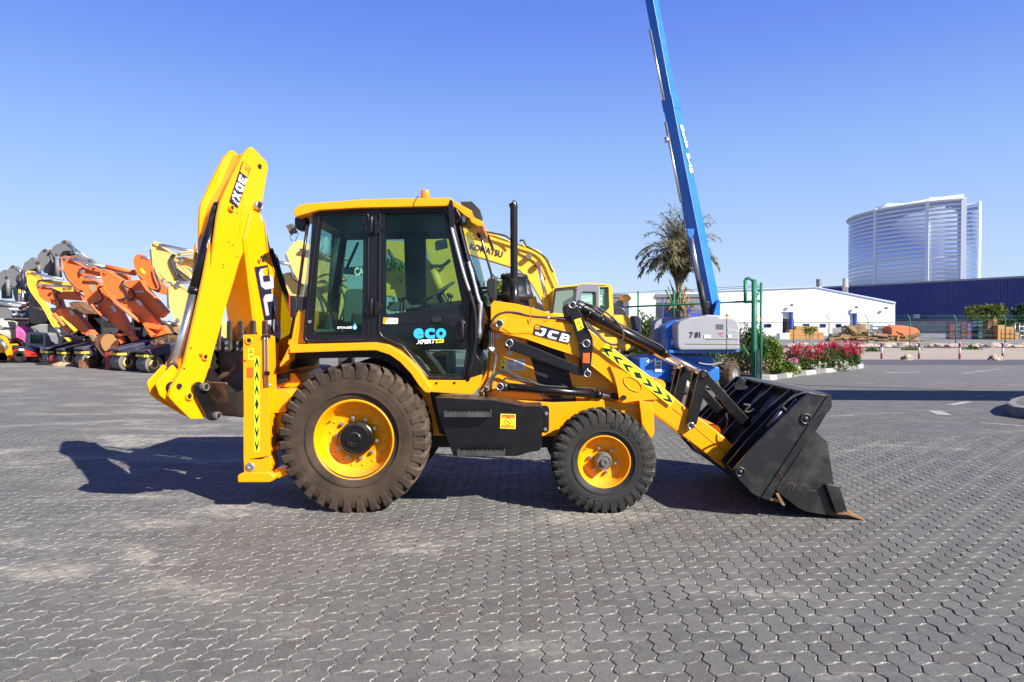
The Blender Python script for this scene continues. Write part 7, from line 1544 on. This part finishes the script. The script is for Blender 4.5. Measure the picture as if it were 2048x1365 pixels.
# palm
rr = random.Random(21); pc_ = W(1361, 655, 31); base = Vector((pc_.x, 31, 0)); PL = empty('date_palm', base, 'date palm with upright ragged fronds behind the boom lift', 'palm tree')
top = W(1358, 592, 31); mb = MB(); pts = smooth([base, base.lerp(top, .5)+Vector((.05, 0, 0)), top], 8); mb.tube(pts, .26, 14, r2=.20)
for i in range(260):
    t = rr.random(); p = base.lerp(top, t); a = rr.uniform(0, 6.28); d = Vector((math.cos(a), math.sin(a), 0)); q = p+d*.20; mb.box((-.05, -.02, 0), (.05, .03, .16), Matrix.Translation(q)@d.to_track_quat('Y', 'Z').to_matrix().to_4x4()@Matrix.Rotation(-.5, 4, 'X'))
mb.build('trunk', M['bark'], PL)
def frond(mb, mr, o, d0, L_, droop, rr, leaf=.34, stem=.35, w=.022):
    side = d0.cross(Z); side = side.normalized() if side.length > .05 else Vector((1, 0, 0)); pts = []; d = d0.normalized(); p = o.copy(); n = 16
    out = Vector((d0.x, d0.y, 0)); out = out.normalized() if out.length > .01 else Vector((1, 0, 0))
    for i in range(n+1):
        pts.append(p.copy()); t = i/n; d = (d+(out*.32-Z*.9)*droop*t*t*.24+Vector((rr.uniform(-.02, .02), rr.uniform(-.02, .02), 0))).normalized(); p = p+d*L_/n
    mr.tube(pts, .028, 5, r2=.006)
    for i in range(int(n*stem), n):
        for sub in range(3):
            q = pts[i].lerp(pts[min(i+1, n)], sub/3); dd = (pts[min(i+1, n)]-pts[i]).normalized(); t = (i+sub/3)/n; ll = leaf*(1.1-abs(t-.62)*1.3)*rr.uniform(.75, 1.15)
            for s in (-1, 1):
                e = (dd*.75+side*s*rr.uniform(.5, .95)+Vector((0, 0, rr.uniform(-.45, .35)))).normalized()*ll; m_ = q+e*.5+Z*.01; wd = e.cross(Vector((rr.uniform(-.4, .4), rr.uniform(-.4, .4), 1))).normalized()*w
                mb.quad(q, m_+wd, q+e-Z*ll*.15, m_-wd)
mg = MB(); mr = MB(); o0 = top-Z*.2
for i in range(112):
    a = i*2.399+rr.uniform(-.3, .3); k = i/112; tilt = .02+.20*k**.9; d = Vector((math.cos(a)*tilt, math.sin(a)*tilt, 1)).normalized(); frond(mg, mr, o0+Z*rr.uniform(-.1, .35), d, 4.15*rr.uniform(.60, 1.05)*(1-.16*k), .5+3.6*k*rr.uniform(.5, 1.4), rr, .50, .32, .026)
mg.build('green_frond', M['palm_leaf'], PL); mr.build('frond_stem', M['frond_dry'], PL)
md = MB(); ms = MB()
for i in range(70):
    a = rr.uniform(0, 6.28); k = rr.random(); d = Vector((math.cos(a)*rr.uniform(.5, 1.2), math.sin(a)*rr.uniform(.5, 1.2), rr.uniform(-.6, .9))).normalized(); frond(md, ms, top-Z*rr.uniform(.0, 2.0), d, rr.uniform(.3, .75), 1.5, rr, .20, .15, .014)
for i in range(60):
    a = rr.uniform(0, 6.28); d = Vector((math.cos(a)*.35, math.sin(a)*.35, 1)).normalized(); s = top+Vector((math.cos(a)*.15, math.sin(a)*.15, -rr.uniform(.1, 1.1))); ms.tube([s, s+d*rr.uniform(.5, 1.1)], .035, 5, r2=.015)
md.build('dry_frond', M['frond_dry'], PL); ms.build('cut_stem', M['frond_dry'], PL)
# hedge bushes near the fence
def bush(label, px, Y, r, h, mat, n, size, sq, seed, group='bushes along the green fence', dry=0):
    rr = random.Random(seed); c = W(px, 655, Y); b = empty('bush', Vector((c.x, Y, 0)), label, 'bush', group); mb = MB()
    for k in range(26): a = rr.uniform(0, 6.28); q = rr.uniform(.1, .8)*r; mb.tube(smooth([Vector((c.x+math.cos(a)*q*.2, Y+math.sin(a)*q*.2, 0)), Vector((c.x+math.cos(a)*q*.6, Y+math.sin(a)*q*.5, h*.4)), Vector((c.x+math.cos(a)*q*1.1, Y+math.sin(a)*q*.8, h*rr.uniform(.6, .95)))], 4), .012, 5, r2=.004)
    mb.build('stem', M['twig'], b); mb = MB(); leaves(mb, (c.x, Y, h*.58), r, n, size, rr, sq, 8, .2, .6); mb.build('foliage', M[mat], b)
    if dry: mb = MB(); leaves(mb, (c.x, Y-.1, h*.22), r*.9, dry, size, rr, (sq[0], sq[1], .5), 5, .2, .6); mb.build('dry_twigs', M['twig'], b)
bush('feathery bright green bush right of the gate posts', 1543, 25, .58, 1.3, 'leaf_bright', 3600, .085, (.66, .8, 1.1), 1, dry=1400)
bush('dark green bush between the boom lift and the gate', 1498, 24.5, .80, 1.7, 'leaf', 3800, .10, (.9, .7, 1.15), 2, dry=1200)
bush('dark green bush under the hood of the boom lift', 1440, 24.5, 1.2, 1.25, 'leaf', 3600, .10, (1.3, .5, .75), 3)
bush('dark green bush between the yellow excavator and boom lift', 1292, 25, 1.0, 1.75, 'leaf', 4200, .10, (.8, .6, 1.15), 4)
bush('dark green bush behind the yellow excavator tail', 1235, 25.5, 1.1, 1.3, 'leaf', 2800, .11, (1.1, .6, .9), 5)
bush('low pale green bush at the left end of the bougainvillea', 1570, 24, .42, .42, 'leaf_bright', 900, .09, (1.3, .8, .7), 6)
# bougainvillea
FL = [('crimson bougainvillea nearest the gate, with low flowers at its foot', 1588, 26, .50, 1.05), ('crimson bougainvillea second from the gate, heavy with blossom', 1608, 26.4, .55, 1.15), ('crimson bougainvillea with a white flowered base', 1630, 26.6, .50, 1.1), ('crimson bougainvillea in the middle of the row', 1652, 26.8, .55, 1.2), ('crimson bougainvillea with a tall shoot, third from the right', 1672, 27, .48, 1.25), ('crimson bougainvillea second from the kerb end', 1690, 27.2, .42, 1.15), ('crimson bougainvillea at the kerb end', 1705, 27.4, .38, 1.3)]
for q, (lb, px, Y, r, h) in enumerate(FL):
    h *= .90
    rr = random.Random(50+q); c = W(px, 655, Y); b = empty('bougainvillea', Vector((c.x, Y, .1)), lb, 'flowering shrub', 'bougainvillea row'); mb = MB()
    for k in range(14): a = rr.uniform(0, 6.28); mb.tube(smooth([Vector((c.x, Y, .1)), Vector((c.x+math.cos(a)*r*.5, Y+math.sin(a)*r*.4, h*.5)), Vector((c.x+math.cos(a)*r*.9, Y+math.sin(a)*r*.6, h*rr.uniform(.8, 1.05)))], 4), .012, 5, r2=.004)
    mb.build('stem', M['twig'], b); mb = MB(); leaves(mb, (c.x, Y, h*.48), r, 1500, .085, rr, (1, .8, h/r*.5), 6, .2); mb.build('foliage', M['leaf'], b)
    mb = MB()
    for k in range(17):
        a = Vector((rr.gauss(0, .5)*r, rr.uniform(-.6, .2)*r, h*(.36+.58*rr.random()**.6))); leaves(mb, Vector((c.x, Y-.1, .1))+a, .12*rr.uniform(.5, 1.3), 30, .055, rr, (1, 1, 1), 2)
    mb.build('crimson_blossom', M['flower_pink'], b)
    if q in (0, 2, 4, 5): mb = MB(); [leaves(mb, Vector((c.x+rr.uniform(-.3, .3), Y-.35, h*rr.uniform(.12, .4))), .10, 30, .06, rr) for _ in range(6)]; mb.build('white_blossom', M['flower_white'], b)
rr = random.Random(77); c = W(1569, 655, 24.8); b = empty('flowering_shrub', Vector((c.x, 24.8, .1)), 'low shrub with pale pink and white flowers left of the bougainvillea', 'flowering shrub'); mb = MB(); leaves(mb, (c.x, 24.8, .35), .38, 600, .07, rr, (1.2, .8, .8)); mb.build('foliage', M['leaf'], b); mb = MB(); [leaves(mb, (c.x+rr.uniform(-.3, .45), 24.55, rr.uniform(.12, .42)), .09, 26, .06, rr) for _ in range(8)]; mb.build('white_blossom', M['flower_white'], b); mb = MB(); [leaves(mb, (c.x+rr.uniform(.0, .3), 24.5, rr.uniform(.42, .6)), .10, 34, .06, rr) for _ in range(4)]; mb.build('pink_blossom', M['flower_rose'], b)
tree('sapling', 'thin sparse sapling rising behind the bougainvillea', 'tree', 1620, 40, .42, 1.5, 'leaf_bright', 260, .13, None, (1.3, .8, .7), 4, .035, 13)

# green chain link fence with Y shaped tops, and its gate posts
def fz(px, py, Y): return W(px, py, Y)
GF = empty('green_fence', (W(1350, 655, 24).x, 24, 0), 'green chain link fence with barbed wire in front of the white warehouse', 'fence')
fy = lambda px: 26.2-(px-1240)*.0125
def vpost(px, r, ztop, par, nm='post', mat='fence_green', Y=None):
    Y = Y or fy(px); p = W(px, 655, Y); mb = MB(); mb.tube([Vector((p.x, Y, 0)), Vector((p.x, Y, ztop))], r, 10); return mb.build(nm, M[mat], par), p, Y
hz = lambda py, Y: CAM_H+(655-py)/F_PX*Y
for px, yt in ((1207,590),(1276,583),(1348,580),(1431,573)):
    o, p, Y = vpost(px, .035, hz(yt, fy(px)), GF)
    if px == 1348:
        for s in (-1, 1): mb = MB(); a = Vector((p.x, Y, hz(612, Y))); mb.tube([a, W(px+s*17, 580, Y)], .03, 8); mb.build('fence_strut', M['fence_green'], GF)
for a, b in (((1278,620),(1312,680)), ((1352,617),(1366,655)), ((1480,690),(1525,745))): mb = MB(); mb.tube([W(*a, fy(a[0])), W(*b, fy(b[0]))], .022, 8); mb.build('brace', M['fence_green'], GF)
mb = MB(); mb.tube([W(1150, 619, fy(1150)), W(1525, 602, fy(1525))], .035, 8); mb.build('top_rail', M['fence_green'], GF)
mb = MB(); rr = random.Random(3)
for k, (y0, y1) in enumerate(((596,575),(592,571),(606,590))): mb.tube([W(px, y0+(y1-y0)*(px-1150)/375+rr.uniform(-.5, .5), fy(px)) for px in range(1150, 1526, 15)], .007, 4)
mb.build('barbed_wire', M['dull_steel'], GF)
mb = MB(); x0 = W(1150, 655, fy(1150)); x1 = W(1495, 655, fy(1495)); L_ = (x1-x0).length; dx = (x1-x0).normalized(); dx.z = 0; ht = 2.35; pt = .085; wv = dx.cross(Z).normalized()
def seg(s0, z0, s1, z1):
    a = Vector((x0.x, x0.y, 0))+dx*s0+Z*z0; b = Vector((x0.x, x0.y, 0))+dx*s1+Z*z1; n = (b-a).normalized().cross(wv)*.0035; mb.quad(a-n, b-n, b+n, a+n)
k = -ht
while k < L_:
    s0 = max(k, 0); s1 = min(k+ht, L_); seg(s0, s0-k, s1, s1-k); seg(s0, ht-(s0-k), s1, ht-(s1-k)); k += pt
mb.build('chain_link', M['dull_steel'], GF)
GT = empty('gate_posts', (W(1505, 655, 22.6).x, 22.6, 0), 'tall green gate posts wrapped in mesh beside the raised bucket', 'gate')
for px, yt, r in ((1508,560,.085),(1522,566,.045)): vpost(px, r, hz(yt, 22.6), GT, 'post', Y=22.6)
mb = MB(); p = W(1490.5, 560, 22.6); q = W(1490.5, 607, 22.6); mb.tube([q, p], .055, 10); mb.tube([p, W(1498, 556, 22.6), W(1506, 562, 22.6)], .05, 8); mb.build('gate_hoop', M['fence_green'], GT)
mb = MB(); mb.tube([W(1490,606,22.6), W(1522,604,22.6)], .03, 8); mb.tube([W(1503,586,22.6), W(1512,600,22.6)], .02, 8); mb.tube([W(1525,570,22.6), W(1512,596,22.6)], .02, 8); mb.tube([W(1485,690,22.6), W(1519,744,22.6)], .025, 8); mb.build('cross_bar', M['fence_green'], GT)
mb = MB()
for s in (-1, 1):
    c = W(1508, 655, 22.6); pts = [Vector((c.x+math.cos(a)*.09, 22.6+math.sin(a)*.09*s, z)) for a, z in [(t*.9, .1+t*.016) for t in range(0, 170)]]; mb.tube(pts, .008, 4)
mb.build('mesh_wrap', M['fence_green'], GT)
mb = MB(); rr = random.Random(8)
for i in range(60):
    z = rr.uniform(.1, 3.0); c = W(1514, 655, 22.6); a = Vector((c.x+rr.uniform(-.05, .08), 22.6, z)); mb.tube([a, a+Vector((rr.uniform(-.08, .08), .02, .12))], .007, 4)
mb.build('rolled_mesh', M['dull_steel'], GT)
part('red_mark', [(1521,636),(1524,636),(1524,642),(1521,642)], 22.5, .06, 'reflector', GT, 0)
mb = MB(); mb.box((W(1514,655,22.4).x, 22.35, 0), (W(1519,655,22.4).x, 22.45, hz(700, 22.4))); mb.build('sign_post', M['navy'], GT)
# far fence
FF = empty('wire_fence', (W(1800, 655, 62).x, 62, 0), 'green wire fence with cranked post tops along the storage yard', 'fence'); yf = 62
for px in (1587, 1658, 1736, 1820, 1911.5, 2010.5, 2110):
    p = W(px, 655, yf); z = hz(640-(px-1587)*.006, yf); mb = MB(); mb.tube([Vector((p.x, yf, 0)), Vector((p.x, yf, z)), Vector((p.x-.25, yf, z+.38))], .045, 8); mb.build('post', M['fence_green'], FF)
mb = MB()
for z in (.5, 1.0, 1.5, 1.9, 2.4, 2.6, 2.75): mb.tube([Vector((W(1540, 655, yf).x, yf, z)), Vector((W(2200, 655, yf).x, yf, z))], .008, 4)
mb.build('wire', M['fence_green'], FF)
# ---- crates, pallets, boxes
def boxo(name, label, cat, group, px0, px1, py0, Y, d, mat, z0=0, bev=.03, rz=0):
    a = W(px0, 655, Y); b = W(px1, 655, Y); z1 = hz(py0, Y); mb = MB(); c = (a+b)/2; R = Matrix.Translation(Vector((c.x, Y+d/2, 0)))@Matrix.Rotation(rz, 4, 'Z'); hx = (b.x-a.x)/2
    mb.box((-hx, -d/2, z0), (hx, d/2, z1), R); mb.box((-hx*.98, -d/2+.05, z0), (hx*.98, d/2-.05, z0+.02), R); o = mb.build(name, M[mat], None, bev); return tag(o, label, cat, group)
gname = 'cardboard cartons before the white warehouse'
YB_ = 100
for px0, px1, py, z0, lb, mt in ((1560,1571,667,0,'small pale carton left of the open warehouse door','sticker_white'),(1571,1579,666,0,'white carton standing under the half open roller door','white'),(1579,1592,659.5,0,'tall carton right of the half open roller door','card'),(1592,1612,664.5,0,'lower left carton of the big stack','card'),(1613,1625,665,0,'lower middle carton of the big stack','card'),(1626,1636,665,0,'lower right carton of the big stack','card'),(1592,1612,652.5,.92,'upper left carton of the big stack','card'),(1613,1626,652.5,.90,'upper middle carton of the big stack','card'),(1627,1637,653,.92,'upper right carton of the big stack','card'),(1637,1648,665,0,'separate tan carton right of the big stack','card')):
    o = boxo('cardboard_carton', lb, 'carton', gname, px0, px1, py, YB_, 1.4, mt, z0 and hz(664.3, YB_))
gname = 'cartons beside the coloured crates'
for px0, px1, py, z0, lb in ((1996,2010,659,0,'lower carton right of the timber crates'),(1996,2010,650.5,1,'upper carton right of the timber crates'),(2012,2028,662,0,'lower rightmost carton by the far fence'),(2012,2028,654,1,'upper rightmost carton by the far fence'),(2030,2038,665,0,'small pale drum like carton at the right end')):
    boxo('cardboard_carton', lb, 'carton', gname, px0, px1, py, 96, 1.2, 'card', z0 and hz(658.7 if px0 < 2000 else 661.7, 96))
# columns of plastic crates
def crates(px0, px1, pt_, Y, mats, label, group, h=.16):
    a = W(px0, 655, Y); b = W(px1, 655, Y); z1 = hz(pt_, Y); n = int(z1/h); rr = random.Random(int(px0)); w_ = b.x-a.x; first = None
    for k in range(n):
        mb = MB(); j = rr.uniform(-.02, .02); z = k*h; mb.box((a.x+j, Y, z+.005), (b.x-.04+j, Y+1.0, z+h*.25)); mb.box((a.x+j+.03, Y+.04, z+h*.25), (b.x-.07+j, Y+.96, z+h*.62))
        for i in range(4): x = a.x+j+w_*(i+.1)/4; mb.box((x, Y+.0, z+h*.25), (x+w_*.06, Y+.03, z+h*.97))
        mb.box((a.x+j, Y+.001, z+h*.78), (b.x-.04+j, Y+.99, z+h*.97))
        tag(mb.build('stacked_crate', M[mats[k*7 % len(mats)] if rr.random() < .8 else rr.choice(mats)]), label, 'crate', group)
for q, (a, b, t) in enumerate(((1746,1757,646),(1757,1768,646),(1768,1776,646),(1776,1784,647))): crates(a, b, t, 90, ['pallet_blue','pallet_red','pallet_blue','white'] if q < 3 else ['pallet_blue','lift_grey'], ('blue, red and white plastic crate stacked left of the orange tarpaulin'), 'crates left of the orange tarpaulin', .21)
for q, (a, b, t, ms) in enumerate(((1900,1911,644,['navy','pallet_red']),(1912,1922,643,['navy','pallet_blue']),(1923,1934,642.5,['pallet_red','dark_steel']),(1935,1943,643,['pallet_red','lift_blue','pallet_red']))): crates(a, b, t, 98, ms, 'dark blue or red crate in the tall block left of the olive tree', 'crates left of the olive tree', .26)
for q, (a, b, t, ms) in enumerate(((1945,1955,641,['navy','pallet_blue']),(1956,1966,641,['navy','fence_green']),(1967,1975,641,['navy','lift_blue','pallet_red']))): crates(a, b, t, 99, ms, 'dark blue crate in the tall block under the olive tree', 'crates under the olive tree', .26)
for q, (a, b, t, ms) in enumerate(((1976,1986,639,['wood','brown_steel']),(1987,1995,638,['wood','card','brown_steel']))): crates(a, b, t, 97, ms, 'brown timber crate stacked right of the dark crates', 'timber crates right of the dark crates', .26)
# pallets
def pallet_mesh():
    mb = MB()
    for i in range(7): x = -.58+i*.19; mb.box((x-.07, -.4, .12), (x+.07, .4, .142))
    for y in (-.38, 0, .34): mb.box((-.6, y-.0, .02), (.6, y+.05, .119))
    for i in range(3): x = -.55+i*.55; mb.box((x-.05, -.4, 0), (x+.05, .4, .019))
    return mb
PM = pallet_mesh().build('wooden_pallet', M['wood']); rr = random.Random(31); first = True
LBP = 'raw wooden pallet lying in the toppled heap before the white warehouse'
def put(x, y, z, rot, grp='pallets heaped before the white warehouse', lb=LBP):
    global first
    o = PM if first else PM.copy()
    if not first: COL.objects.link(o)
    first = False; o.location = (x, y, z); o.rotation_euler = rot; o.scale = (1.15, 1.15, 1.15); tag(o, lb, 'pallet', grp); return o
Yp = 84
def col_x(px, Y=Yp): return W(px, 655, Y).x
for px0, n in ((1666,3),(1680,3),(1694,6),(1708,7),(1722,6),(1738,3),(1752,3),(1764,2),(1778,3),(1790,4),(1802,3),(1815,3),(1830,2),(1840,1),(1848,1)):
    for k in range(n): put(col_x(px0+rr.uniform(-3, 3)), Yp+rr.uniform(-.4, .6), k*.17, (rr.uniform(-.05, .05), rr.uniform(-.06, .06), rr.uniform(-.4, .4)))
for px0, z, ry in ((1700,1.25,.4),(1712,1.5,-.5),(1720,1.3,-.2),(1690,.8,-.7),(1735,.75,.5),(1800,.75,.25),(1826,.6,-.3),(1760,.55,.3),(1728,1.15,.15),(1704,1.6,.1)): put(col_x(px0), Yp+rr.uniform(-.5, .3), z, (rr.uniform(.2, .8), ry, rr.uniform(-.8, .8)))
for px0, px1, py, Y, ry, lb in ((1690,1702,652.5,86,.1,'brown timber crate at the top left of the pallet heap'),(1722,1733,648,87,0,'brown timber crate standing up at the top right of the heap')):
    boxo('timber_crate', lb, 'crate', 'timber crates on the pallet heap', px0, px1, py, Y, 1.0, 'wood', 1.0)
mb = MB(); mb.poly3(P3(83, (1697,655),(1703,649.5),(1716,662),(1711,665.5)), [p+Vector((0, .25, 0)) for p in P3(83, (1697,655),(1703,649.5),(1716,662),(1711,665.5))]); tag(mb.build('timber_board', M['wood']), 'large pale board tilted on top of the pallet heap', 'board')
mb = MB(); mb.poly3(P3(83, (1755,667),(1757,666),(1786,670.5),(1785,672.5)), [p+Vector((0, .5, 0)) for p in P3(83, (1755,667),(1757,666),(1786,670.5),(1785,672.5))]); tag(mb.build('timber_board', M['wood']), 'long grey board lying level left of the orange tarpaulin', 'board')
mb = MB(); P_ = P3(82.6, (1794,682),(1797,669),(1800,669),(1798,682)); mb.poly3(P_, [p+Vector((0, .1, 0)) for p in P_]); tag(mb.build('timber_board', M['card']), 'bright upright board leaning under the orange tarpaulin', 'board')
# tarpaulin over a low stack
mb = MB(); mb.box((col_x(1786, 88), 88.2, 0), (col_x(1838, 88), 89.6, 1.0)); tag(mb.build('covered_stack', M['wood']), 'low timber stack hidden under the orange tarpaulin', 'timber stack')
tp = [(1784,671),(1784,657),(1790,655),(1812,655.5),(1826,656.5),(1838,661),(1840.5,668),(1838,671),(1826,672),(1815,671),(1806,674),(1798,672)]; A = P3(87.8, *tp); mb = MB(); rows = []
for t in range(7):
    k = t/6; rows.append([mb.bm.verts.new(Vector((p.x, 87.8+k*2.2, p.z+(.25*math.sin(k*3.14)))) + Vector((0, 0, .10*noise.noise(Vector((p.x*1.5, k*3, 0)))))) for p in A])
mb.bm.faces.new(rows[0]); mb.bm.faces.new(rows[-1][::-1])
for a, b in zip(rows[:-1], rows[1:]):
    for i in range(len(A)): mb.bm.faces.new((a[i], a[(i+1) % len(A)], b[(i+1) % len(A)], b[i]))
tag(mb.build('tarpaulin', M['tarp']), 'bright orange tarpaulin draped over a low stack', 'tarpaulin')
# black and white frame rack in front of the heap
mb = MB()
for i in range(10): x = col_x(1664+i*2.4, 86); mb.tube([Vector((x, 86, .9)), Vector((x+.25, 86, 1.6))], .03, 5); mb.tube([Vector((x+.25, 86, .9)), Vector((x, 86, 1.6))], .03, 5)
mb.box((col_x(1663, 86), 85.95, 0), (col_x(1687, 86), 86.8, .9)); tag(mb.build('wire_rack', M['dull_steel']), 'grey criss cross wire rack left of the pallet heap', 'rack')
# steel rack at the far right edge
mb = MB()
for i in range(4): x = col_x(2030+i*9, 95); mb.tube([Vector((x, 95, 0)), Vector((x, 95, 2.3))], .05, 6)
for z in (.6, 1.2, 1.8): mb.tube([Vector((col_x(2030, 95), 95, z)), Vector((col_x(2057, 95), 95, z))], .04, 6)
tag(mb.build('storage_rack', M['steel']), 'bare steel rack cut by the right edge', 'rack')
